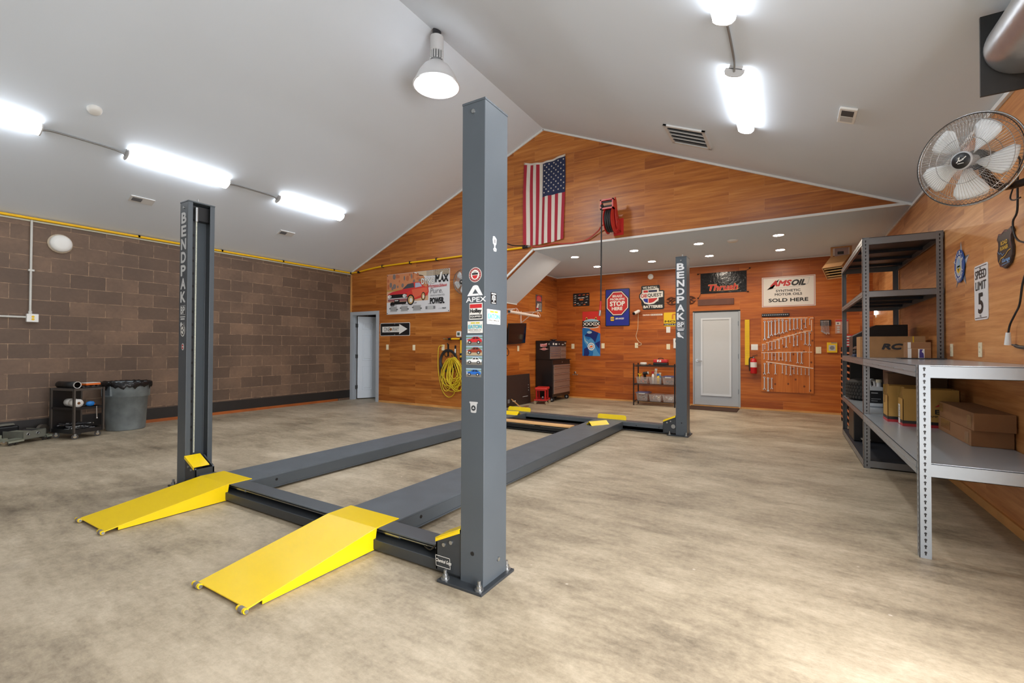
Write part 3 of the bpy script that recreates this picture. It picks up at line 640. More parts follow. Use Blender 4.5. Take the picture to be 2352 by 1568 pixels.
# loose wheel chocks on the runways
def chock(c, ang, L_, label):
    M = Matrix.Translation(c) @ Matrix.Rotation(ang, 4, 'Z'); m = MB(); t = .004; w = .07; h = .055
    for s in (1, -1):
        m.add([(0, s*w, 0), (L_, s*w, 0), (L_, 0, h), (0, 0, h), (0, s*(w-t*1.6), 0), (L_, s*(w-t*1.6), 0), (L_, 0, h-t*1.2), (0, 0, h-t*1.2)], [(0,1,2,3),(7,6,5,4),(0,4,5,1),(1,5,6,2),(2,6,7,3),(3,7,4,0)], YEL, False, M)
    m.thing('wheel_chock', label, 'wheel chock', c, 'yellow wheel chocks on the lift')
chock((-2.53, 6.36, .1305), math.radians(58), .32, 'yellow folded-plate wheel chock on the right lift runway')
chock((-4.25, 6.69, .1305), math.radians(4), .32, 'yellow folded-plate wheel chock on the left lift runway')
m = MB(); m.box((-3.92, 6.1, .03), (-2.69, 6.5, .04), BLACK); m.box((-3.92, 6.1, .03), (-2.69, 6.12, .112), BLACK); m.box((-3.92, 6.48, .03), (-2.69, 6.5, .112), BLACK); m.box((-3.92, 6.1, .03), (-3.9, 6.5, .112), BLACK); m.box((-2.71, 6.1, .03), (-2.69, 6.5, .112), BLACK)
m.box((-3.93, 6.07, .018), (-2.685, 6.1, .03), BLACK); m.box((-3.9, 6.2, .08), (-2.72, 6.45, .11), BLACK); m.box((-3.9, 6.098, .095), (-3.3, 6.1, .1), STEEL); m.box((-3.2, 6.098, .088), (-2.75, 6.1, .092), STEEL)
m.build('jack_tray', lift, bevel=.003, label='black steel jack tray bridging the two runways')
MB().box((-3.88, 6.08, .1125), (-2.7, 6.22, .135), mat('new_lumber', (224, 176, 120), .6, 0, .12, 4)).thing('wooden_board', 'pale wooden board lying across the black jack tray', 'board', (-3.3, 6.15, .1125), None, .002)
# ---------------------------------------------------------------- things on the ceiling
def slope(side, x):
    return ZE+(x-XL)*SL if side < 0 else ZE+(XR-x)*SR
def sframe(side, x, y):
    n = (nl if side < 0 else nr); u = n.cross(Vector((0,1,0))).normalized()
    M = Matrix((u, Vector((0,1,0)), n)).transposed().to_4x4(); M.translation = (x, y, slope(side, x)); return M   # local x along slope, y along room, z into roof
M = sframe(-1, -6.905, 1.989)
m = MB(); m.lathe([(.0, -.045), (.04, -.045), (.062, -.036), (.07, -.012), (.07, 0)], WHITE, 28, M); m.thing('smoke_detector', 'white round smoke detector on the left ceiling slope', 'smoke detector', M.translation)
VENTG = mat('vent_white', (214, 214, 212), .5); VD = mat('vent_dark', (70, 72, 74), .6)
for y0, w in ((2.79, 'nearer the camera'), (5.08, 'nearer the gable wall')):
    M = sframe(-1, -8.26, y0+.145); t = thing('ceiling_vent', 'small white ceiling register low on the left slope, '+w, 'vent', M.translation, 'small registers on the left slope')
    MB().box((-.07, -.15, -.012), (.07, .15, 0), VENTG, M).build('plate', t, bevel=.004)
    m = MB(); m.box((-.04, -.12, -.014), (.04, .0, -.011), VD, M)
    for i in range(5): m.ob((-.032+.016*i, -.06, -.0135), (.005, .118, .004), GREYP); 
    mm = m.v
    for i in range(8, len(mm)): mm[i] = M @ mm[i]
    m.build('louvre', t)
M = sframe(1, -1.17, 6.545)
t = thing('ceiling_vent', 'large white return air grille with dark slots on the right ceiling slope', 'vent', M.translation)
m = MB(); hw, hh = .285, .31
for a, b in (((-hw, -hh), (hw, -hh+.045)), ((-hw, hh-.045), (hw, hh)), ((-hw, -hh), (-hw+.045, hh)), ((hw-.045, -hh), (hw, hh))): m.box((a[0], a[1], -.02), (b[0], b[1], 0), VENTG, M)
m.build('frame', t)
MB().box((-hw+.04, -hh+.04, -.003), (hw-.04, hh-.04, 0), VD, M).build('backing', t)
for i in range(4):
    yq = -hh+.11+.125*i
    MB().ob((0, 0, 0), (2*hw-.09, .1, .004), mat('vent_slat_grey', (92, 94, 96), .5), (0, 0, 0)).v and None
    m = MB(); q = M @ Matrix.Translation((0, yq, -.008)) @ Matrix.Rotation(math.radians(28), 4, 'X'); m.box((-hw+.045, -.04, -.0015), (hw-.045, .04, .0015), mat('vent_slat_grey', (92, 94, 96), .5), q); m.build('slat', t)
    if i < 3:
        m = MB(); m.box((-hw+.045, yq+.058, -.018), (hw-.045, yq+.067, -.004), VENTG, M); m.build('bar', t)
M = sframe(1, .474, 5.24)
t = thing('control_panel', 'small white plate with a dark screen on the right ceiling slope', 'control panel', M.translation)
MB().box((-.072, -.15, -.02), (.072, .15, 0), WHITE, M).build('plate', t, bevel=.005)
MB().box((-.05, -.115, -.022), (.05, -.005, -.019), VD, M).build('screen', t); MB().box((-.05, .01, -.022), (.05, .11, -.019), LGREY, M).build('button_panel', t)
m = MB(); M = Matrix.Translation((-.808, 8.472, ZE)); m.lathe([(0, -.03), (.06, -.03), (.085, -.015), (.088, 0)], WHITE, 28, M); m.thing('smoke_detector', 'white round smoke detector among the alcove downlights', 'smoke detector', (-.808, 8.472, ZE))
# ---------------------------------------------------------------- left block wall
t = thing('dome_light', 'unlit white round dome light high on the brown block wall', 'wall light', (XL, 2.268, 2.766))
M = Matrix.Translation((XL, 2.268, 2.766)) @ Matrix.Rotation(PI/2, 4, 'Y')
MB().lathe([(.135, 0), (.14, .012), (.125, .02), (.118, .018)], mat('aged_foam_ring', (206, 190, 168), .8, 0, .2, 30, .6, 60), 32, M).build('ring', t)
MB().lathe([(.122, .012), (.124, .05), (.112, .075), (.07, .09), (0, .094)], WHITE, 32, M).build('dome', t)
GAL = mat('painted_conduit', (206, 206, 200), .4)
t = thing('junction_box', 'white junction box with conduits on the brown block wall', 'junction box', (XL, 1.987, 1.66))
MB().box((XL, 1.927, 1.605), (XL+.055, 2.047, 1.72), WHITE).build('box', t, bevel=.006)
m = MB()
for z in (1.645, 1.68): m.cyl((XL+.055, 1.99, z), (XL+.057, 1.99, z), .016, YELP, 16)
m.build('receptacle', t)


t = thing('conduit', 'white vertical conduit rising from the junction box on the block wall', 'conduit', (XL+.022, 1.967, 2.4))
m = MB(); m.tube([(XL+.022, 1.967, 1.722), (XL+.022, 1.967, 3.04)], .014, GAL); m.build('riser', t)
m = MB(); m.cyl((XL+.022, 1.967, 1.722), (XL+.022, 1.967, 1.76), .02, GAL); m.build('connector', t)
m = MB(); m.box((XL, 1.94, 2.32), (XL+.039, 2.0, 2.345), GAL); m.build('strap', t)
m = MB(); m.tube([(XL+.022, 1.925, 1.672), (XL+.022, -1.5, 1.672)], .014, GAL); m.thing('conduit', 'white horizontal conduit running left from the junction box', 'conduit', (XL+.022, 1.0, 1.672))
PIPE = mat('yellow_air_pipe', (246, 192, 12), .35)
gp = 'yellow air pipe sections'
px_, pz_ = XL+.04, 3.062
t = thing('air_pipe', 'long yellow compressed air pipe along the top of the brown block wall', 'pipe', (px_, 3, pz_), gp)
m = MB(); m.tube([(px_, -4.8, pz_), (px_, 7.39, pz_)], .019, PIPE, 12); m.build('pipe_run', t)
m = MB(); m.ball((px_+.01, Y1-.045, 3.057), .026, BLACK); m.build('elbow', t)
m = MB(); m.tube([(px_+.03, Y1-.04, pz_), (-8.8, Y1-.04, pz_)], .018, PIPE, 12); m.build('pipe_run', t)
MB().box((-8.84, Y1-.065, 3.04), (-8.79, Y1-.015, 3.083), BLACK).build('coupler', t)
for y in (-3, -.9, 1.15, 3.2, 4.48, 5.69, 6.94): MB().box((XL+.002, y-.012, 3.05), (XL+.064, y+.012, 3.083), BLACK).box((px_+.008, y-.012, 3.05), (px_+.024, y+.012, 3.0835), BLACK).build('clamp', t)
yp = Y1-.04
t = thing('air_pipe', 'yellow compressed air pipe across the wooden gable wall above the car banner', 'pipe', (-6.6, yp, 3.12), gp)
m = MB(); m.tube(smooth_path([(-8.775, yp, 3.075), (-8.4, yp, 3.108), (-8.0, yp, 3.13), (-7.2, yp, 3.138), (-6.4, yp, 3.135), (-5.6, yp, 3.14), (-4.75, yp, 3.148), (-4.28, yp, 3.15)], 6), .018, PIPE, 12); m.build('pipe_run', t)
for x in (-8.01, -7.15, -6.39, -5.6): MB().box((x-.012, Y1-.065, 3.085 if x < -8.5 else 3.105), (x+.012, Y1-.001, 3.125 if x < -8.5 else 3.165), BLACK).build('clamp', t)
m = MB(); m.cyl((-4.28, yp, 3.15), (-4.18, yp, 3.153), .026, BLACK, 12); m.cyl((-4.19, yp, 3.153), (-4.12, yp, 3.155), .014, STEEL, 10); m.build('coupler', t)
t = thing('air_pipe', 'short yellow air pipe drop with brass valve beside the near right lift post', 'pipe', (-5.7, yp, 1.2), gp)
m = MB(); m.tube([(-5.73, yp, 1.06), (-5.73, yp, 1.42)], .018, PIPE, 10); m.build('pipe_drop', t)
m = MB(); m.tube([(-5.75, yp, 1.445), (-5.98, yp, 1.445)], .018, PIPE, 10); m.build('pipe_run', t)
for c in ((-5.73, yp, 1.44), (-5.73, yp, 1.045), (-5.73, yp, 1.13)):
    m = MB(); m.ball(c, .03, BLACK, 12); m.build('elbow', t)
m = MB(); m.cyl((-5.98, yp, 1.445), (-6.05, yp, 1.445), .026, BLACK, 12); m.cyl((-6.05, yp, 1.445), (-6.14, yp, 1.447), .02, BRASS, 10); m.cyl((-6.14, yp, 1.447), (-6.19, yp, 1.45), .01, STEEL, 8); m.bar((-6.1, yp, 1.46), (-6.03, yp-.03, 1.475), .016, .006, RED); m.build('brass_valve', t)
m = MB(); m.tube(smooth_path([(-4.10, Y1-.04, 3.155), (-3.95, Y1-.035, 3.13), (-3.8, Y1-.035, 3.14), (-3.62, Y1-.035, 3.155), (-3.45, Y1-.035, 3.13), (-3.23, Y1-.035, 3.12), (-3.0, Y1-.035, 3.15), (-2.8, Y1-.05, 3.26), (-2.72, Y1-.1, 3.32), (-2.66, Y1-.14, 3.34)], 6), .012, mat('red_air_hose', (176, 64, 52), .5), 8); m.thing('air_hose', 'thin red hose sagging along the header from the yellow pipe to the reel', 'hose', (-3.4, Y1-.03, 3.15))
m = MB(); m.tube(smooth_path([(-5.0, Y1-.012, 3.45), (-4.76, Y1-.012, 3.33), (-4.55, Y1-.012, 3.235), (-4.35, Y1-.015, 3.20), (-4.25, Y1-.02, 3.19)], 6), .009, BLACK, 8); m.thing('cable', 'black cable drooping down the gable wall to the pipe coupler', 'cable', (-4.5, Y1-.01, 3.2))
# ---------------------------------------------------------------- small wall plates
def plate_on(kind, label, cat, o, U, w, h, mt=CREAM, style='switch', group=None):
    U = Vector(U); N = U.cross(Vector((0,0,1))); t = thing(kind, label, cat, o, group); o = Vector(o)
    m = MB(); m.prism([(-w/2, -h/2), (w/2, -h/2), (w/2, h/2), (-w/2, h/2)], mt, o, U, (0,0,1), .007); m.build('cover_plate', t, bevel=.002)
    m = MB()
    if style == 'switch': m.prism([(-.017, -.033), (.017, -.033), (.017, .033), (-.017, .033)], mt, o+N*.006, U, (0,0,1), .005); m.build('rocker', t, bevel=.0015)
    elif style == 'outlet':
        for dz in (-.02, .02):
            m = MB(); m.prism([(-.016, dz-.014), (.016, dz-.014), (.016, dz+.014), (-.016, dz+.014)], mt, o+N*.006, U, (0,0,1), .003)
            for du in (-.006, .006): m.prism([(du-.0015, dz-.004), (du+.0015, dz-.004), (du+.0015, dz+.006), (du-.0015, dz+.006)], BLACK, o+N*.0091, U, (0,0,1), .0003)
            m.build('socket', t)
    elif style == 'double':
        for du in (-.022, .024):
            m = MB(); m.prism([(du-.014, -.03), (du+.014, -.03), (du+.014, .03), (du-.014, .03)], WHITE, o+N*.006, U, (0,0,1), .004); m.build('rocker', t)
    return t
X_ = (1,0,0)
g = 'ivory wall plates'
plate_on('light_switch', 'ivory wall plate right beside the left door frame under the arrow sign', 'wall plate', (-7.874, Y1, 1.27), X_, .075, .12)
plate_on('light_switch', 'ivory wall plate midway between the left door and the yellow cord coil', 'wall plate', (-7.056, Y1, 1.262), X_, .075, .12)
plate_on('outlet', 'ivory outlet behind the coiled cords with a plug in it', 'outlet', (-6.23, Y1, 1.265), X_, .075, .12, CREAM, 'outlet')
plate_on('light_switch', 'ivory plate between the tool chest and the tall sports towel', 'wall plate', (-4.719, YB, 1.308), X_, .08, .125)
plate_on('light_switch', 'ivory plate just right of the tall sports towel', 'wall plate', (-3.919, YB, 1.32), X_, .08, .125)
plate_on('outlet', 'ivory outlet under the wall camera with its white lead plugged in', 'outlet', (-3.092, YB, 1.331), X_, .075, .12, CREAM, 'outlet')
plate_on('light_switch', 'ivory plate above the right end of the bin rack', 'wall plate', (-2.363, YB, 1.301), X_, .08, .125)
plate_on('blank_plate', 'plain white plate below the yellow parts sign', 'wall plate', (-2.363, YB, 1.689), X_, .09, .135, WHITE, 'none')
plate_on('light_switch', 'white double switch plate above the fire extinguisher', 'wall plate', (-.622, YB, 1.296), X_, .125, .12, WHITE, 'double')
plate_on('light_switch', 'ivory plate right of the pine wrench board', 'wall plate', (.486, YB, 1.239), X_, .09, .13)
plate_on('outlet', 'ivory outlet on the right wall beside the tall shelving post', 'outlet', (XR, 5.942, 1.259), (0,-1,0), .075, .12, CREAM, 'outlet')
plate_on('outlet', 'ivory outlet on the right wall under the speed limit sign', 'outlet', (XR, 5.172, 1.265), (0,-1,0), .075, .12, CREAM, 'outlet')
plate_on('light_switch', 'ivory plate on the alcove side wall under the television', 'wall plate', (XA, 8.79, 1.25), (0,1,0), .075, .12)
plate_on('outlet', 'ivory outlet with a black plug on the alcove side wall beside the lift post', 'outlet', (XA, 8.154, 1.26), (0,1,0), .075, .12, CREAM, 'outlet')
t = thing('thermostat', 'white square thermostat with a dark screen above the cord coil', 'thermostat', (-5.805, Y1, 1.544))
MB().box((-5.865, Y1-.025, 1.487), (-5.747, Y1, 1.602), WHITE).build('case', t, bevel=.008); MB().box((-5.84, Y1-.027, 1.515), (-5.775, Y1-.024, 1.578), mat('lcd', (84, 96, 84), .3)).build('screen', t)
t = thing('intercom', 'white wall-mounted box half hidden behind the far right lift post', 'intercom', (-2.16, YB, 1.38)); MB().box((-2.245, YB-.04, 1.265), (-2.08, YB, 1.49), WHITE).build('case', t, bevel=.008)
m = MB(); m.box((-2.2, YB-.042, 1.40), (-2.12, YB-.039, 1.45), DARK); m.build('speaker_slot', t)
m = MB(); M = Matrix.Translation((-2.76, YB, 2.93)) @ Matrix.Rotation(PI/2, 4, 'X'); m.lathe([(.066, 0), (.064, .02), (.05, .03), (0, .032)], WHITE, 24, M); m.thing('wall_speaker', 'small white disc high on the alcove back wall between the signs', 'detector', (-2.76, YB, 2.93))
t = thing('security_camera', 'white bullet camera with black lens on the alcove back wall', 'camera', (-3.06, YB, 2.11))
m = MB(); m.cyl((-3.03, YB, 2.14), (-3.03, YB-.05, 2.14), .03, WHITE, 16); m.cyl((-3.03, YB-.05, 2.14), (-3.045, YB-.08, 2.12), .012, WHITE, 8); m.build('mount', t)
m = MB(); m.cyl((-3.03, YB-.06, 2.13), (-3.10, YB-.17, 2.075), .038, WHITE, 18); m.build('body', t); m = MB(); m.cyl((-3.098, YB-.168, 2.077), (-3.108, YB-.185, 2.068), .036, BLACK, 18); m.build('lens', t)
m = MB(); m.tube(smooth_path([(-3.04, YB-.03, 2.10), (-3.05, YB-.012, 1.95), (-3.06, YB-.008, 1.72), (-3.1, YB-.008, 1.55), (-3.04, YB-.008, 1.42), (-2.98, YB-.008, 1.38), (-2.99, YB-.01, 1.34), (-3.08, YB-.016, 1.335)], 6), .005, CREAM, 6); m.build('cord', t)
m = MB()
for i, (a, b) in enumerate(((-4.66, .64), (-4.717, .587), (-4.598, .591))):
    M = Matrix.Translation((a, YB, b)) @ Matrix.Rotation(PI/2, 4, 'X'); m.lathe([(.012 if i == 0 else 0, .004), (.03 if i == 0 else .012, .004), (.03 if i == 0 else .012, 0)], STEEL, 16, M)
m.box((-4.72, YB-.003, .583), (-4.6, YB, .597), STEEL); m.thing('wall_fitting', 'small round metal fitting low on the wall right of the tool chest', 'fitting', (-4.66, YB, .61))
# ---------------------------------------------------------------- coiled cords on the gable wall
YC = Y1-.03
HOOK = BLACK
for x, z, lab in ((-6.09, 1.24, 'black wall hook holding the black hose coil'), (-5.9, 1.21, 'black wall hook with white tag above the yellow cord coil')):
    t = thing('wall_hook', lab, 'hook', (x, Y1, z)); MB().box((x-.02, Y1-.012, z-.16), (x+.02, Y1, z+.1), HOOK).build('back_plate', t, bevel=.003)
    m = MB(); m.tube(smooth_path([(x, Y1-.01, z-.14), (x, Y1-.06, z-.17), (x, Y1-.11, z-.14), (x, Y1-.12, z-.09)], 4), .008, HOOK, 8); m.build('prong', t)
    if x > -6: MB().box((x-.018, Y1-.0135, z-.06), (x+.018, Y1-.0115, z+.03), PAPER).build('tag', t)
    else: MB().ball((x, Y1-.03, z+.11), .014, DARK, 10).build('knob', t)
m = MB(); rnd = random.Random(3)
for i in range(4):
    c = Vector((-6.08+.02*rnd.random(), Y1-.018-.004*i, .99)); m.tube([c+Vector(((.19+.012*i)*math.cos(a), .006*math.sin(3*a), (.2+.012*i)*math.sin(a))) for a in [2*PI*k/36 for k in range(36)]], .012, mat('black_hose', (38, 36, 36), .5), 8, True)
m.tube(smooth_path([(-6.29, YC, .98), (-6.28, YC, .72), (-6.22, YC, .6), (-6.16, YC-.01, .52), (-6.13, YC, .48)], 5), .011, mat('black_hose', (38, 36, 36), .5), 8)
m.thing('hose_coil', 'coiled black rubber hose hanging behind the yellow cord', 'hose', (-6.08, YC, .99))
CORD = mat('yellow_green_cord', (226, 200, 40), .45, 0, .06, 3)
m = MB()
for i in range(15):
    cx_ = -5.92+rnd.uniform(-.07, .12); hw = rnd.uniform(.14, .26); zt = 1.07-rnd.uniform(0, .05); hh = rnd.uniform(.2, .33); tilt = rnd.uniform(-.45, .45); yy = YC-.04-.006*i
    m.tube([Vector((cx_+hw*math.cos(a)*(.55+.45*(1-math.sin(a))/2*1.4)+tilt*.28*(1-math.sin(a))/2, yy+.02*math.sin(2*a+i), zt-hh+hh*math.sin(a))) for a in [2*PI*k/40 for k in range(40)]], 0.0078, CORD, 7, True)
for pts in ([(-6.215, YC, 1.3), (-6.32, YC, 1.28), (-6.345, YC, 1.05), (-6.33, YC, .75), (-6.24, YC, .4), (-6.1, YC, .25), (-5.97, YC, .26), (-5.88, YC, .38), (-5.85, YC, .6), (-5.87, YC, .75)],
            [(-6.13, YC-.03, .95), (-6.2, YC-.03, .7), (-6.13, YC-.03, .45), (-6.0, YC-.03, .37), (-5.86, YC-.03, .37), (-5.77, YC-.03, .48), (-5.79, YC-.03, .66)],
            [(-6.08, YC-.05, 1.0), (-6.16, YC-.05, .82), (-6.12, YC-.05, .62), (-6.02, YC-.05, .54), (-5.93, YC-.05, .62), (-5.88, YC-.05, .85)]):
    m.tube(smooth_path(pts, 6), 0.0078, CORD, 7)
for k in range(12):
    pass
m.thing('extension_cord', 'bright yellow extension cord coiled in loops on the wall hook', 'extension cord', (-5.95, YC, .8))
# ---------------------------------------------------------------- flag
FR_, FW_, FB_ = mat('flag_red', (160, 34, 50), .8), mat('flag_white', (208, 198, 186), .8), mat('flag_blue', (32, 40, 72), .8)
def flag():
    x0, x1, zt, zb = -4.255, -3.42, 4.745, 3.2
    def F_(u, v):   # v 0 top .. 1 bottom
        sag = .06*4*u*(1-u)*(1-v)**3
        xx = x0+(x1-x0)*u+.014*math.sin(v*5)*(u-.5)-.02*v
        return Vector((xx, Y1-.035-.018*math.sin(u*11+v*2.2)*min(1, v*2.5+.12)-.012*math.sin(u*23+1), zt-(zt-zb)*v-sag-.03*v*math.sin(u*4)))
    t = thing('flag', 'American flag hung vertically high on the wooden gable wall', 'flag', (-3.84, Y1-.03, 4.0))
    nu, nv = 78, 30; m = MB(); vs = [F_(i/nu, .022+.978*j/nv) for j in range(nv+1) for i in range(nu+1)]
    byf = {0: [], 1: [], 2: []}
    for j in range(nv):
        for i in range(nu):
            u = (i+.5)/nu; v = .022+.978*(j+.5)/nv; s = int(u*13)
            k = 2 if (u > 6/13 and v < .43) else (0 if s % 2 == 0 else 1)
            a = j*(nu+1)+i; byf[k].append((a, a+nu+1, a+nu+2, a+1))
    for k, mt in ((0, FR_), (1, FW_), (2, FB_)): m.add(vs, byf[k], mt, True)
    m.build('stripes_and_field', t)
    h = MB(); hv = [F_(i/40, j*.024)+Vector((0, -.002, 0)) for j in range(2) for i in range(41)]; h.add(hv, [(i, i+41, i+42, i+1) for i in range(40)], FW_, True); h.build('header_tape', t)
    s = MB(); us, ue, ve = 6/13+.03, .985, .415
    for r in range(11):
        for c in range(9):
            if (r+c) % 2: continue
            if r % 2 == 0 and c > 8: continue
            cu = us+(ue-us)*(c+.5)/9; cv = .035+(ve-.035)*(r+.5)/11; p = F_(cu, cv)+Vector((0, -.006, 0)); R_ = .0195
            pts = [p+Vector(((R_ if k % 2 == 0 else R_*.4)*math.sin(PI*k/5), 0, (R_ if k % 2 == 0 else R_*.4)*math.cos(PI*k/5))) for k in range(10)][::-1]
            s.add(pts, [tuple(range(10))], FW_)
    s.build('stars', t)
    for u in (.02, .98):
        g_ = MB(); p = F_(u, .012); g_.cyl(p+Vector((0, -.006, 0)), p+Vector((0, .012, 0)), .009, BRASS, 10); g_.build('grommet', t)
flag()
# ---------------------------------------------------------------- hose reel
REELR = mat('reel_red', (196, 44, 40), .35)
t = thing('hose_reel', 'red hose reel with black hose mounted on the header above the alcove', 'hose reel', (-2.48, Y1, 3.35))
cy_, cz_ = Y1-.24, 3.36
for xx in (-2.565, -2.435):
    m = MB(); M = Matrix.Translation((xx, cy_, cz_)) @ Matrix.Rotation(PI/2, 4, 'Y'); m.lathe([(.0, -.004), (.19, -.004), (.215, .004), (.205, .008), (.0, .004)], REELR, 40, M); m.build('drum_flange', t)
m = MB()
for i in range(3):
    for k, r in ((0, .145), (1, .175)):
        m.tube([(-2.535+.035*i, cy_+r*math.cos(a), cz_+r*math.sin(a)) for a in [2*PI*q/30 for q in range(30)]], .017, mat('black_hose', (38, 36, 36), .5), 8, True)
M = Matrix.Translation((-2.5, cy_, cz_)) @ Matrix.Rotation(PI/2, 4, 'Y'); m.lathe([(.13, -.06), (.13, .06)], BLACK, 24, M); m.build('wound_hose', t)
m = MB(); m.prism([(0, -.09), (.05, -.13), (.09, -.1), (.1, .03), (.0, .33), (-.05, .37), (-.085, .34), (-.06, .1)], REELR, (-2.42, cy_+.02, cz_), (0,1,0), (0,0,1), .012); m.build('support_arm', t, bevel=.003)
m = MB(); m.box((-2.5, Y1-.14, cz_-.16), (-2.40, Y1-.001, cz_-.14), REELR); m.box((-2.44, Y1-.16, cz_-.15), (-2.40, Y1-.001, cz_+.02), REELR); m.box((-2.53, Y1-.012, cz_-.2), (-2.36, Y1, cz_+.08), REELR); m.build('wall_bracket', t)
m = MB(); gz = cz_+.19; gy = cy_-.09
for a, b in (((-2.63, gz+.11), (-2.41, gz+.13)), ((-2.63, gz-.03), (-2.41, gz-.01)), ((-2.63, gz-.03), (-2.61, gz+.13)), ((-2.43, gz-.03), (-2.41, gz+.13))): m.box((a[0], gy-.06, a[1]), (b[0], gy+.03, b[1]), REELR)
m.build('guide_frame', t)
for z in (gz+.09, gz+.02): 
    m = MB(); m.cyl((-2.61, gy-.03, z), (-2.43, gy-.03, z), .014, DARK, 12); m.build('guide_roller', t)
m = MB(); m.ball((-2.6, gy-.05, gz+.03), .028, BLACK, 12); m.build('hose_stop', t)
m = MB(); m.tube(smooth_path([(-2.6, gy-.05, gz+.03), (-2.606, gy-.06, 3.2), (-2.61, gy-.06, 2.6), (-2.615, gy-.06, 2.02)], 6), .012, mat('black_hose', (38, 36, 36), .5), 8); m.build('hanging_hose', t)
m = MB(); m.cyl((-2.615, gy-.06, 2.03), (-2.625, gy-.06, 1.88), .017, REELR, 10); m.cyl((-2.625, gy-.06, 1.88), (-2.635, gy-.06, 1.79), .02, STEEL, 10); m.build('hose_end', t)
m = MB()
for zz in (-.02, .05): m.cyl((-2.42, cy_+.06, cz_+zz), (-2.405, cy_+.06, cz_+zz), .009, STEEL, 8)
m.cyl((-2.57, cy_, cz_), (-2.585, cy_, cz_), .02, STEEL, 12); m.build('axle_bolts', t)
# ---------------------------------------------------------------- signs
def sign(kind, label, cat, x0, z0, x1, z1, mt, y=None, th=.004, bev=0., U=(1,0,0), org=None, corner=0.):
    """flat sign on a wall; returns thing, Face for artwork and its builder"""
    U = Vector(U); N = U.cross(Vector((0,0,1)))
    o = Vector(org) if org is not None else Vector((x0, (YB if y is None else y), z0))
    w = x1-x0; h = z1-z0; t = thing(kind, label, cat, o+U*(w/2)+Vector((0, 0, h/2)))
    m = MB(); r = corner
    if r:
        pts = []
        for cx_, cz_, a in ((w-r, r, -PI/2), (w-r, h-r, 0), (r, h-r, PI/2), (r, r, PI)): pts += [(cx_+r*math.cos(a+PI/2*i/5), cz_+r*math.sin(a+PI/2*i/5)) for i in range(6)]
    else: pts = [(0, 0), (w, 0), (w, h), (0, h)]
    m.prism(pts, mt, o+N*.001, U, (0,0,1), th); m.build('panel', t)
    mb = MB(); return t, Face(mb, o+N*(.001+th), U, (0,0,1), w, h, .001), mb
K = BLACK; Wp = PAPER
# car banner
t, f, mb = sign('banner', 'large vinyl banner with a red muscle car on the gable wall beside the left door', 'banner', -7.90, 2.015, -6.06, 2.925, mat('banner_white', (222, 222, 224), .4), Y1)
CAN_ = mat('canyon_orange', (206, 136, 92), .5); CAN2 = mat('canyon_grey', (128, 116, 112), .5); CRED = mat('car_red', (216, 62, 52), .4); CRED2 = mat('car_red_shade', (226, 104, 76), .4); GLS = mat('car_glass', (70, 76, 84), .3); SAND = mat('sand_print', (206, 186, 156), .5); DIRT = mat('dirt_print', (214, 168, 132), .5)
f.poly([(0, .58), (.0, .995), (.45, .995), (.52, .93), (.6, .9), (.68, .7), (.68, .58)], CAN_, 1); f.rect(0, .3, .68, .6, DIRT, .9)
f.poly([(.48, .995), (.995, .995), (.995, .86), (.64, .88), (.54, .9)], SAND, 1)
rq = random.Random(5)
for i in range(26):
    u = rq.uniform(.02, .55); v = rq.uniform(.62, .95); f.ell(u, v, rq.uniform(.012, .03), rq.uniform(.03, .07), CAN2 if i % 2 else mat('canyon_red', (190, 110, 70), .5), 1.6+.1*(i % 3), 9)
f.rect(.0, .575, .26, .605, mat('field_gold', (186, 150, 70), .5), 2)
for i in range(22):
    for j in range(4): f.ell(.66+.0155*i, .985-.035*j-.004*(i % 2), .006, .013, DARK if i > 6 else GREYP, 2, 6)
# car silhouette
f.poly([(.02, .5), (.1, .56), (.26, .6), (.35, .72), (.46, .755), (.56, .75), (.6, .66), (.63, .63), (.68, .6), (.69, .5), (.67, .42), (.6, .38), (.46, .33), (.4, .33), (.3, .33), (.12, .31), (.03, .38), (.015, .44)], CRED, 3)
f.poly([(.02, .5), (.1, .56), (.27, .6), (.44, .6), (.34, .52), (.3, .5)], mat('car_hood', (204, 52, 60), .35), 4); f.poly([(.42, .58), (.66, .61), (.68, .5), (.6, .45), (.45, .36)], CRED2, 3.6)
f.poly([(.27, .61), (.355, .725), (.45, .74), (.46, .63)], GLS, 5); f.poly([(.475, .62), (.475, .735), (.545, .735), (.585, .64)], mat('side_glass', (178, 186, 206), .4), 5)
f.poly([(.03, .49), (.34, .49), (.345, .39), (.04, .4)], K, 5); f.rect(.02, .375, .36, .4, LGREY, 6); f.poly([(.03, .32), (.34, .31), (.36, .37), (.02, .37)], mat('bumper_mauve', (150, 96, 100), .4), 5); f.poly([(.06, .3), (.34, .3), (.32, .24), (.1, .24)], K, 4)
for u in (.045, .3): f.ell(u, .445, .028, .042, Wp, 6, 16); f.ell(u+.022, .445, .02, .032, LGREY, 7, 14)
f.rect(.13, .3, .22, .36, K, 6); f.rect(.14, .325, .2, .345, Wp, 7)
for u, v, ru, rv in ((.405, .335, .06, .13), (.605, .4, .032, .1)): f.ell(u, v, ru, rv, K, 6, 22); f.ell(u, v, ru*.72, rv*.76, mat('alloy_bronze', (206, 168, 110), .35), 7, 20); f.ell(u+.006, v-.01, ru*.42, rv*.5, Wp, 8, 5)
f.ell(.1, .25, .04, .06, K, 3.4, 16)
f.text('DYNO', .575, .68, .78, .83, Wp, 9, .05); f.text('DYNO', .572, .675, .783, .835, DARK, 8, .09); f.text('MAX', .79, .7, .985, .88, K, 9, .07); f.poly([(.84, .75), (.87, .93), (.9, .95), (.875, .75)], Wp, 10)
f.text('Performance Exhaust', .66, .6, .96, .665, RED, 9, .02, .25); f.line([(.72, .585), (.96, .605)], .007, RED, 9)
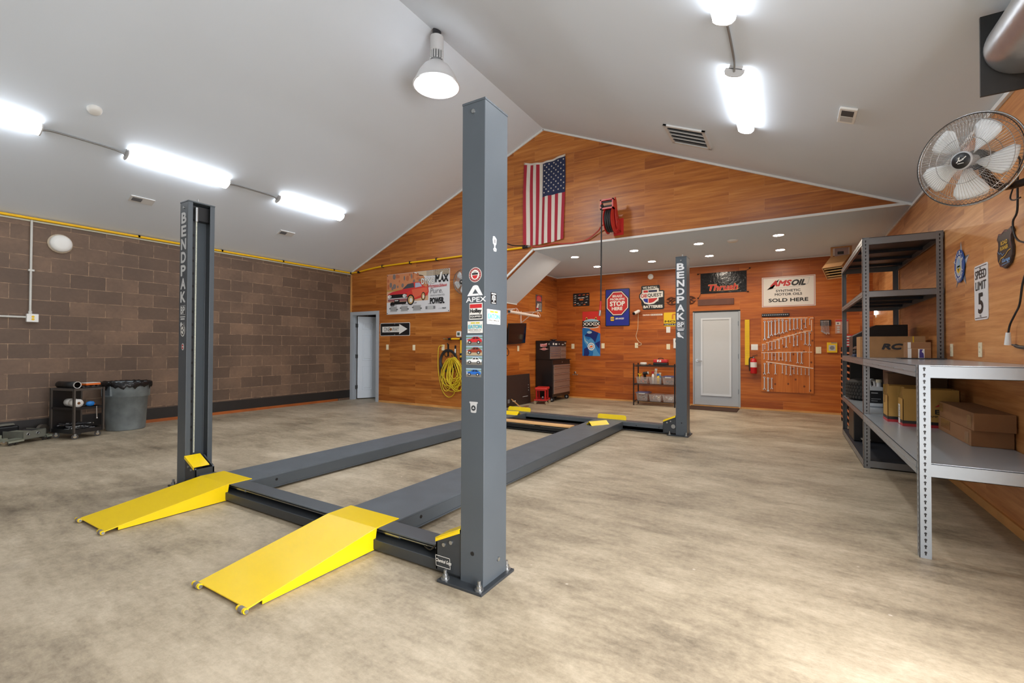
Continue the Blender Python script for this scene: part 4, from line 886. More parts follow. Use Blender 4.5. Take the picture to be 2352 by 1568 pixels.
f.text('Pure.', .71, .45, .9, .57, GREYP, 9, .0, .2); f.text('UNADULTERATED', .71, .38, .93, .42, GREYP, 9, .0); f.text('POWER.', .71, .2, .93, .35, K, 9, .06)
for u, w in ((.07, .11), (.25, .11), (.45, .12), (.66, .11)):
    if u < .6: f.rect(u-.01, .06, u+w, .2, LGREY, 4); f.rect(u+.0, .075, u+w-.01, .185, mat('muffler_grey', (160, 160, 160), .4), 5); f.rect(u-.025, .13, u, .16, GREYP, 4); f.rect(u+w-.01, .1, u+w+.015, .13, GREYP, 4)
    else: f.rect(u-.02, .085, u+w+.02, .155, GREYP, 4); f.rect(u+.01, .08, u+w-.01, .165, LGREY, 5)
f.rect(.08, .215, .17, .225, GREYP, 5); f.rect(.26, .225, .37, .236, GREYP, 5); f.text('VT', .46, .235, .5, .265, K, 5, .06, .3); f.rect(.68, .205, .74, .216, GREYP, 5)
f.text('DYNO', .84, .075, .89, .1, LGREY, 5, .03); f.text('MAX', .895, .075, .95, .11, K, 5, .06)
mb.build('artwork', t)
for u in (.012, .988, .45):
    for v in (.025, .975):
        if u == .45 and v < .5: continue
        m = MB(); p = f.P(u, v, 2); m.cyl(p, p+Vector((0, -.004, 0)), .011, DARK, 10); m.build('grommet', t)
# one way sign
t, f, mb = sign('road_sign', 'black and white one-way arrow sign beside the left door', 'road sign', -8.105, 1.527, -7.176, 1.822, Wp, Y1, .004, 0, corner=.03)
r = .085; f.poly([(.012, .06), (.03, .035), (.97, .035), (.988, .06), (.988, .94), (.97, .965), (.03, .965), (.012, .94)], K, 1)
f.poly([(.07, .28), (.65, .28), (.65, .12), (.92, .51), (.65, .9), (.65, .72), (.07, .72)], Wp, 2); f.text('ONE', .13, .345, .345, .66, K, 4, .0); f.text('WAY', .41, .345, .64, .66, K, 4, .0)
f.ell(.365, .5, .04, .11, mat('rust_stain', (150, 92, 44), .7), 3, 18); mb.build('lettering', t)
for v in (.1, .9): m = MB(); p = f.P(.5, v, 1.5); m.cyl(p, p+Vector((0, -.006, 0)), .012, STEEL, 10); m.build('bolt', t)
# brake sign
t, f, mb = sign('sign', 'tall blue sign with a red octagon about brakes on the alcove back wall', 'sign', -3.858, 1.795, -3.252, 2.702, K, None, .006, 0, corner=.03)
f.rect(.03, .02, .97, .98, BLUE, 1)
def octo(s): 
    c = .3; return [(.5+s*(a-.5), .61+s*(b-.5)*.72) for a, b in ((c, 0), (1-c, 0), (1, c), (1, 1-c), (1-c, 1), (c, 1), (0, 1-c), (0, c))]
f.poly(octo(.93), K, 1.5); f.poly(octo(.87), Wp, 2); f.poly(octo(.81), RED, 3)
f.text('BRAKE', .3, .77, .7, .835, Wp, 4, .05); f.text('PROBLEMS', .2, .69, .8, .75, Wp, 4, .05); f.text('STOP', .19, .535, .81, .67, Wp, 4, .07); f.text('HERE', .27, .425, .71, .515, Wp, 4, .07)
f.poly([(.18, .2), (.23, .265), (.36, .265), (.41, .2), (.36, .135), (.23, .135)], K, 2); f.poly([(.195, .2), (.24, .255), (.35, .255), (.395, .2), (.35, .145), (.24, .145)], YELP, 3); f.rect(.2, .18, .39, .222, BLUE, 4); f.text('NAPA', .22, .186, .37, .217, YELP, 5, .05); f.text('BRAKES', .42, .18, .76, .225, Wp, 4, .06, .3)
mb.build('artwork', t)
# battery sign, cut to shape
o = Vector((-3.03, YB, 2.165)); w, h = .58, .565
t = thing('sign', 'black cut-out sign about batteries beside the blue brake sign', 'sign', (-2.74, YB, 2.45))
out = [(.15, .02), (.2, 0), (.96, 0), (1, .05), (1, .74), (.95, .78), (.83, .78), (.83, .95), (.8, 1), (.12, 1), (.09, .96), (.09, .74), (.02, .66), (0, .56), (.02, .46), (.09, .38), (.1, .22), (.15, .12)]
m = MB(); m.prism([(a*w, b*h) for a, b in out], K, o+Vector((0, -.001, 0)), (1,0,0), (0,0,1), .006); m.build('panel', t)
mb = MB(); f = Face(mb, o+Vector((0, -.007, 0)), (1,0,0), (0,0,1), w, h, .001)
f.text('WE INSTALL', .15, .86, .75, .96, Wp, 2, .05); f.text('BATTERIES', .18, .06, .94, .18, Wp, 2, .07)
f.poly([(.13, .83), (.79, .86), (.79, .73), (.95, .73), (.95, .5), (.78, .48), (.78, .38), (.6, .24), (.4, .21), (.22, .26), (.14, .4), (.05, .5), (.05, .62), (.13, .7)], Wp, 1)
f.rect(.18, .71, .36, .8, RED, 2); f.rect(.38, .72, .72, .8, NAVY, 2); f.text('CAR', .08, .5, .33, .66, RED, 3, .04); f.text('QUEST', .34, .5, .9, .66, K, 3, .03)
f.poly([(.18, .46), (.36, .46), (.36, .28), (.24, .32), (.18, .4)], BLUE, 2); f.poly([(.38, .46), (.73, .47), (.72, .42), (.58, .31), (.48, .28), (.38, .28)], RED, 2); f.ell(.76, .33, .012, .012, Wp, 2, 8); mb.build('artwork', t)
# black vinyl banner (mascot left out, lettering kept)
t, f, mb = sign('banner', 'wrinkled glossy black vinyl banner with red lettering above the back door', 'banner', -1.672, 2.463, -.764, 2.913, mat('black_vinyl', (24, 22, 24), .16, 0, 0, 1, .55, 14), None, .004)
f.text('Thrush', .15, .14, .8, .42, RED, 2, .05, .25); f.text('Thrush', .14, .12, .81, .44, mat('orange_edge', (232, 150, 80), .4), 1.4, .08, .25); f.poly([(.78, .14), (.86, .22), (.8, .12), (.2, .1)], mat('orange_edge', (232, 150, 80), .4), 1.2)
mb.build('lettering', t)
for u, v, du, dv in ((0, 1, -.05, -.01), (1, 1, .06, .04), (0, 0, -.05, -.09), (1, 0, .025, .0)):
    m = MB(); p = f.P(u, v, 0); q = p+Vector((du, 0, dv)); p.y = q.y = YB-.02; m.tube(smooth_path([p, (p+q)/2+Vector((.01, 0, 0)), q], 4), .005, BLACK, 6); m.ball(q, .016, BLACK, 10); m.build('bungee', t)
MB().box((-1.727, YB-.022, 2.208), (-1.005, YB, 2.34), mat('dark_plank', (104, 62, 46), .5, 0, .2, 6)).thing('plank_sign', 'plain dark brown plank above the back door', 'plank', (-1.366, YB, 2.27), None, .003)
# oil sign
t, f, mb = sign('sign', 'white motor oil sign with red border above the pine wrench board', 'sign', -.483, 2.118, .443, 2.73, mat('sign_white', (232, 226, 218), .35), None, .006)
PK = mat('pink_rule', (196, 120, 112), .5)
for a, b in (((.015, .02), (.985, .035)), ((.015, .965), (.985, .98)), ((.015, .02), (.025, .98)), ((.975, .02), (.985, .98))): f.rect(*a, *b, PK, 1)
f.poly([(.1, .58), (.2, .6), (.33, .92), (.9, .92), (.87, .72), (.78, .66), (.3, .62)], LGREY, 1); f.poly([(.11, .595), (.21, .61), (.34, .91), (.89, .91), (.86, .73), (.77, .675), (.3, .635)], mat('sign_white', (232, 226, 218), .35), 1.6)
f.text('AMS', .16, .68, .54, .88, RED, 3, .075, .35); f.text('OIL', .545, .68, .82, .88, K, 3, .075, .35)
f.text('SYNTHETIC', .27, .49, .73, .57, K, 2, .035); f.text('MOTOR OILS', .25, .37, .76, .45, K, 2, .035); f.text('SOLD HERE', .13, .16, .87, .28, K, 2, .055); mb.build('lettering', t)
# sports towel
t, f, mb = sign('towel', 'tall sports beach towel printed with blue player and roman numerals on the alcove wall', 'towel', -4.458, 1.07, -3.987, 2.178, mat('towel_red', (208, 50, 44), .9), None, .006)
B1, B2, B3, B4 = mat('towel_blue', (30, 110, 180), .9), mat('towel_navy', (24, 40, 110), .9), mat('towel_pale', (160, 198, 216), .9), mat('towel_sky', (80, 150, 200), .9)
f.poly([(0, 0), (1, 0), (1, .55), (.5, .63), (0, .63)], B1, 1); f.poly([(.42, .6), (1, .67), (1, .5)], mat('towel_orange', (216, 108, 52), .9), 2); f.poly([(0, .79), (.5, .84), (1, .79), (1, .66), (.5, .6), (0, .66)], mat('towel_orange', (216, 108, 52), .9), 1.5)
f.poly([(.0, .65), (1, .68), (1, .79), (0, .79)], K, 3); f.ell(.5, .77, .42, .06, B3, 3.5, 24, 0, PI); f.text('XXXIX', .03, .68, .98, .755, Wp, 4, .05); f.ell(.5, .655, .45, .035, Wp, 3.6, 24, PI, 2*PI); f.ell(.5, .665, .38, .03, K, 3.8, 24, PI, 2*PI)
for u in (.24, .76): f.ell(u, .845, .055, .028, mat('towel_gold', (222, 170, 80), .9), 4, 12); f.rect(u-.03, .81, u+.03, .85, mat('towel_gold', (222, 170, 80), .9), 4)
f.poly([(.1, .45), (.45, .58), (.9, .52), (.72, .3), (.62, .36), (.45, .42)], B2, 2); f.poly([(.7, .28), (1, .34), (.95, .16)], B2, 2); f.poly([(.08, .0), (.1, .16), (.3, .2), (.4, .06), (.34, 0)], B2, 2)
f.ell(.4, .53, .14, .03, B3, 4, 18); f.poly([(.06, .46), (.12, .47), (.2, .4), (.34, .36), (.42, .38), (.5, .395), (.6, .36), (.68, .3), (.72, .22), (.85, .1), (1, .02), (1, 0), (.58, 0), (.62, .1), (.4, .13), (.28, .2), (.1, .32)], B4, 3); f.poly([(.1, .44), (.2, .34), (.34, .3), (.3, .26), (.14, .34)], B3, 4)
f.ell(.5, .21, .2, .085, Wp, 5, 26); f.ell(.5, .21, .15, .062, B4, 6, 24); f.ell(.5, .21, .12, .045, Wp, 7, 22); f.poly([(.4, .2), (.5, .235), (.6, .225), (.56, .19), (.44, .185)], ORANGE, 8); mb.build('print', t)
# small truck poster
t, f, mb = sign('poster', 'small black tin sign covered with little trucks left of the blue brake sign', 'poster', -4.716, 2.32, -4.272, 2.648, K, None, .004, 0, corner=.02)
f.rect(.3, .61, .48, .67, Wp, 2); f.rect(.51, .61, .7, .67, Wp, 2); f.poly([(.36, .5), (.42, .55), (.6, .55), (.66, .5), (.6, .45), (.42, .45)], ORANGE, 2)
rq = random.Random(8)
for u, v in ((.14, .82), (.4, .86), (.66, .86), (.14, .66), (.84, .7), (.14, .48), (.86, .5), (.12, .3), (.3, .22), (.55, .25), (.8, .27), (.12, .14), (.4, .1), (.7, .12), (.88, .86)):
    c = [GREYP, LGREY, RED, ORANGE, CAN2][rq.randrange(5)]; f.poly([(u-.08, v-.03), (u-.08, v+.01), (u-.02, v+.015), (u, v+.045), (u+.05, v+.045), (u+.06, v), (u+.08, v-.03)], c, 2)
    for q in (-.05, .05): f.ell(u+q, v-.032, .016, .02, DARK, 3, 8)
mb.build('artwork', t)
# yellow parts sign
t, f, mb = sign('sign', 'yellow and black parts sign partly behind the far right lift post', 'sign', -2.462, 1.768, -1.92, 2.082, YELP, None, .006, 0, corner=.02)
f.rect(.0, .06, 1, .2, K, 1); f.text('PARTS & ACCESSORIES', .04, .09, .96, .165, Wp, 2, .03); f.text('MOPAR', .04, .27, .97, .43, K, 2, .05)
m2 = mat('orange_m', (206, 128, 40), .5)
for u in (.36, .5, .64): f.rect(u-.035, .52, u+.035, .8, m2, 2)
f.ell(.43, .8, .1, .12, m2, 2, 16, 0, PI); f.ell(.57, .8, .1, .12, m2, 2, 16, 0, PI); mb.build('lettering', t)
# caution strip
t, f, mb = sign('sign', 'narrow caution strip label beside the wall camera', 'sign', -2.948, 2.022, -2.489, 2.062, mat('clear_strip', (204, 130, 84), .4), None, .002)
f.text('CAUTION', .01, .1, .36, .85, Wp, 2, .07); f.rect(.41, .05, .99, .95, Wp, 1); [f.rect(.43+.09*i, .25, .495+.09*i, .75, mat('strip_tan', (190, 160, 130), .5), 2) for i in range(6)]; mb.build('lettering', t)
# dark swirl ornament
SW = mat('rusted_dark_metal', (86, 46, 30), .5, .3)
t = thing('metal_ornament', 'dark metal tribal swirl ornament behind the far right lift post', 'ornament', (-2.087, YB, 2.34))
for s in (1, -1):
    m = MB(); cx0 = -2.087
    for pts in ([(.02, .0), (.1, .06), (.18, .05), (.25, -.01), (.31, -.02)], [(.02, -.01), (.12, -.06), (.2, -.07), (.27, -.05), (.31, .0)], [(.05, .02), (.14, .02), (.2, -.03), (.16, -.06)], [(.1, .05), (.2, .085), (.28, .06), (.31, .03)], [(.2, .0), (.24, .04), (.28, .03)], [(.03, .0), (.06, .08), (.02, .1)]):
        P_ = smooth_path([(cx0+s*a, YB-.012, 2.335+b) for a, b in pts], 6); k = len(P_); m.tube(P_, [.004+.011*math.sin(PI*i/(k-1)) for i in range(k)], SW, 6)
    m.build('swirl', t)
# poster on the alcove side wall
t, f, mb = sign('poster', 'narrow poster with a red badge on the alcove side wall below the sloping soffit', 'poster', 0, 0, .325, .4, mat('poster_grey', (96, 88, 92), .4), None, .003, 0, (0,1,0), (XA, 9.605, 2.143))
f.ell(.5, .8, .4, .17, RED, 1, 20); f.ell(.5, .8, .3, .12, mat('poster_pink', (214, 96, 96), .5), 2, 20); f.poly([(.1, .62), (.9, .62), (.8, .74), (.2, .74)], mat('poster_pink', (214, 96, 96), .5), 1.5)
f.poly([(.1, .2), (.3, .5), (.5, .45), (.4, .2)], Wp, 2); f.rect(.55, .1, .9, .5, LGREY, 2); f.rect(.05, .1, .4, .2, RED, 3); f.rect(.15, .03, .85, .085, Wp, 3)
for i in range(5): f.rect(.58, .14+.07*i, .88, .17+.07*i, DARK, 3)
mb.build('artwork', t)
# right wall: star, speed sign, shield
UY = (0,-1,0)
t = thing('badge_sign', 'silver star shaped police plaque with blue ring on the right wall', 'plaque', (XR, 5.648, 2.02))
c = Vector((XR, 5.648, 2.022)); m = MB(); pts = []
for k in range(10):
    R_ = 1 if k % 2 == 0 else .42; a = PI/2+PI*k/5; pts.append((R_*.235*math.cos(a), R_*.222*math.sin(a)))
for k in range(10):
    a, b = pts[k], pts[(k+1) % 10]
    sv = mat('star_silver', (206, 206, 208), .3, .4) if k % 2 else mat('star_shade', (120, 122, 128), .35, .4)
    q = [c+Vector((-.002, -a[0], a[1])), c+Vector((-.002, -b[0], b[1])), c+Vector((-.012, 0, 0)), c+Vector((-.001, -a[0], a[1])), c+Vector((-.001, -b[0], b[1]))]
    m.add(q, [(0, 1, 2), (0, 3, 4, 1)], sv)
m.build('star', t)
mb = MB(); w, h = .27, .27; f = Face(mb, c+Vector((-.0155, w/2, -h/2)), UY, (0,0,1), w, h, .001)
m = MB(); m.prism([(w*.5+w*.5*math.cos(2*PI*i/40), h*.5+h*.55*math.sin(2*PI*i/40)) for i in range(40)], mat('ring_blue', (36, 84, 160), .4), c+Vector((-.008, w/2, -h/2)), UY, (0,0,1), .007); m.build('ring', t)
def arctext(f, s, r, a0, a1, size, mt, flip=False):
    n = len(s)
    for i, ch in enumerate(s):
        if ch == ' ': continue
        a = a0+(a1-a0)*(i/(n-1) if n > 1 else .5); vs, fs_ = textmesh(ch, .03); ca, sa = math.cos(a), math.sin(a)
        U2 = Vector((sa, -ca)) if not flip else Vector((-sa, ca)); V2 = Vector((ca, sa)) if not flip else Vector((-ca, -sa))
        cc = Vector((.5+r*ca, .5+r*sa*1.1))
        f.mb.add([f.P(*(cc+U2*((x-.5)*size*.75)+V2*((y-.5)*size)), 3) for x, y in vs], fs_, mt)
arctext(f, 'POLICE', .41, PI*.86, PI*.14, .13, Wp); arctext(f, 'DEPARTMENT', .41, PI*1.12, PI*1.88, .12, Wp, True)
f.ell(.5, .5, .31, .34, Wp, 1, 32); f.ell(.5, .5, .29, .32, LGREY, 2, 30); f.poly([(.3, .45), (.5, .4), (.7, .45), (.68, .34), (.5, .26), (.32, .34)], YELP, 3); f.poly([(.3, .44), (.5, .47), (.7, .44), (.66, .52), (.34, .52)], mat('seal_green', (96, 128, 60), .5), 3); f.ell(.5, .6, .14, .16, mat('seal_sky', (150, 180, 210), .5), 3, 20); f.poly([(.42, .42), (.58, .42), (.5, .3)], mat('seal_brown', (110, 80, 40), .5), 4); mb.build('seal', t)
t, f, mb = sign('road_sign', 'white speed limit sign on the right wall above the workbench', 'road sign', 0, 0, .305, .45, mat('road_sign_white', (236, 236, 236), .35), None, .004, 0, UY, (XR, 5.292, 1.508), .025)
for a, b in (((.06, .03), (.94, .042)), ((.06, .958), (.94, .97)), ((.03, .06), (.045, .94)), ((.955, .06), (.97, .94))): 
    if b[0]-a[0] > .5: f.rect(*a, *b, K, 1)
f.text('SPEED', .09, .745, .91, .905, K, 2, .02); f.text('LIMIT', .11, .545, .89, .70, K, 2, .02); f.text('5', .3, .11, .68, .49, K, 2, .04); mb.build('lettering', t)
for v in (.93, .07): m = MB(); p = f.P(.5, v, 1.2); m.cyl(p, p+Vector((-.005, 0, 0)), .009, STEEL, 10); m.build('bolt', t)
# dark shield plaque
t = thing('badge_sign', 'dark shield shaped garage plaque with neon style lettering on the right wall', 'plaque', (XR, 4.61, 1.98))
o = Vector((XR, 4.75, 1.845)); w, h = .28, .28
sh = [(.5, 0), (.62, .04), (.82, .1), (.95, .28), (.97, .5), (.9, .64), (.9, .78), (1, .88), (.9, 1), (.72, .96), (.5, 1.0), (.28, .94), (.1, .97), (.0, .84), (.1, .72), (.1, .6), (.02, .46), (.06, .24), (.2, .09), (.38, .05)]
m = MB(); m.prism([(a*w, b*h) for a, b in sh], mat('plaque_dark', (52, 42, 40), .4), o+Vector((-.003, 0, 0)), UY, (0,0,1), .016); m.build('panel', t, bevel=.003)
mb = MB(); f = Face(mb, o+Vector((-.0195, 0, 0)), UY, (0,0,1), w, h, .001)
NB, NY, NP = mat('neon_blue', (110, 160, 210), .4), mat('neon_yellow', (226, 180, 60), .4), mat('neon_pink', (150, 70, 80), .4)
f.text('ROAD', .3, .62, .72, .73, NY, 2, .05); f.text('RUNNER', .26, .49, .76, .59, NY, 2, .05); f.text('Garage', .36, .14, .86, .27, NB, 2, .05, .15); f.line([(.36, .11), (.84, .13)], .004, NB, 2)
ins = [(.5+.93*(a-.5), .5+.93*(b-.5)) for a, b in sh]; f.line(ins[9:19]+[ins[19]], .004, NP, 1.5); f.line(ins[4:9], .004, NP, 1.5); f.line([(.1, .5), (.2, .42), (.3, .44), (.4, .36), (.5, .4)], .005, NB, 2); f.line([(.2, .2), (.3, .3), (.45, .3), (.6, .34), (.75, .42), (.9, .44)], .006, NY, 2)
mb.build('lettering', t)
# ---------------------------------------------------------------- steel shelving and workbench on the right
RK = mat('galvanised_grey_paint', (152, 160, 166), .42, .4, .05, 4); RKT = mat('bench_deck_grey', (182, 190, 196), .24, .35, .04, 3)
RKD = mat('tall_rack_grey', (128, 130, 132), .34, .5, .05, 4); DECKD = mat('rack_deck_dark', (42, 47, 56), .45, .1)
def rack_post(parent, x, y, h, sx, sy, mt, fl=.056):
    """angle post; flanges run sx in x and sy in y from the corner; keyhole slots punched along both"""
    m = MB(); t = .003
    m.box((x, y, 0), (x+sx*fl, y+sy*t, h), mt); m.box((x, y, 0), (x+sx*t, y+sy*fl, h), mt)
    z = .03; e = .0006
    while z < h-.02:
        for ax in (0, 1):
            if ax == 0:
                u = Vector((1 if sy > 0 else -1, 0, 0)); c = Vector((x+sx*fl*.5, y-sy*e, z))
            else:
                u = Vector((0, -1 if sx > 0 else 1, 0)); c = Vector((x-sx*e, y+sy*fl*.5, z))
            pts = [c+u*(.0068*math.cos(a))+Vector((0, 0, .0068*math.sin(a)+.006)) for a in [2*PI*i/10 for i in range(10)]]
            m.add(pts, [tuple(range(10))], BLACK); m.add([c+u*a+Vector((0, 0, b)) for a, b in ((-.0035, -.011), (.0035, -.011), (.0035, .002), (-.0035, .002))], [(0, 1, 2, 3)], BLACK)
        z += .0385
    return m.build('post', parent)
def beam(parent, a, b, h, mt, riv=0, ax='y', side=-1):
    m = MB(); a = Vector(a); b = Vector(b)
    if ax == 'y':
        x = a.x; m.box((x, a.y, a.z-h), (x+side*-.0025, b.y, a.z), mt); m.box((x, a.y, a.z-.003), (x-side*.03, b.y, a.z), mt); m.box((x, a.y, a.z-h), (x-side*.02, b.y, a.z-h+.003), mt); m.bar((x+side*.001, a.y, a.z-h*.5), (x+side*.001, b.y, a.z-h*.5), .003, .01, mt)
        for i in range(riv):
            y = a.y+(b.y-a.y)*(i+1)/(riv+1); m.cyl((x, y, a.z-h*.5), (x+side*.005, y, a.z-h*.5), .006, STEEL, 8)
    else:
        y = a.y; m.box((a.x, y, a.z-h), (b.x, y+.0025, a.z), mt); m.box((a.x, y, a.z-.003), (b.x, y+.03, a.z), mt); m.box((a.x, y, a.z-h), (b.x, y+.02, a.z-h+.003), mt)
    return m.build('beam', parent)
def deck(parent, x0, x1, y0, y1, z, mt, ribs=0):
    m = MB(); m.box((x0, y0, z-.012), (x1, y1, z-.002), mt)
    for i in range(ribs):
        y = y0+(y1-y0)*(i+.5)/ribs; m.box((x0, y-.03, z-.04), (x1, y+.03, z-.012), mt)
    return m.build('shelf_deck', parent)
BX0, BX1 = .674, 1.322
t = thing('workbench', 'long grey steel workbench with punched angle posts along the right wall', 'workbench', (1.0, 4.9, 0))
for x, sx in ((BX0, 1), (BX1, -1)):
    rack_post(t, x, 3.688, 1.172, sx, 1, RK); 
    if sx < 0: rack_post(t, x, 6.128, 1.172, sx, -1, RK)
for z, h in ((1.168, .075), (.575, .08)):
    beam(t, (BX0-.002, 3.75 if z > 1 else 3.75, z), (BX0-.002, 6.128, z), h, RK, 6); beam(t, (BX1+.002, 3.69, z), (BX1+.002, 6.128, z), h, RK, 0, 'y', 1)
    beam(t, (BX0+.056, 3.690, z-.001), (BX1-.056, 3.690, z-.001), h, RK, 0, 'x'); beam(t, (BX0+.01, 6.095, z-.001), (BX1-.056, 6.095, z-.001), h, RK, 0, 'x')
    deck(t, BX0+.002, BX1-.002, 3.70, 6.128, z+.004, RKT)
t = thing('storage_rack', 'tall grey steel storage rack with dark shelves at the far end of the workbench', 'shelving', (1.0, 7.27, 0))
for y, sy in ((6.138, 1), (8.40, -1)):
    for x, sx in ((BX0, 1), (BX1, -1)): rack_post(t, x, y, 2.46, sx, sy, RKD)
for i, (z, h) in enumerate(((2.455, .075), (1.885, .065), (1.168, .075), (.575, .07), (.085, .075))):
    beam(t, (BX0-.002, 6.138, z), (BX0-.002, 8.4, z), h, RKD, 6); beam(t, (BX1+.002, 6.138, z), (BX1+.002, 8.4, z), h, RKD, 0, 'y', 1)
    if z > 1.2 or z < .1: beam(t, (BX0+.056, 6.141, z-.001), (BX1-.056, 6.141, z-.001), h, RKD, 0, 'x')
    beam(t, (BX0+.01, 8.39, z-.001), (BX1-.056, 8.39, z-.001), h, RKD, 0, 'x')
    deck(t, BX0+.002, BX1-.002, 6.145, 8.395, z+.004, DECKD if z > 1.2 or z < .1 else RKT, 4 if z > 1.2 else 0)
ZB, ZS = 1.1705, .5775    # top of the decks
def carton(name, label, lo, hi, mt=CARD, rot=0., tape=None, cat='box', base=None):
    w, d, h = (hi[0]-lo[0], hi[1]-lo[1], hi[2]-lo[2]); o = Vector(((lo[0]+hi[0])/2, (lo[1]+hi[1])/2, lo[2]))
    t = thing(name, label, cat, o); t.rotation_euler = (0, 0, rot)
    m = MB(); c = o; m.box((c.x-w/2, c.y-d/2, c.z), (c.x+w/2, c.y+d/2, c.z+h), mt); m.build('carton', t, bevel=.003)
    return t, c, w, d, h
TAPE = mat('packing_tape', (150, 110, 66), .25); CARD2 = mat('brown_cardboard', (150, 106, 68), .75, 0, .08, 10)
t, c, w, d, h = carton('cardboard_box', 'long cardboard box printed with two black letters on the tall rack', (.70, 6.63, ZB), (1.275, 6.95, ZB+.24))
mb = MB(); f = Face(mb, (c.x-w/2, c.y-d/2-.0005, c.z), (1,0,0), (0,0,1), w, h); f.text('RC', .34, .37, .64, .67, DARK, 1, .1, .35); f.rect(.34, .32, .6, .335, CARD2, 1); mb.build('printing', t)
m = MB(); m.box((c.x-.01+.19, c.y-d/2-.001, c.z+h*.55), (c.x+.19, c.y-d/2, c.z+h), YELP); m.build('tape', t)
t, c, w, d, h = carton('cardboard_box', 'small cardboard box with a purple label at the back of the bench top', (1.0, 5.90, ZB+.0098), (1.175, 6.09, ZB+.165), CARD2)
mb = MB(); f = Face(mb, (c.x-w/2, c.y-d/2-.0005, c.z), (1,0,0), (0,0,1), w, h); f.rect(.0, .56, 1, .6, CARD, .6); f.rect(.45, .0, .72, .58, Wp, 1); f.poly([(.5, .02), (.7, .02), (.68, .3), (.6, .4), (.66, .55), (.52, .56), (.5, .3)], mat('purple_print', (70, 56, 130), .5), 2); f.rect(.0, 0, .16, .6, Wp, 1); f.rect(.0, .62, .14, 1, Wp, 1); mb.build('labels', t)
MB().box((.94, 5.85, ZB+.002), (1.28, 6.1, ZB+.0095), DARK).thing('dark_slab', 'thin dark closed slab lying under the purple labelled box', 'slab', (1.1, 6.06, ZB))
# black sloped cabinet and folded cloth behind the long box
m = MB(); m.prism([(0, 0), (.55, 0), (.55, .40), (.24, .40), (0, .26)], mat('black_case', (18, 18, 20), .4), (.70, 7.75, ZB), (1,0,0), (0,0,1), .4)
m.thing('cabinet', 'black cabinet with a sloped front standing behind the long box on the tall rack', 'cabinet', (.97, 7.55, ZB), None, .004)
rq = random.Random(2)
for i, (c_, l_) in enumerate((((52, 60, 84), 'dark blue folded cloth at the bottom of the pile on the tall rack'), ((30, 30, 34), 'black folded cloth in the middle of the pile on the tall rack'), ((96, 70, 56), 'brown folded cloth on top of the pile on the tall rack'))):
    m = MB(); n = 12; vs = []; z0 = ZB+.046*i; X0, Y0_, w, d = .685+.006*i, 7.0, .17, .3
    for k, zz in ((0, z0+.001), (1, z0+.033)):
        for a in range(n+1):
            for b in range(n+1): vs.append((X0+w*a/n, Y0_+d*b/n, zz+(.006*math.sin(a*1.3+b*.8+i) if k else 0)-(.012 if k and a in (0, n) else 0)))
    N1 = (n+1)**2; fs_ = []
    for a in range(n):
        for b in range(n): q = a*(n+1)+b; fs_ += [(q, q+1, q+n+2, q+n+1), (N1+q, N1+q+n+1, N1+q+n+2, N1+q+1)]
    for a in range(n):
        fs_ += [(a*(n+1), (a+1)*(n+1), N1+(a+1)*(n+1), N1+a*(n+1)), (a*(n+1)+n, N1+a*(n+1)+n, N1+(a+1)*(n+1)+n, (a+1)*(n+1)+n), (a, N1+a, N1+a+1, a+1), (n*(n+1)+a, n*(n+1)+a+1, N1+n*(n+1)+a+1, N1+n*(n+1)+a)]
    m.add(vs, fs_, mat('cloth_%d' % i, c_, .9), True); m.thing('folded_cloth', l_, 'cloth', (X0+w/2, Y0_+d/2, z0), 'folded cloths on the tall rack')
# tire lying on the lower shelf of the tall rack
t = thing('tire', 'black car tire lying flat on the lower shelf of the tall rack', 'tire', (.985, 7.85, ZS))
M = Matrix.Translation((.985, 7.85, ZS)); R_ = .31
m = MB(); m.lathe([(.17, .03), (.2, .005), (.26, 0), (.295, .02), (R_, .05), (R_+.004, .135), (R_, .22), (.295, .25), (.26, .27), (.2, .265), (.17, .24), (.165, .135), (.17, .03)], RUBBER, 56, M); m.build('carcass', t)
m = MB(); TR = mat('tread_rubber', (44, 42, 40), .8)
for k in range(48):
    for j in range(5):
        a = 2*PI*(k+(j % 2)*.5)/48; z = ZS+.045+.045*j; q = Matrix.Translation((.985, 7.85, 0)) @ Matrix.Rotation(a, 4, 'Z') @ Matrix.Translation((R_+.004, 0, z)) @ Matrix.Rotation(.35*(1 if j % 2 else -1), 4, 'X'); m.box((-.006, -.016, -.018), (.005, .016, .018), TR, q)
m.build('tread', t)
# white jug
t = thing('jug', 'white plastic jug with a black label beside the tire', 'jug', (.86, 6.95, ZS))
m = MB(); JW = mat('jug_white', (214, 216, 218), .4); jx, jy, jw, jd, jh = .80, 6.88, .15, .22, .24
m.box((jx, jy, ZS), (jx+jw, jy+jd, ZS+jh), JW); m.build('body', t, bevel=.018, seg=4)
m = MB(); m.tube(smooth_path([(jx+.03, jy+.03, ZS+jh-.012), (jx+.02, jy+.05, ZS+jh+.05), (jx+.04, jy+.1, ZS+jh+.075), (jx+.08, jy+.16, ZS+jh+.06), (jx+.09, jy+.18, ZS+jh-.012)], 5), .016, JW, 10); m.build('handle', t)
m = MB(); m.cyl((jx+.11, jy+.05, ZS+jh-.005), (jx+.11, jy+.05, ZS+jh+.06), .024, JW, 16); m.cyl((jx+.11, jy+.05, ZS+jh+.05), (jx+.11, jy+.05, ZS+jh+.085), .03, mat('beige_cap', (206, 196, 170), .5), 16); m.build('cap', t)
mb = MB(); f = Face(mb, (jx, jy-.0005, ZS), (1,0,0), (0,0,1), jw, jh); f.rect(.1, .2, .92, .82, K, 1); f.text('MOTOR', .18, .68, .8, .76, Wp, 2, .03) if False else f.rect(.2, .68, .62, .72, LGREY, 2); f.rect(.2, .4, .8, .42, LGREY, 2); f.rect(.2, .3, .6, .32, LGREY, 2); mb.build('label', t)
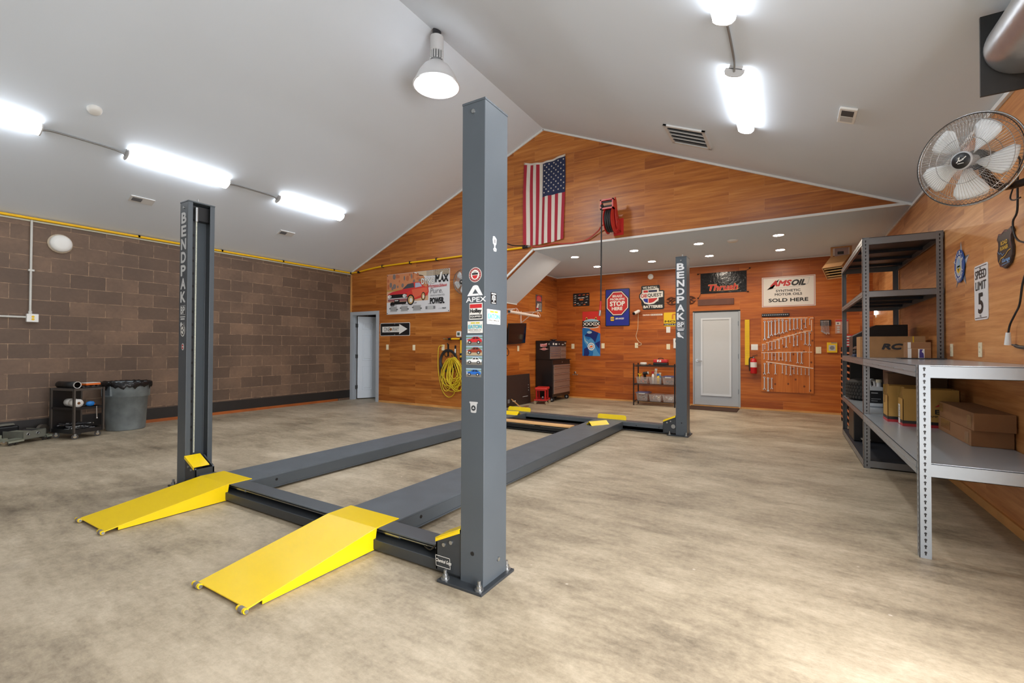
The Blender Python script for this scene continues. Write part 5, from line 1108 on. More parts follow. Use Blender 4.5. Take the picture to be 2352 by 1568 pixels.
MB().box((.70, 7.30, .0905), (1.2, 7.85, .48), mat('black_case', (18, 18, 20), .4)).thing('storage_case', 'big black case on the bottom shelf of the tall rack', 'case', (.95, 7.6, .09), None, .01)
t = thing('caster_dolly', 'small metal swivel caster lying on the bottom shelf of the tall rack', 'caster', (.78, 6.95, .0905))
m = MB(); m.cyl((.765, 6.95, .125), (.8, 6.95, .125), .034, mat('caster_tan', (160, 140, 110), .5), 18); m.build('wheel', t); m = MB(); m.box((.755, 6.93, .12), (.76, 6.97, .18), STEEL); m.box((.805, 6.93, .12), (.81, 6.97, .18), STEEL); m.box((.74, 6.90, .175), (.825, 7.0, .183), STEEL); m.build('fork', t)
MB().box((.97, 6.42, ZS), (1.28, 7.1, ZS+.46), mat('black_case', (18, 18, 20), .4)).thing('storage_case', 'tall dark case behind the white jug on the tall rack', 'case', (1.1, 6.75, ZS), None, .01)
# cartons on the lower bench shelf
GOLD = mat('tan_gold_carton', (184, 142, 70), .7, 0, .06, 10); BND = mat('band_black', (24, 22, 22), .5); BNR = mat('band_red', (180, 34, 40), .5)
def open_carton(label, x0, x1, y0, y1, h, rot, text):
    o = Vector(((x0+x1)/2, (y0+y1)/2, ZS)); t = thing('cardboard_box', label, 'box', o, 'tan lamp cartons'); w, d, z = x1-x0, y1-y0, ZS
    for a, b in (((x0, y0), (x1, y0+.005)), ((x0, y1-.005), (x1, y1)), ((x0, y0), (x0+.005, y1)), ((x1-.005, y0), (x1, y1))):
        pass
    m = MB(); m.box((x0, y0, z), (x1, y1, z+.005), GOLD); m.box((x0, y0, z), (x1, y0+.005, z+h), GOLD); m.box((x0, y1-.005, z), (x1, y1, z+h), GOLD); m.box((x0, y0, z), (x0+.005, y1, z+h*.72), GOLD); m.box((x1-.005, y0, z), (x1, y1, z+h), GOLD); m.build('carton', t)
    m = MB()
    for q in (y0+.02, y1-.02): pass
    m.add([(x0, y0+.03, z+h*.72), (x0, y1-.03, z+h*.72), (x0+.02, y1-.05, z+h+.01), (x0+.02, y0+.05, z+h+.01)], [(0, 3, 2, 1), (0, 1, 2, 3)], GOLD); m.build('flap', t)
    mb = MB(); f = Face(mb, (x0, y0-.0005, z), (1,0,0), (0,0,1), w, h); g_ = Face(mb, (x0-.0005, y1, z), (0,-1,0), (0,0,1), d, h)
    for q in (f, g_): q.rect(0, 0, 1, .07, BNR, 1); q.rect(0, .07, 1, .15, BND, 1)
    if text: f.text('EYE', .57, .36, .86, .48, BND, 2, .05); f.text('LAMP', .45, .27, .62, .32, BND, 2, .03); f.poly([(.56, .54), (.64, .62), (.74, .6), (.76, .54), (.66, .57)], BNR, 2)
    g_.rect(.1, .2, .5, .55, Wp, 2) if text else g_.rect(.3, .5, .4, .75, TAPE, 2)
    if text:
        g_.rect(.12, .02, .5, .18, Wp, 2)
        for i in range(5): g_.rect(.16, .25+.055*i, .2+.05*(i % 3)+.1, .27+.055*i, DARK, 3)
    mb.build('printing', t); return t
open_carton('narrow open tan carton with striped base, rear one on the lower bench shelf', .80, 1.05, 5.60, 5.84, .34, 0, False)
open_carton('wide tan lamp carton with striped base, front one on the lower bench shelf', .87, 1.25, 5.35, 5.56, .335, 0, True)
MB().box((.84, 5.87, ZS), (1.285, 6.08, ZS+.45), mat('dark_cardboard', (104, 76, 52), .75, 0, .1, 8)).thing('cardboard_box', 'tall dark brown box standing behind the tan cartons', 'box', (1.06, 5.97, ZS), None, .003)
def flat_box(label, x0, x1, y0, y1, z, h):
    o = Vector(((x0+x1)/2, (y0+y1)/2, z)); t = thing('cardboard_box', label, 'box', o, 'flat brown boxes on the lower bench shelf')
    MB().box((x0, y0, z), (x1, y1, z+h), CARD2).build('carton', t, bevel=.003)
    mb = MB(); g_ = Face(mb, (x0-.0005, y1, z), (0,-1,0), (0,0,1), y1-y0, h)
    if h < .12: g_.rect(.1, .3, .4, .95, TAPE, 1)
    else: g_.rect(.0, .35, .12, .9, TAPE, 1)
    mb.build('tape', t); mb = MB(); g_.mb = mb; g_.rect(.84, .1, .95, .8, TAPE, 1); mb.build('tape', t)
flat_box('lower of the two flat brown boxes stacked on the lower bench shelf', 1.105, 1.325, 4.50, 5.33, ZS, .114)
flat_box('upper of the two flat brown boxes stacked on the lower bench shelf', 1.11, 1.325, 4.46, 5.32, ZS+.1145, .126)
# ---------------------------------------------------------------- bin rack further along the wall, parts on its top
t = thing('bin_rack', 'low black rack of many narrow slots against the right wall behind the tall rack', 'shelving', (1.04, 9.2, 0))
RB = mat('rack_black', (34, 32, 32), .5); RO = mat('rack_edge_orange_lit', (188, 110, 70), .5)  # shelf edges of the black rack carry orange room light in their colour
m = MB()
for y in (8.5, 9.18, 9.88): m.box((.775, y, .02), (1.315, y+.02, 1.3), RB)
m.box((1.295, 8.5, .02), (1.315, 9.9, 1.3), RB)
for x in (.79, 1.29):
    for y in (8.51, 9.89): m.box((x-.012, y-.01, 0), (x+.012, y+.01, .05), RB)
m.build('carcass', t)
for i in range(12):
    z = .1+.1*i; m = MB(); m.box((.785, 8.52, z), (1.295, 9.88, z+.008), RB); m.box((.768, 8.5, z-.01), (.776, 9.9, z+.018), RO); m.build('shelf', t)
for i, (l_, c_) in enumerate((('red and white carton at the bottom of the little pile on the bin rack', RED), ('white carton in the middle of the little pile on the bin rack', Wp), ('red carton on top of the little pile on the bin rack', RED))):
    t, c, w, d, h = carton('parts_carton', l_, (.80, 9.6, 1.3+.07*i), (.93, 9.86, 1.37+.07*i-.0005), c_)
    mb = MB(); f = Face(mb, (c.x-w/2, c.y-d/2-.0005, c.z), (1,0,0), (0,0,1), w, h); f.rect(.1, .3, .9, .7, Wp if c_ is RED else RED, 1); mb.build('printing', t)
t = thing('night_light', 'small white plug-in light on the right wall behind the tall rack', 'night light', (XR, 10.38, 1.92)); MB().box((XR-.03, 10.34, 1.88), (XR, 10.42, 1.97), mat('lit_night_light', (250, 250, 245), .4, emit=6)).build('lamp', t, bevel=.006); MB().box((XR-.012, 10.35, 1.83), (XR, 10.41, 1.88), WHITE).build('plug', t)
# ---------------------------------------------------------------- louvred unit heater in the alcove corner
HT = mat('heater_tan', (196, 150, 104), .45, 0, .04, 5)
t = thing('unit_heater', 'tan louvred heater tilted down under the alcove ceiling by the right wall', 'heater', (.80, 10.0, 2.75))
q = Matrix.Translation((.745, 9.80, 2.70)) @ Matrix.Rotation(math.radians(-33), 4, 'Z') @ Matrix.Rotation(math.radians(40), 4, 'X')
w, d, h = .33, .34, .25
m = MB(); T_ = .012
m.box((-w/2, -d/2, -h/2), (w/2, d/2, -h/2+T_), HT, q); m.box((-w/2, -d/2, h/2-T_), (w/2, d/2, h/2), HT, q); m.box((-w/2, -d/2, -h/2), (-w/2+T_, d/2, h/2), HT, q); m.box((w/2-T_, -d/2, -h/2), (w/2, d/2, h/2), HT, q); m.box((-w/2, -d/2+.12, -h/2), (w/2, d/2, h/2), HT, q)
m.build('case', t)
MB().box((-w/2+T_, -d/2+.1, -h/2+T_), (w/2-T_, -d/2+.119, h/2-T_), BLACK, q).build('grille', t)
for i in range(4):
    z = -h/2+.045+.053*i; k = q @ Matrix.Translation((0, -d/2+.03, z)) @ Matrix.Rotation(math.radians(-22), 4, 'X'); MB().box((-w/2+T_+.01, -.03, -.006), (w/2-T_-.01, .03, .006), mat('louvre_tan', (222, 184, 124), .45), k).build('louvre', t)
MB().box((-.06, -d/2+.08, -h/2-.02), (.12, d/2-.08, -h/2), HT, q).build('control_box', t)
m = MB(); bz = 2.66
for x in (.655, .93): m.bar((x, 9.95, bz), (x, 9.95, ZE), .02, .035, HT)
m.box((.645, 9.93, ZE-.022), (.94, 9.97, ZE), HT); m.build('bracket', t)
MB().box((.70, 9.965, 2.88), (.90, 10.0, 3.06), mat('heater_plate', (180, 160, 160), .5)).build('mount_plate', t); MB().box((.74, 9.958, 2.95), (.83, 9.966, 3.0), DARK).build('opening', t)
# ---------------------------------------------------------------- duct and plate in the upper right
GV = mat('galvanised_duct', (196, 198, 200), .3, .85, .08, 9, .06, 40)
t = thing('ceiling_duct', 'big shiny galvanised duct with a square black end plate high on the right wall', 'duct', (1.14, 3.0, 2.98))
MB().box((.955, 3.66, 2.735), (1.33, 3.675, 3.2), mat('black_sheet', (40, 40, 40), .5, 0, .2, 5)).build('end_plate', t)
m = MB(); M = Matrix.Translation((1.135, 3.66, 2.985)) @ Matrix.Rotation(PI/2, 4, 'X'); R_ = .172
m.lathe([(R_*.93, 0), (R_, .012), (R_+.002, .03), (R_, .2), (R_, 2.6)], GV, 48, M); m.lathe([(0, .001), (R_*.93, 0)], GV, 48, M); m.build('duct_pipe', t)
m = MB(); m.cyl((1.155, 3.645, 2.80), (1.20, 3.63, 2.795), .012, STEEL, 8); m.build('clip', t)
m = MB(); m.tube([(1.22, 3.64, 2.80), (1.26, 3.45, 2.80), (1.28, 3.1, 2.79)], .035, GV, 12); m.build('side_tube', t)
# ---------------------------------------------------------------- wall fans
FC = mat('chrome_wire', (190, 190, 190), .25, .9); FBL = mat('fan_blade_plastic', (226, 228, 228), .35); FM = mat('fan_black', (24, 24, 26), .4)
def fan(loc, n, mount, label, R_=.27, cord=None):
    n = Vector(n).normalized(); loc = Vector(loc); t = thing('wall_fan', label, 'fan', loc, 'wall fans')
    u = Vector((0,0,1)).cross(n).normalized(); v = n.cross(u); M = Matrix((u, v, n)).transposed().to_4x4(); M.translation = loc
    def P(a, r, z): return M @ Vector((r*math.cos(a), r*math.sin(a), z))
    def ring(r, z, w): return [P(2*PI*i/56, r, z) for i in range(56)]
    m = MB(); m.tube(ring(R_, 0, 0), .0055, FC, 6, True); m.tube(ring(R_*.98, .02, 0), .0025, FM, 5, True)
    for s in (1, -1):
        m.tube(ring(R_*.5, .062*s, 0), .002, FC, 5, True); m.tube(ring(R_*.86, .04*s, 0), .002, FC, 5, True)
    m.build('guard_ring', t)
    for s, nm, N_ in ((1, 'front_guard', 84), (-1, 'rear_guard', 84)):
        m = MB()
        for i in range(N_):
            a = 2*PI*i/N_; tw = .16*s
            m.tube([P(a, .055, .066*s), P(a+tw*.4, R_*.5, .066*s), P(a+tw*.8, R_*.86, .052*s), P(a+tw, R_*.985, .012*s), P(a+tw, R_, 0)], .00115, FC, 4, False, False)
        m.build(nm, t)
    m = MB(); M2 = M @ Matrix.Translation((0, 0, .066)); m.lathe([(.055, -.004), (.055, .004), (.046, .007)], mat('hub_ring_grey', (176, 178, 180), .3), 28, M2); m.lathe([(.048, .004), (.046, .01), (.0, .012)], FM, 28, M2); h = m.build('hub_badge', t)
    mb = MB(); o = M @ Vector((-.036, -.034, .0785)); f = Face(mb, o, u, v, .072, .066); f.line([(.22, .42), (.32, .5), (.4, .66), (.46, .82), (.38, .78), (.4, .62), (.46, .48), (.52, .58), (.58, .52), (.66, .64), (.68, .56), (.78, .68), (.9, .76)], .005, Wp, 1); f.line([(.3, .3), (.7, .26)], .003, Wp, 1); mb.build('script', t)
    for k in range(5):
        a0 = 2*PI*k/5+.83; m = MB(); vs = []; nr_, na = 7, 6
        for i in range(nr_+1):
            r = .05+(R_*.86-.05)*i/nr_; wd = .32+.34*math.sin(min(1, i/nr_*1.15)*PI*.62)
            if i == nr_: wd *= .72
            for j in range(na+1):
                s = j/na-.5; vs.append(P(a0+wd*s*1.25+.12*i/nr_, r, .03*(-s)*1.3+.006))
        m.add(vs, [(i*(na+1)+j, i*(na+1)+j+1, (i+1)*(na+1)+j+1, (i+1)*(na+1)+j) for i in range(nr_) for j in range(na)], FBL, True); o = m.build('blade', t)
        sd = o.modifiers.new('s', 'SOLIDIFY'); sd.thickness = .003
    m = MB(); m.cyl(M @ Vector((0, 0, .05)), M @ Vector((0, 0, -.05)), .032, mat('spinner_clear', (190, 194, 196), .2), 20); m.cyl(M @ Vector((0, 0, -.06)), M @ Vector((0, 0, -.19)), .062, FM, 24, .05); m.build('motor', t)
    mt_ = Vector(mount); b = M @ Vector((0, -.02, -.15)); ws = (1 if mt_.x > 0 else 0)
    m = MB(); md = Vector((1, 0, 0)) if ws else Vector((0, 1, 0)); el = mt_-md*.12+Vector((0, 0, -.02))
    m.tube(smooth_path([b, b+Vector((0, 0, -.06)), (b+el)/2+Vector((0, 0, -.07)), el, mt_-md*.03], 6), .024, FM, 12); m.build('arm', t)
    m = MB(); U2 = Vector((0, 1, 0)) if ws else Vector((1, 0, 0)); c = mt_-md*.0
    a = c-U2*.045-Vector((0, 0, .08)); bb = c+U2*.045+Vector((0, 0, .08))-md*.035; m.box(a, bb, FM); m.build('wall_plate', t, bevel=.006)
    return t, M
t, M = fan((.95, 3.857, 2.434), (-.66, -.74, -.16), (XR-.001, 4.16, 2.34), 'chrome caged wall fan with pale blades on the right wall above the workbench')
m = MB(); xw = XR-.03
m.tube(smooth_path([M @ Vector((.03, .03, -.17)), (1.2, 4.10, 2.50), (1.25, 4.22, 2.535), (xw, 4.3, 2.52), (xw, 4.34, 2.4), (xw, 4.35, 2.2), (xw, 4.42, 2.14), (xw, 4.40, 2.05), (xw, 4.33, 1.99), (xw, 4.2, 1.95)], 6), .006, FM, 8)
m.build('cord', t)
m = MB(); m.tube(smooth_path([(xw, 4.30, 2.45), (xw, 4.42, 2.36), (xw, 4.46, 2.31), (xw, 4.40, 2.28), (xw, 4.3, 2.27)], 6), .005, FM, 8); m.build('cord', t)
fan((-5.52, 7.24, 2.57), (.0, -1, -.1), (-5.52, Y1-.001, 2.5), 'chrome caged wall fan on the gable wall mostly hidden by the near right lift post', .25)
t = thing('power_plug', 'white plug with black cords hanging at the right wall over the bench', 'plug', (XR-.04, 4.50, 1.32))
m = MB(); m.cyl((XR-.04, 4.485, 1.385), (XR-.04, 4.495, 1.30), .013, WHITE, 12, .019); m.build('plug_body', t)
m = MB(); m.tube(smooth_path([(XR-.04, 4.485, 1.38), (XR-.035, 4.47, 1.44), (XR-.03, 4.40, 1.51), (XR-.03, 4.33, 1.57), (XR-.03, 4.28, 1.70), (XR-.03, 4.2, 1.8)], 6), .006, FM, 8); m.build('cord', t)
m = MB(); m.tube(smooth_path([(XR-.03, 4.45, 1.30), (XR-.03, 4.40, 1.295), (XR-.03, 4.34, 1.285), (XR-.03, 4.2, 1.28)], 5), [.006]*5+[.012]*11, FM, 8); m.build('black_lead', t)
# ---------------------------------------------------------------- along the left wall
def frame(o, U):
    U = Vector(U).normalized(); V = Vector((-U.y, U.x, 0)); M = Matrix((U, V, Vector((0,0,1)))).transposed().to_4x4(); M.translation = o; return M
TC = mat('grey_bin_plastic', (136, 146, 150), .5, 0, .26, 7)
tx, ty = -8.75, 2.95
t = thing('trash_can', 'round grey plastic trash can with a black liner against the block wall', 'trash can', (tx, ty, 0)); M = Matrix.Translation((tx, ty, 0))
m = MB(); m.lathe([(0, .0), (.225, .0), (.238, .012), (.264, .50), (.288, .505), (.294, .69), (.30, .70), (.30, .715), (.285, .715), (.278, .69), (.262, .5), (.225, .03), (0, .02)], TC, 44, M); m.build('barrel', t)
for a in (-1.2, 1.94):
    q = M @ Matrix.Rotation(a, 4, 'Z'); m = MB(); m.box((.27, -.075, .53), (.305, .075, .536), TC, q); m.box((.27, -.08, .53), (.305, -.07, .68), TC, q); m.box((.27, .07, .53), (.305, .08, .68), TC, q); m.box((.285, -.07, .536), (.296, .07, .68), mat('grey_bin_dark', (84, 92, 98), .6), q); m.build('handle', t)
BAG = mat('black_bin_liner', (20, 20, 22), .22, 0, 0, 1, .7, 30)
rq = random.Random(11); m = MB(); n = 60; vs = []
pr_ = [(.262, .66), (.288, .722), (.305, .732), (.316, .72), (.317, .69), (.312, .665)]
for i in range(n):
    a = 2*PI*i/n; dr = rq.uniform(-.006, .012); dz = rq.uniform(-.03, .012)+(.0 if i % 7 else -.035)
    for k, (r, z) in enumerate(pr_):
        r2 = r+(dr if k > 2 else dr*.4); z2 = z+(dz if k > 3 else rq.uniform(-.005, .008)); vs.append((tx+r2*math.cos(a), ty+r2*math.sin(a), z2))
K6 = len(pr_); m.add(vs, [(i*K6+k, ((i+1) % n)*K6+k, ((i+1) % n)*K6+k+1, i*K6+k+1) for i in range(n) for k in range(K6-1)], BAG, True); m.build('liner', t)
# utility cart
M = frame((-8.275, 2.22, 0), (-.27, .963, 0)); w, d = .35, .45
t = thing('utility_cart', 'small black steel utility cart with casters beside the trash can', 'cart', tuple(M.translation))
CB = mat('cart_black', (26, 26, 28), .4); CS = mat('worn_cart_post', (96, 92, 88), .35, .5)
for x in (0, w):
    for y in (0, d):
        m = MB(); dx = .02*(-1 if x == 0 else 1); m.box((x-.012, y-.012, .09), (x+.012, y+.003, .69), CS, M); m.box((x-.012, y-.012, .09), (x-.008, y+.012, .69), CS, M); m.build('upright', t)
for z, nm in ((.08, 'bottom_tray'), (.40, 'middle_shelf'), (.66, 'top_shelf')):
    m = MB(); hgt = .055 if z < .1 else .03; m.box((0, 0, z), (w, d, z+.006), CB, M)
    for a, b in (((0, -.002), (w, .004)), ((0, d-.004), (w, d+.002)), ((-.002, 0), (.004, d)), ((w-.004, 0), (w+.002, d))): m.box((a[0], a[1], z), (b[0], b[1], z+hgt), CB if z < .6 else CS, M)
    m.build(nm, t)
m = MB(); m.box((.0, d-.01, .42), (w, d, .66), CB, M); m.build('back_panel', t); m = MB(); m.box((.0, d-.01, .1), (w, d, .4), CB, M); m.build('back_panel', t)
for x in (.04, w-.04):
    for y in (.04, d-.04):
        m = MB(); c = M @ Vector((x, y, .036)); u = (M.to_3x3() @ Vector((.5, .85, 0))).normalized(); m.cyl(c-u*.014, c+u*.014, .036, mat('caster_wheel', (60, 56, 52), .5), 20); m.cyl(c-u*.016, c+u*.016, .018, mat('caster_hub', (176, 160, 130), .5), 14)
        m.bar(c+u*.02, c+u*.02+Vector((0, 0, .045)), .02, .004, STEEL); m.bar(c-u*.02, c-u*.02+Vector((0, 0, .045)), .02, .004, STEEL); m.build('caster', t)
def cart_item(nm, label, cat, fn, base):
    m = MB(); fn(m); return m.thing(nm, label, cat, M @ Vector(base))
def MP(*p): return M @ Vector(p)
zt = .6905
t2 = thing('rolled_mat', 'rolled black mat with pale edge on top of the utility cart', 'mat', MP(.05, .2, zt)); m = MB()
m.lathe([(.040, 0), (.046, 0), (.046, .36), (.040, .36)], BLACK, 24, M @ Matrix.Translation((.055, .03, zt+.047)) @ Matrix.Rotation(-PI/2, 4, 'X')); m.build('roll', t2)
m = MB(); m.lathe([(.0455, -.001), (.040, -.002), (.0405, .012), (.0465, .012), (.0455, -.001)], Wp, 24, M @ Matrix.Translation((.055, .03, zt+.047)) @ Matrix.Rotation(-PI/2, 4, 'X')); m.build('edge', t2)
rq = random.Random(4)
m = MB(); n = 10; vs = []; 
for i in range(n+1):
    for j in range(n+1): vs.append(MP(.115+.22*i/n, .02+.36*j/n, zt+.012+.02*abs(math.sin(i*1.1+j*.7))*(0 if i in (0, n) or j in (0, n) else 1)))
k = len(vs); vs += [MP(.115+.22*i/n, .02+.36*j/n, zt+.001) for i in range(n+1) for j in range(n+1)]
fs_ = []
for i in range(n):
    for j in range(n): q = i*(n+1)+j; fs_ += [(q, q+n+1, q+n+2, q+1), (k+q, k+q+1, k+q+n+2, k+q+n+1)]
for i in range(n): fs_ += [(i*(n+1), k+i*(n+1), k+(i+1)*(n+1), (i+1)*(n+1)), (i*(n+1)+n, (i+1)*(n+1)+n, k+(i+1)*(n+1)+n, k+i*(n+1)+n), (i, i+1, k+i+1, k+i), (n*(n+1)+i, k+n*(n+1)+i, k+n*(n+1)+i+1, n*(n+1)+i+1)]
m.add(vs, fs_, BLACK, True); m.thing('work_cloth', 'crumpled black cloth spread on top of the utility cart', 'cloth', MP(.2, .2, zt))
m = MB(); m.box((.17, .05, zt+.034), (.345, .2, zt+.06), ORANGE, M); m.box((.17, .05, zt+.06), (.345, .2, zt+.064), Wp, M); m.thing('flat_box', 'flat orange and white box lying on the black cloth of the cart', 'box', MP(.26, .12, zt+.034))
zm = .4305
for i, (x, y, l_) in enumerate(((.08, .1, 'white paper roll at the front of the cart middle shelf'), (.12, .26, 'white paper roll behind the other one on the cart middle shelf'))):
    t2 = thing('paper_roll', l_, 'paper roll', MP(x, y, zm)); q = M @ Matrix.Translation((x, y-.06, zm+.056)) @ Matrix.Rotation(-PI/2, 4, 'X')
    m = MB(); m.lathe([(.018, 0), (.055, 0), (.055, .12), (.018, .12)], Wp, 24, q); m.build('paper', t2); m = MB(); m.lathe([(.0185, .122), (.014, .122), (.014, -.002), (.0185, -.002), (.0185, .122)], CARD2, 18, q); m.build('core', t2)
m = MB(); M3 = M @ Matrix.Translation((.215, .04, zm+.036)) @ Matrix.Diagonal((1.6, 1, .9, 1)); m.lathe([(.001, -.039), (.025, -.03), (.034, 0), (.025, .03), (.001, .04)], mat('bright_blue_bag', (30, 120, 200), .45), 14, M3); m.thing('blue_bag', 'small bright blue pouch on the cart middle shelf', 'pouch', MP(.215, .04, zm))
t2 = thing('screwdriver', 'orange handled screwdriver lying on the cart middle shelf', 'screwdriver', MP(.25, .1, zm)); m = MB(); m.cyl(MP(.24, .14, zm+.015), MP(.32, .12, zm+.015), .014, ORANGE, 12); m.build('handle', t2); m = MB(); m.cyl(MP(.20, .17, zm+.006), MP(.24, .14, zm+.014), .004, STEEL, 8); m.build('shaft', t2)
t2 = thing('pipe_wrench', 'thin chrome breaker bar hanging from the cart middle shelf', 'wrench', MP(.27, -.008, .3)); m = MB(); m.cyl(MP(.26, -.012, .43), MP(.265, -.012, .27), .006, CHROME, 10); m.build('bar', t2); m = MB(); m.ball(MP(.266, -.012, .262), .012, CHROME, 10); m.build('head', t2)
m = MB()
for i in range(18):
    pts = [MP(rq.uniform(.03, .32), rq.uniform(.04, .4), .1+.0055*i+rq.uniform(-.008, .008)) for _ in range(4)]; P_ = smooth_path(pts, 5); m.tube(P_, .008, [STEEL, BLACK, DARK, CHROME, GREYP][i % 5], 6)
m.thing('tool_jumble', 'jumble of small tools and hoses in the cart bottom tray', 'tools', MP(.18, .2, .088), None, 0, 'stuff')
# low grey car dolly
M = frame((-8.50, 1.79, 0), (-.43, .9, 0)); DG = mat('grey_dolly_steel', (124, 126, 116), .42, .3, .12, 8); DG2 = mat('grey_green_steel', (142, 146, 130), .5, .1, .15, 8)
t = thing('car_dolly', 'low grey steel car dolly with two round holes in its front plate', 'dolly', tuple(M.translation))
m = MB(); m.box((0, 0, .05), (.27, .005, .155), DG, M); m.box((0, 0, .05), (.005, .3, .155), DG, M); m.box((.265, 0, .05), (.27, .3, .155), DG, M); m.box((0, .295, .05), (.27, .3, .13), DG, M); m.box((0, 0, .05), (.27, .3, .056), DG, M); m.build('box_frame', t)
for x in (.06, .17):
    m = MB(); q = M @ Matrix.Translation((x, -.001, .115)) @ Matrix.Rotation(PI/2, 4, 'X'); m.lathe([(.011, -.003), (.011, .003), (.02, .004), (.02, -.002)], STEEL, 18, q); m.lathe([(.011, .001), (0, .001)], BLACK, 18, q); m.build('round_hole', t)
for a, b in ((-.17, 0), (.27, .33)):
    m = MB(); m.box((a, -.02, .062), (b, .1, .075), DG2, M); m.box((a, -.02, .04), (b, -.014, .075), DG2, M); m.build('side_wing', t)
    m = MB(); c = M @ Vector(((a+b)/2, .03, .024)); u = M.to_3x3() @ Vector((1, 0, 0))
    for s in (-.03, .03): m.cyl(c+u*(s-.014), c+u*(s+.014), .023, mat('caster_wheel', (60, 56, 52), .5), 16)
    m.cyl(c-u*.05, c+u*.05, .006, STEEL, 8); m.box(((a+b)/2-.045, .0, .04), ((a+b)/2+.045, .06, .062), DG, M); m.build('caster', t)
m = MB(); m.box((.015, .05, .056), (.15, .29, .145), DG2, M); m.cyl(M @ Vector((.2, .06, .12)), M @ Vector((.2, .25, .12)), .032, DARK, 14); m.build('ratchet', t)
m = MB(); c = Vector((-8.90, 2.06, .09)); u = Vector((.75, .66, 0)); m.cyl(c-u*.02, c+u*.02, .09, mat('worn_wheel', (92, 86, 78), .7), 24); m.cyl(c-u*.022, c+u*.022, .045, DG, 18); m.thing('wheel', 'small worn wheel standing between the grey dolly and the utility cart', 'wheel', (c.x, c.y, 0))
t = thing('creeper_board', 'low black creeper with a pale plate on it behind the grey dolly', 'creeper', (-8.84, 1.62, 0)); M = frame((-8.87, 1.32, 0), (-.2, .98, 0))
m = MB(); m.box((0, 0, .06), (.55, .2, .19), BLACK, M); m.build('body', t, bevel=.02)
for x in (.06, .49):
    for y in (.04, .16):
        m = MB(); c = M @ Vector((x, y, .03)); u = M.to_3x3() @ Vector((1, 0, 0)); m.cyl(c-u*.012, c+u*.012, .03, DARK, 14); m.box((x-.006, y-.006, .03), (x+.006, y+.006, .062), DARK, M); m.build('caster', t)
m = MB(); m.prism([(.1, .0), (.5, .0), (.55, .16), (.12, .19)], mat('pale_plate', (150, 150, 138), .45, .2, .15, 8), M @ Vector((0, 0, .205)), M.to_3x3() @ Vector((1,0,0)), M.to_3x3() @ Vector((0,1,0)), .006); m.box((.12, .02, .19), (.5, .15, .205), BLACK, M); m.build('plate', t)
t = thing('wheel_dolly', 'green-grey steel wheel dolly cut by the left picture edge', 'dolly', (-8.52, 1.55, 0)); M = frame((-8.5, 1.36, 0), (-.35, .94, 0))
m = MB(); m.box((.1, 0, .04), (.28, .12, .13), DG2, M); m.box((-.2, 0, .07), (.1, .12, .17), DARK, M); m.box((-.2, -.004, .05), (.1, 0, .06), STEEL, M); m.box((.05, -.02, .13), (.25, .14, .14), DG2, M); m.build('frame', t, bevel=.004)
m = MB(); c = M @ Vector((.32, .02, .038)); u = M.to_3x3() @ Vector((.7, .7, 0)); m.cyl(c-u*.022, c+u*.022, .037, mat('caster_tan', (160, 140, 110), .5), 18); m.cyl(c-u*.03, c+u*.03, .012, STEEL, 10); m.box((.25, .0, .06), (.34, .06, .08), DG2, M); m.build('caster', t)
for x in (-.15, .15):
    m = MB(); c = M @ Vector((x, .06, .026)); m.cyl(c-u*.02, c+u*.02, .026, DARK, 14); m.box((x-.01, .05, .026), (x+.01, .07, .072), DARK, M); m.build('caster', t)
# ---------------------------------------------------------------- alcove: tool chest, seat, television, panel
TB = mat('tool_chest_black', (20, 18, 18), .32); DRW = mat('drawer_taupe', (150, 122, 108), .38, .25); DRH = mat('drawer_rail', (190, 170, 160), .25, .7)
cx0, cx1, cy0, cy1 = -5.165, -4.70, 9.6, 10.58
t = thing('rolling_cabinet', 'tall black rolling tool cabinet with wide taupe drawers in the alcove corner', 'tool cabinet', ((cx0+cx1)/2, (cy0+cy1)/2, 0))
MB().box((cx0, cy0, .11), (cx1-.02, cy1, .98), TB).build('body', t, bevel=.006)
MB().box((cx0-.003, cy0-.008, .975), (cx1+.012, cy1+.008, .99), TB).build('top_lip', t, bevel=.003)
zs = [.13+.11, .395, .545, .70, .84, .895]
zz = [(.185, .335), (.34, .495), (.5, .655), (.66, .80), (.805, .865)]
for a, b in zz:
    m = MB(); m.box((cx1-.021, cy0+.045, a), (cx1, cy1-.05, b), DRW); dr = m.build('drawer', t, bevel=.003)
    MB().box((cx1-.002, cy0+.04, b-.022), (cx1+.014, cy1-.045, b), DRH).build('pull', dr, bevel=.004)
m = MB(); m.cyl((cx1-.02, 10.12, .925), (cx1-.012, 10.12, .925), .013, CHROME, 12); m.build('lock', t)
for x in (cx0+.07, cx1-.07):
    for y in (cy0+.07, cy1-.08):
        m = MB(); m.cyl((x, y-.02, .055), (x, y+.02, .055), .054, RUBBER, 20); m.cyl((x, y-.022, .055), (x, y+.022, .055), .025, LGREY, 14); m.bar((x, y-.028, .055), (x, y-.028, .112), .03, .004, STEEL); m.bar((x, y+.028, .055), (x, y+.028, .112), .03, .004, STEEL); m.build('caster', t)
ux1, uy1 = -4.79, 10.53
t = thing('tool_chest', 'black top tool chest with taupe drawers and red stickers standing on the rolling cabinet', 'tool chest', ((cx0+ux1)/2, (cy0+uy1)/2, .9905))
MB().box((cx0, cy0+.005, .9905), (ux1-.012, uy1, 1.435), TB).build('body', t, bevel=.006)
MB().box((cx0-.002, cy0, 1.405), (ux1+.006, uy1+.004, 1.438), TB).build('lid', t, bevel=.006)
for a, b in ((1.005, 1.085), (1.09, 1.14), (1.145, 1.195), (1.2, 1.25), (1.255, 1.30)):
    m = MB(); m.box((ux1-.013, cy0+.03, a), (ux1, 10.18, b), DRW); dr = m.build('drawer', t, bevel=.002); MB().box((ux1-.002, cy0+.03, b-.016), (ux1+.01, 10.18, b), DRH).build('pull', dr, bevel=.003)
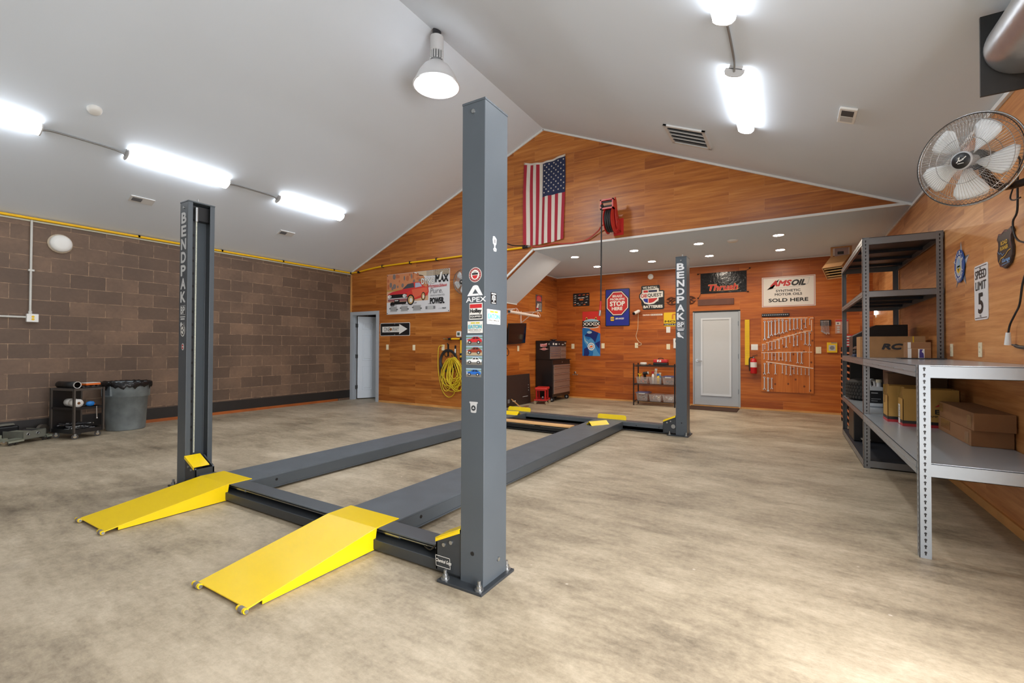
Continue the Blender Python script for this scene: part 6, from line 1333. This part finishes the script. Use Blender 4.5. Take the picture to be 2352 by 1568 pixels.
for a, b in ((1.005, 1.1), (1.105, 1.2), (1.205, 1.30)):
    m = MB(); m.box((ux1-.013, 10.21, a), (ux1, uy1-.03, b), DRW); dr = m.build('drawer', t, bevel=.002); MB().box((ux1-.002, 10.21, b-.016), (ux1+.01, uy1-.03, b), DRH).build('pull', dr, bevel=.003)
mb = MB(); f = Face(mb, (-5.07, cy0+.0045, 1.20), (1,0,0), (0,0,1), .24, .18)
f.poly([(.08, .62), (.1, .9), (.5, .88), (.86, 1), (.8, .56), (.14, .5)], mat('sticker_pale_red', (236, 190, 188), .4), 1); f.text('Coors', .12, .6, .82, .86, RED, 2, .05, .1) if False else f.text('Comet', .12, .6, .8, .86, RED, 2, .05, .1)
f.poly([(.0, .2), (.25, .26), (.4, .4), (.66, .4), (.76, .28), (1, .22), (.76, .14), (.6, .06), (.4, .06), (.24, .14)], mat('sticker_pale_red', (236, 190, 188), .4), 1); f.ell(.5, .23, .2, .13, RED, 2, 18); f.rect(.36, .2, .64, .26, Wp, 3); f.rect(1.02, .78, 1.08, .96, Wp, 1); mb.build('sticker', t)
mb = MB(); f = Face(mb, (ux1-.0115, cy0+.03, 1.32), (0,1,0), (0,0,1), .9, .08); f.rect(.16, .2, .24, .8, Wp, 1); f.rect(.3, .2, .42, .7, Wp, 1); f.ell(.55, .5, .03, .2, LGREY, 1); f.rect(.72, .2, .84, .5, LGREY, 1); f.rect(.9, .7, .98, .95, Wp, 1); mb.build('sticker', t)
m = MB(); m.cyl((-4.98, 10.17, 1.4385), (-4.98, 10.17, 1.455), .06, BLACK, 20, .045); m.cyl((-4.98, 10.17, 1.455), (-4.98, 10.17, 1.475), .085, BLACK, 20); m.thing('speaker_puck', 'small flat black round device on top of the tool chest', 'device', (-4.98, 10.17, 1.4385))
# red creeper seat
M = frame((-4.93, 9.22, 0), (-.3, .95, 0)); CR = mat('creeper_red_vinyl', (206, 48, 40), .4); CR2 = mat('creeper_red_steel', (190, 36, 34), .35)
t = thing('rolling_stool', 'red padded rolling mechanic seat in front of the tool cabinet', 'stool', tuple(M @ Vector((.2, .13, 0))))
M = frame((-4.66, 9.17, 0), (-.3, .95, 0))
MB().box((-.01, -.01, .315), (.40, .27, .37), CR, M).build('seat', t, bevel=.02, seg=4)
for x in (.03, .35):
    m = MB(); m.bar(M @ Vector((x, .03, .1)), M @ Vector((x, .03, .32)), .035, .025, CR2); m.bar(M @ Vector((x, .23, .1)), M @ Vector((x, .23, .32)), .035, .025, CR2); m.bar(M @ Vector((x, .03, .31)), M @ Vector((x, .23, .31)), .035, .02, CR2); m.build('leg_frame', t)
m = MB(); m.box((-.03, -.02, .075), (.41, .28, .082), CR2, M)
for a, b in (((-.03, -.02), (.41, -.012)), ((-.03, .272), (.41, .28)), ((-.03, -.02), (-.022, .28)), ((.402, -.02), (.41, .28))): m.box((a[0], a[1], .075), (b[0], b[1], .11), CR2, M)
m.build('tool_tray', t, bevel=.003)
for x in (-.01, .39):
    for y in (.0, .26):
        m = MB(); c = M @ Vector((x, y, .031)); u = M.to_3x3() @ Vector((.8, .6, 0)); m.cyl(c-u*.013, c+u*.013, .031, mat('caster_tan', (160, 140, 110), .5), 16); m.box((x-.012, y-.012, .06), (x+.012, y+.012, .077), STEEL, M); m.build('caster', t)
for i, (x, y, h_) in enumerate(((.12, .1, .05), (.2, .12, .07))):
    m = MB(); c = M @ Vector((x, y, .0825)); m.cyl(c, c+Vector((0, 0, h_)), .018, [DARK, LGREY][i], 12); m.thing('socket', ['small dark socket standing in the red seat tray', 'small pale socket standing in the red seat tray'][i], 'socket', c)
# dark television leaning back to front, scraps of wood
t = thing('leaning_television', 'large flat television leaning back-side out on the alcove side wall', 'television', (-5.12, 8.65, 0))
PB = mat('panel_dark_brown', (52, 40, 36), .45)
M = Matrix.Translation((-5.165, 7.98, 0)) @ Matrix.Rotation(math.radians(5), 4, 'Y')
MB().box((.035, 0, .003), (.07, 1.26, .67), PB, Matrix.Translation((-5.165, 7.98, 0)) @ Matrix.Rotation(math.radians(-3), 4, 'Y')).build('panel', t, bevel=.004)
Mp = Matrix.Translation((-5.165, 7.98, 0)) @ Matrix.Rotation(math.radians(-3), 4, 'Y')
mb = MB(); f = Face(mb, Mp @ Vector((.0712, 0, .003)), (0,1,0), Mp.to_3x3() @ Vector((0,0,1)), 1.26, .667)
f.rect(.71, .24, .9, .255, LGREY, 1); f.rect(.2, .12, .27, .24, GREYP, 1); f.rect(.36, .14, .46, .17, Wp, 1); f.rect(.02, .1, .05, .2, Wp, 1); f.rect(.32, .2, .36, .27, BLACK, 1)
for v in (.44, .53, .62): f.ell(.93, v, .01, .015, LGREY, 1, 10)
f.line([(.52, .98), (.6, .8), (.65, .6), (.64, .45), (.58, .3)], .007, mat('faint_cable', (74, 62, 58), .5), 1); mb.build('markings', t)
m = MB(); m.bar((-4.90, 8.43, .005), (-5.06, 8.32, .175), .045, .02, PINE); m.thing('wood_scrap', 'short pine offcut leaning against the dark brown panel', 'wood scrap', (-4.9, 8.4, 0), 'wood offcuts by the dark panel')
m = MB(); m.box((-4.93, 8.22, .0), (-4.87, 8.62, .02), mat('old_board', (140, 104, 78), .6, 0, .2, 6), Matrix.Translation((-4.9, 8.42, 0)) @ Matrix.Rotation(.15, 4, 'Z') @ Matrix.Translation((4.9, -8.42, 0)) @ Matrix.Translation((.09, 0, 0))); m.thing('wood_scrap', 'brown board offcut lying flat on the floor by the dark panel', 'wood scrap', (-4.82, 8.42, 0), 'wood offcuts by the dark panel')
t = thing('television', 'flat television with black screen on a wall arm in the alcove', 'television', (-5.08, 8.6, 1.58))
Mt = Matrix.Translation((-5.07, 8.58, 1.575)) @ Matrix.Rotation(math.radians(6), 4, 'Y') @ Matrix.Rotation(math.radians(3), 4, 'X')
MB().box((-.03, -.375, -.225), (.0, .375, .225), BLACK, Mt).build('body', t, bevel=.006); MB().box((-.001, -.36, -.205), (.0015, .36, .215), mat('tv_screen', (12, 12, 14), .07), Mt).build('screen', t)
m = MB(); m.box((XA, 8.50, 1.45), (XA+.02, 8.66, 1.70), BLACK); m.bar((XA+.01, 8.58, 1.57), (-5.09, 8.58, 1.57), .06, .06, BLACK); m.build('wall_mount', t)
m = MB(); m.tube(smooth_path([(-5.1, 8.3, 1.42), (-5.14, 8.22, 1.33), (XA+.02, 8.2, 1.27), (XA+.012, 8.26, 1.14), (XA+.012, 8.33, 1.1), (XA+.012, 8.38, 1.16), (XA+.012, 8.33, 1.24), (XA+.015, 8.22, 1.29)], 6), .006, BLACK, 7); m.build('cord', t)
MB().box((XA+.001, 8.02, 1.40), (XA+.07, 8.18, 1.62), DARK).thing('media_box', 'dark box on the alcove side wall left of the television', 'box', (XA, 8.14, 1.5), None, .006)
BRK = mat('white_bracket', (232, 214, 200), .45)
for y, lab in ((8.9, 'white triangular shelf bracket above the right end of the television'), (7.98, 'white triangular shelf bracket nearer the lift post on the alcove side wall')):
    t = thing('shelf_bracket', lab, 'shelf bracket', (XA, y, 1.9), 'white brackets on the alcove side wall'); 
    MB().box((XA+.001, y-.014, 1.79), (XA+.013, y+.014, 2.09), BRK).build('wall_strip', t); MB().box((XA+.001, y-.014, 2.05), (-4.78, y+.014, 2.066), BRK).build('arm', t)
    m = MB(); m.bar((XA+.008, y, 1.82), (-4.83, y, 2.055), .022, .012, BRK); m.build('brace', t)
t = thing('white_tube', 'long white tube hanging below the white wall brackets', 'tube', (-4.68, 8.2, 1.96))
m = MB(); m.cyl((-4.69, 7.62, 1.975), (-4.69, 8.82, 1.95), .03, BRK, 16); m.build('tube', t)
m = MB(); m.cyl((-4.69, 7.60, 1.975), (-4.69, 7.625, 1.975), .026, DARK, 14); m.build('end_cap', t)
for y in (7.98, 8.88):
    m = MB(); m.tube(smooth_path([(-4.79, y, 2.06), (-4.74, y, 2.07), (-4.69, y, 2.01), (-4.66, y, 1.97), (-4.69, y, 1.935), (-4.72, y, 1.97), (-4.74, y, 2.06)], 5), .004, BRK, 6); m.build('hanging_wire', t)
# ---------------------------------------------------------------- wire rack with bins
RX0, RX1, RY0, RY1 = -2.97, -2.09, 10.12, 10.48
t = thing('wire_rack', 'black three tier rack holding clear bins beside the far right lift post', 'shelving', ((RX0+RX1)/2, 10.3, 0))
for x in (RX0, RX1):
    for y in (RY0, RY1): MB().cyl((x, y, 0), (x, y, .93), .014, BLACK, 12).build('upright', t)
for z in (.095, .475, .885):
    m = MB()
    for y in (RY0, RY1): m.cyl((RX0, y, z), (RX1, y, z), .007, BLACK, 8); m.cyl((RX0, y, z-.025), (RX1, y, z-.025), .005, BLACK, 8)
    for x in (RX0, RX1): m.cyl((x, RY0, z), (x, RY1, z), .007, BLACK, 8); m.cyl((x, RY0, z-.025), (x, RY1, z-.025), .005, BLACK, 8)
    for i in range(1, 30): xx = RX0+(RX1-RX0)*i/30; m.cyl((xx, RY0, z+.003), (xx, RY1, z+.003), .0028, BLACK, 5)
    m.build('wire_shelf', t)
CLR = mat('clear_bin_plastic', (214, 206, 202), .25, 0, alpha=.26); BLID = mat('blue_grey_lid', (92, 92, 130), .4)
def wbin(x0, x1, z, h, label, lid=False, tint=None):
    t = thing('storage_bin', label, 'bin', ((x0+x1)/2, 10.3, z), 'clear bins on the black rack'); y0, y1 = 10.15, 10.45; s = .02; mt = tint or CLR
    m = MB(); b = [(x0+s, y0+s), (x1-s, y0+s), (x1-s, y1-s), (x0+s, y1-s)]; u = [(x0, y0), (x1, y0), (x1, y1), (x0, y1)]; e = .004
    bi = [(x0+s+e, y0+s+e), (x1-s-e, y0+s+e), (x1-s-e, y1-s-e), (x0+s+e, y1-s-e)]; ui = [(x0+e, y0+e), (x1-e, y0+e), (x1-e, y1-e), (x0+e, y1-e)]
    vs = [(*p, z) for p in b]+[(*p, z+h) for p in u]+[(*p, z+h) for p in ui]+[(*p, z+e) for p in bi]
    m.add(vs, [(3, 2, 1, 0)]+[(i, (i+1) % 4, 4+(i+1) % 4, 4+i) for i in range(4)]+[(4+i, 4+(i+1) % 4, 8+(i+1) % 4, 8+i) for i in range(4)]+[(8+i, 8+(i+1) % 4, 12+(i+1) % 4, 12+i) for i in range(4)]+[(12, 13, 14, 15)], mt); m.build('tub', t)
    m = MB()
    for a, bb in (((x0-.008, y0-.008), (x1+.008, y0+.004)), ((x0-.008, y1-.004), (x1+.008, y1+.008)), ((x0-.008, y0-.008), (x0+.004, y1+.008)), ((x1-.004, y0-.008), (x1+.008, y1+.008))): m.box((*a, z+h-.008), (*bb, z+h), mt)
    m.build('rim', t)
    if lid: m = MB(); m.box((x0-.012, y0-.012, z+h), (x1+.012, y1+.012, z+h+.014), BLID); m.box((x0+.02, y0+.02, z+h+.014), (x1-.02, y1-.02, z+h+.026), BLID); m.build('lid', t, bevel=.004); m = MB(); m.box((x0+.06, y0-.016, z+h-.018), (x1-.06, y0-.011, z+h+.006), LGREY); m.build('latch', t)
rq = random.Random(9)
def jumble(x0, x1, z, h, label, cols, n=26):
    m = MB()
    for i in range(n):
        c = (rq.uniform(x0+.055, x1-.055), rq.uniform(10.205, 10.395), z+.03+rq.uniform(0, h-.06)); q = Matrix.Translation(c) @ Euler((rq.uniform(0, 3), rq.uniform(0, 3), rq.uniform(0, 3))).to_matrix().to_4x4(); s = rq.uniform(.008, .022); mt = cols[i % len(cols)]
        if i % 3: m.box((-s, -s*.6, -s*.6), (s, s*.6, s*.6), mt, q)
        else: m.lathe([(0, -s), (s*.7, -s), (s*.7, s), (0, s)], mt, 10, q)
    m.thing('fittings', label, 'fittings', ((x0+x1)/2, 10.3, z+.008), None, 0, 'stuff')
z2, z1 = .4825, .1025
B = [(-2.925, -2.665), (-2.645, -2.375), (-2.355, -2.105)]
wbin(*B[0], z2, .145, 'clear bin holding black and orange tools, left on the middle tier'); wbin(*B[1], z2, .145, 'clear bin full of spray bottles, centre of the middle tier'); wbin(*B[2], z2, .16, 'clear bin with blue grey lid, right on the middle tier', True)
wbin(*B[0], z1, .17, 'clear bin with blue grey lid, left on the bottom tier', True); wbin(*B[1], z1, .15, 'open clear bin of pale plumbing parts, centre of the bottom tier'); wbin(*B[2], z1, .15, 'open clear bin of white fittings, right on the bottom tier')
jumble(*B[0], z2, .095, 'orange and dark oddments in the left middle tier bin', [ORANGE, DARK, BRASS, RED, DARK], 18); jumble(*B[2], z2, .1, 'grey oddments in the lidded middle tier bin', [DARK, GREYP, DARK], 16)
jumble(*B[0], z1, .14, 'white and grey oddments in the lidded bottom tier bin', [Wp, GREYP, DARK, LGREY], 26); jumble(*B[1], z1, .15, 'pale pipe oddments in the centre bottom tier bin', [Wp, CREAM, CARD, LGREY], 30); jumble(*B[2], z1, .13, 'white fittings in the right bottom tier bin', [Wp, Wp, LGREY, BRASS], 26)
def bottle(x, y, z, r, h, body, head, label, kind='spray_bottle', tilt=0):
    t = thing(kind, label, 'bottle', (x, y, z), 'bottles in the clear bin'); M = Matrix.Translation((x, y, z)) @ Matrix.Rotation(tilt, 4, 'Y')
    m = MB(); m.lathe([(0, 0), (r, 0), (r, h*.6), (r*.85, h*.7), (r*.35, h*.8), (r*.35, h*.86), (0, h*.86)], body, 16, M); m.build('body', t)
    m = MB(); m.box((-.03, -.012, h*.86), (.022, .012, h), head, M); m.box((-.032, -.006, h*.76), (-.022, .006, h*.9), head, M); m.cyl(M @ Vector((0, 0, h*.8)), M @ Vector((0, 0, h*.87)), r*.4, head, 10); m.build('trigger_head', t)
zb = z2+.0045
bottle(-2.575, 10.24, zb, .03, .27, Wp, RED, 'white spray bottle with red trigger in the clear bin'); bottle(-2.52, 10.31, zb, .036, .33, mat('tan_bottle', (216, 190, 170), .4), Wp, 'tall tan spray bottle in the middle of the clear bin'); bottle(-2.55, 10.37, zb, .03, .25, Wp, Wp, 'all white spray bottle at the back of the clear bin')
bottle(-2.46, 10.24, zb, .03, .22, YELP, mat('can_blue', (40, 110, 190), .4), 'yellow bottle with blue top in the clear bin'); bottle(-2.445, 10.34, zb, .03, .24, mat('can_pale_blue', (130, 170, 196), .4), CREAM, 'pale blue bottle with cream top in the clear bin')
t = thing('cordless_drill', 'black cordless drill with white ring in the left middle tier bin', 'drill', (-2.75, 10.3, z2+.01)); m = MB(); m.cyl((-2.80, 10.28, .70), (-2.70, 10.28, .715), .035, BLACK, 16); m.bar((-2.77, 10.28, .69), (-2.765, 10.3, .575), .04, .05, BLACK); m.build('body', t); m = MB(); m.cyl((-2.70, 10.28, .715), (-2.68, 10.28, .718), .03, Wp, 16); m.build('chuck', t)
m = MB(); m.bar((-2.862, 10.24, .575), (-2.875, 10.24, .67), .03, .02, YELP); m.bar((-2.85, 10.24, .64), (-2.90, 10.24, .70), .02, .02, YELP); m.bar((-2.865, 10.24, .64), (-2.83, 10.24, .70), .02, .02, YELP); m.thing('clamp', 'yellow spring clamp poking out of the left middle tier bin', 'clamp', (-2.865, 10.24, .49))
m = MB(); M = Matrix.Translation((-2.80, 10.3, .8925)); m.lathe([(0, .0), (.06, 0), (.075, .02), (.075, .045), (.06, .055), (.0, .058)], Wp, 24, M); m.thing('plastic_dish', 'low white plastic dish on top of the black rack', 'dish', (-2.80, 10.3, .8925))
t = thing('tool_case', 'red and black tool case on top of the black rack', 'tool case', (-2.42, 10.3, .8925))
MB().box((-2.565, 10.2, .8925), (-2.27, 10.4, .95), BLACK).build('base', t, bevel=.012); MB().box((-2.565, 10.2, .951), (-2.27, 10.4, 1.02), mat('case_red', (200, 40, 44), .35)).build('lid', t, bevel=.014)
m = MB(); m.tube(smooth_path([(-2.47, 10.3, 1.018), (-2.46, 10.3, 1.045), (-2.38, 10.3, 1.045), (-2.37, 10.3, 1.018)], 4), .008, BLACK, 8); m.build('handle', t)
mb = MB(); f = Face(mb, (-2.48, 10.1995, .965), (1,0,0), (0,0,1), .09, .05); f.rect(0, 0, 1, 1, Wp, 1); f.poly([(.3, 0), (.42, 0), (.75, 1), (.6, 1)], RED, 2); mb.build('badge', t)
m = MB(); m.box((-2.68, 10.26, .8925), (-2.64, 10.3, .915), DARK); m.thing('small_box', 'tiny dark box left of the red tool case on the rack', 'box', (-2.66, 10.28, .8925))
MB().box((-1.86, 10.08, 0), (-.90, 10.70, .012), mat('brown_door_mat', (74, 52, 40), .95, 0, .1, 30, .6, 200)).thing('door_mat', 'dark brown door mat in front of the back door', 'door mat', (-1.38, 10.4, 0))
# ---------------------------------------------------------------- yellow level, extinguisher
t = thing('spirit_level', 'long yellow perforated straightedge hanging beside the back door', 'straightedge', (-.757, YB, 1.4))
MB().box((-.80, YB-.018, .92), (-.714, YB-.001, 1.872), YELP).build('bar', t, bevel=.002)
mb = MB(); f = Face(mb, (-.80, YB-.0185, .92), (1,0,0), (0,0,1), .086, .952)
for r in range(26):
    for c in (.22, .5, .78):
        if 5 <= r: f.ell(c, .03+r*.037, .055, .0045, DARK if r in (6, 7, 16, 17) else mat('slot_ochre', (170, 130, 20), .5), 1, 8)
mb.build('holes', t)
t = thing('fire_extinguisher', 'red fire extinguisher hung on the wall below the white switch plate', 'fire extinguisher', (-.63, YB-.09, .75)); ER = mat('extinguisher_red', (196, 26, 34), .25)
ex, ey = -.635, YB-.085; M = Matrix.Translation((ex, ey, 0))
m = MB(); m.lathe([(0, .75), (.055, .75), (.062, .765), (.062, .99), (.055, 1.03), (.032, 1.06), (.025, 1.065), (0, 1.065)], ER, 26, M); m.build('cylinder', t)
m = MB(); m.lathe([(.0625, .88), (.0625, .985)], Wp, 26, M); m.build('label', t)
m = MB(); m.cyl((ex, ey, 1.06), (ex, ey, 1.095), .018, STEEL, 12); m.bar((ex-.02, ey, 1.10), (ex+.075, ey-.02, 1.115), .02, .008, BLACK); m.bar((ex-.02, ey, 1.115), (ex+.07, ey-.02, 1.14), .02, .008, BLACK); m.build('lever', t)
m = MB(); m.tube(smooth_path([(ex-.015, ey, 1.085), (ex-.07, ey, 1.07), (ex-.08, ey, .98), (ex-.075, ey, .85), (ex-.07, ey, .80)], 5), .011, BLACK, 8); m.build('hose', t)
MB().box((ex-.03, YB-.024, .85), (ex+.03, YB-.0005, 1.05), STEEL).build('wall_bracket', t)
# ---------------------------------------------------------------- wrench board
WBD = mat('knotty_pine_board', (190, 96, 36), .45); N, L, bb = nodes(WBD)
u, v = world_uv(N, L, 'X', ou=20)
pl = N.new('ShaderNodeTexBrick'); pl.inputs['Color1'].default_value = (0, 0, 0, 1); pl.inputs['Color2'].default_value = (1, 1, 1, 1); pl.inputs['Mortar'].default_value = (0, 0, 0, 1); pl.inputs['Scale'].default_value = 1; pl.inputs['Mortar Size'].default_value = .002; pl.inputs['Brick Width'].default_value = 4.; pl.inputs['Row Height'].default_value = .13
L.new(comb(N, L, v, u), pl.inputs['Vector'])
g1 = noise(N, L, comb(N, L, vmath(N, L, 'MULTIPLY', u, 40.), vmath(N, L, 'MULTIPLY', v, 1.6)), 1.2, 5)
vk = N.new('ShaderNodeTexVoronoi'); vk.voronoi_dimensions = '2D'; vk.inputs['Scale'].default_value = 5.; L.new(comb(N, L, u, vmath(N, L, 'MULTIPLY', v, .8)), vk.inputs['Vector'])
c = ramp(N, L, vmath(N, L, 'ADD', vmath(N, L, 'MULTIPLY', g1, .7), vmath(N, L, 'MULTIPLY', pl.outputs['Color'], .25)), [(.2, (160, 78, 22)), (.5, (200, 110, 38)), (.8, (222, 142, 60))])
c = mix(N, L, ramp(N, L, vk.outputs['Distance'], [(.05, (240, 240, 240)), (.11, (0, 0, 0))]), c, lin((84, 34, 14))); L.new(c, bb.inputs['Base Color'])
t = thing('wrench_board', 'knotty pine board hung with rows of wrenches on the alcove back wall', 'tool board', (-.045, YB-.01, 1.15))
MB().box((-.503, YB-.022, .385), (.408, YB-.001, 1.905), WBD).build('board', t, bevel=.002)
LATH = [(-0.467, 1.877, 0.308, 1.876), (0.349, 1.873, 0.409, 1.871), (0.372, 1.836, 0.373, 1.606), (-0.484, 1.356, -0.414, 1.358), (-0.414, 1.392, -0.349, 1.397), (-0.354, 1.415, -0.236, 1.418), (-0.285, 1.443, -0.172, 1.446), (-0.216, 1.463, -0.128, 1.466), (-0.167, 1.488, -0.041, 1.490), (-0.094, 1.513, 0.016, 1.514), (-0.032, 1.531, 0.083, 1.533), (0.040, 1.550, 0.120, 1.553), (0.102, 1.572, 0.186, 1.576), (0.163, 1.593, 0.279, 1.594), (0.233, 1.614, 0.385, 1.614), (-0.495, 1.181, 0.296, 1.204), (0.310, 1.199, 0.379, 1.202), (-0.410, 0.996, 0.400, 0.881), (0.338, 1.322, 0.334, 0.414)]
LM = mat('pale_lath', (240, 210, 184), .5)
for i, (a, b, c, d) in enumerate(LATH): 
    w_ = .006 if i == 18 else (.02 if i == 17 else .014)
    MB().bar((a, YB-.0255, b), (c, YB-.0255, d), .007, w_, LM).build('lath', t) if False else MB().bar((a, YB-.0255, b), (c, YB-.0255, d), w_, .007, LM, (0, 1, 0)).build('lath', t)
WM = mat('chrome_wrench', (214, 208, 204), .22, .95)
def wrench(x, z1, z0, label, kind, group):
    Lw = z1-z0; hw = max(.011, min(.024, Lw*.085)); y = YB-.036; m = MB(); rr = hw*.85; zc = z1-rr
    n = 14; ri = rr*.5; vs = []
    for yy in (y, y-.008):
        for r in (ri, rr): vs += [(x+r*math.cos(2*PI*i/n), yy, zc+r*math.sin(2*PI*i/n)) for i in range(n)]
    fs_ = []
    for i in range(n):
        j = (i+1) % n; a, b, c, d = i, n+i, 2*n+i, 3*n+i; a2, b2, c2, d2 = j, n+j, 2*n+j, 3*n+j
        fs_ += [(a, a2, b2, b), (c, d, d2, c2), (b, b2, d2, d), (a, c, c2, a2)]
    m.add(vs, fs_, WM)
    s = hw*.42; zj = z0+hw*1.5
    m.prism([(-s, zj-.001), (s, zj-.001), (s*.9, zc-rr*.8), (-s*.9, zc-rr*.8)], WM, (x, y-.001, 0), (1,0,0), (0,0,1), .006)
    if kind == 0: jaw = [(-s, zj), (s, zj), (hw*1.05, zj-hw*.5), (hw*1.1, zj-hw*1.1), (hw*.75, z0), (hw*.42, z0+hw*.2), (hw*.42, zj-hw*.75), (0, zj-hw*.45), (-hw*.42, zj-hw*.75), (-hw*.42, z0+hw*.2), (-hw*.75, z0), (-hw*1.1, zj-hw*1.1), (-hw*1.05, zj-hw*.5)]
    else: jaw = [(-s, zj), (s, zj), (hw*.9, zj-hw*.6), (hw*.9, z0+hw*.4), (hw*.4, z0), (-hw*.4, z0), (-hw*.9, z0+hw*.4), (-hw*.9, zj-hw*.6)]
    m.prism(jaw, WM, (x, y-.0005, 0), (1,0,0), (0,0,1), .0085)
    m.cyl((x, YB-.0235, zc), (x, y-.014, zc), ri*.5, STEEL, 6)
    m.thing('wrench', label, 'wrench', (x, y, (z1+z0)/2), group)
WR = [
[(-0.433, 1.841, 1.436), (-0.365, 1.840, 1.481), (-0.313, 1.844, 1.520), (-0.246, 1.853, 1.542), (-0.181, 1.863, 1.558), (-0.117, 1.861, 1.569), (-0.053, 1.842, 1.596), (0.009, 1.868, 1.634), (0.076, 1.872, 1.638), (0.135, 1.865, 1.654), (0.205, 1.857, 1.636), (0.272, 1.860, 1.674), (0.342, 1.864, 1.732)],
[(-0.468, 1.350, 1.213), (-0.432, 1.335, 1.253), (-0.369, 1.381, 1.225), (-0.307, 1.401, 1.236), (-0.245, 1.423, 1.254), (-0.179, 1.440, 1.260), (-0.117, 1.462, 1.350), (-0.056, 1.501, 1.283), (0.008, 1.500, 1.383), (0.074, 1.522, 1.316), (0.134, 1.532, 1.327), (0.201, 1.570, 1.438), (0.266, 1.586, 1.339), (0.335, 1.596, 1.322)],
[(-0.444, 1.174, 1.047), (-0.370, 1.175, 1.031), (-0.308, 1.175, 1.027), (-0.246, 1.178, 1.028), (-0.183, 1.188, 1.018), (-0.120, 1.183, 1.024), (-0.057, 1.188, 1.009), (0.014, 1.194, 1.004), (0.137, 1.190, 0.974), (0.204, 1.196, 0.964)],
[(-0.438, 0.973, 0.728), (-0.370, 0.974, 0.753), (-0.247, 0.949, 0.740), (-0.123, 0.935, 0.766), (-0.058, 0.925, 0.740), (0.015, 0.915, 0.732), (0.075, 0.906, 0.762), (0.136, 0.896, 0.753), (0.199, 0.884, 0.744), (0.266, 0.878, 0.751), (0.323, 0.872, 0.743)],
[(-0.443, 0.693, 0.419), (-0.377, 0.679, 0.39), (-0.312, 0.675, 0.437)]]
ORD = 'leftmost second third fourth fifth sixth seventh eighth ninth tenth eleventh twelfth thirteenth fourteenth'.split()
RN = ['top row', 'stepped second row', 'level third row', 'sloping fourth row', 'short bottom row']
for r, row in enumerate(WR):
    for i, (x, a, b) in enumerate(row):
        w_ = 'leftmost' if i == 0 else ('rightmost' if i == len(row)-1 else ORD[i]+' from left')
        wrench(x, a, b, 'chrome wrench hanging %s in the %s of the pine board' % (w_, RN[r]), 1 if (r, i) in ((0, 1), (0, 3), (0, 7), (1, 9), (1, 10), (4, 1)) else 0, 'chrome wrenches on the pine board')
# socket rail above the board
MB().box((-.485, YB-.03, 1.92), (.0, YB-.001, 1.985), BLACK).thing('socket_rail', 'short black socket rail on the wall just above the pine board', 'tool rail', (-.24, YB, 1.95), None, .003)
for i in range(14):
    x = -.465+.0335*i; m = MB(); m.cyl((x, YB-.0305, 1.952), (x, YB-.06, 1.952), .0105, CHROME, 10)
    m.thing('socket', 'chrome socket, %s on the black rail above the pine board' % ('leftmost' if i == 0 else 'rightmost' if i == 13 else ORD[i]+' from left'), 'socket', (x, YB-.03, 1.952), 'sockets on the black rail')
# small black rack with angled wrenches
t = thing('wrench_holder', 'small black holder for slim wrenches right of the pine board', 'tool holder', (.60, YB, 1.78))
MB().box((.515, YB-.03, 1.715), (.69, YB-.001, 1.83), BLACK).build('back', t, bevel=.004)
for i in range(7):
    x = .53+.0195*i; z1 = 1.80; z0 = 1.60-.013*i+(0 if i < 5 else .03); m = MB(); y = YB-.038
    m.bar((x, y, z1), (x+.006, y, z0+.02), .009, .005, WM, (0, 1, 0)); m.prism([(-.008, 0), (.008, 0), (.011, .02), (.006, .032), (-.006, .032), (-.011, .02)], WM, (x+.006, y+.002, z0-.005), (1,0,0), (0,0,1), .007); m.prism([(-.008, 0), (.008, 0), (.008, .016), (-.008, .016)], WM, (x, y+.002, z1-.004), (1,0,0), (0,0,1), .007)
    m.thing('wrench', 'slim wrench %s in the small black holder' % ('leftmost' if i == 0 else 'rightmost' if i == 6 else ORD[i]+' from left'), 'wrench', (x, y, 1.7), 'slim wrenches in the black holder')
t, f, mb = sign('blister_pack', 'clear blister card of small tools on the wall behind the tall rack', 'blister pack', .755, 1.56, .96, 1.83, mat('blister_clear', (196, 150, 130), .25), None, .012)
f.rect(.02, .86, .98, .98, RED, 1); f.rect(.05, .62, .4, .82, Wp, 1); f.rect(.12, .66, .3, .78, GREYP, 2); f.rect(.5, .3, .9, .82, mat('blister_pink', (210, 170, 160), .4), 1)
for v in (.12, .3, .46): f.ell(.24, v, .12, .06, LGREY, 1, 10)
mb.build('printing', t)
t, f, mb = sign('blister_pack', 'small yellow hanging pack on the wall below the slim wrench holder', 'blister pack', .622, 1.195, .785, 1.39, YELP, None, .03)
f.rect(.16, .18, .82, .74, LGREY, 1); f.ell(.5, .46, .24, .2, GREYP, 2, 14); f.rect(.4, .9, .95, .99, GREYP, 1); mb.build('printing', t)
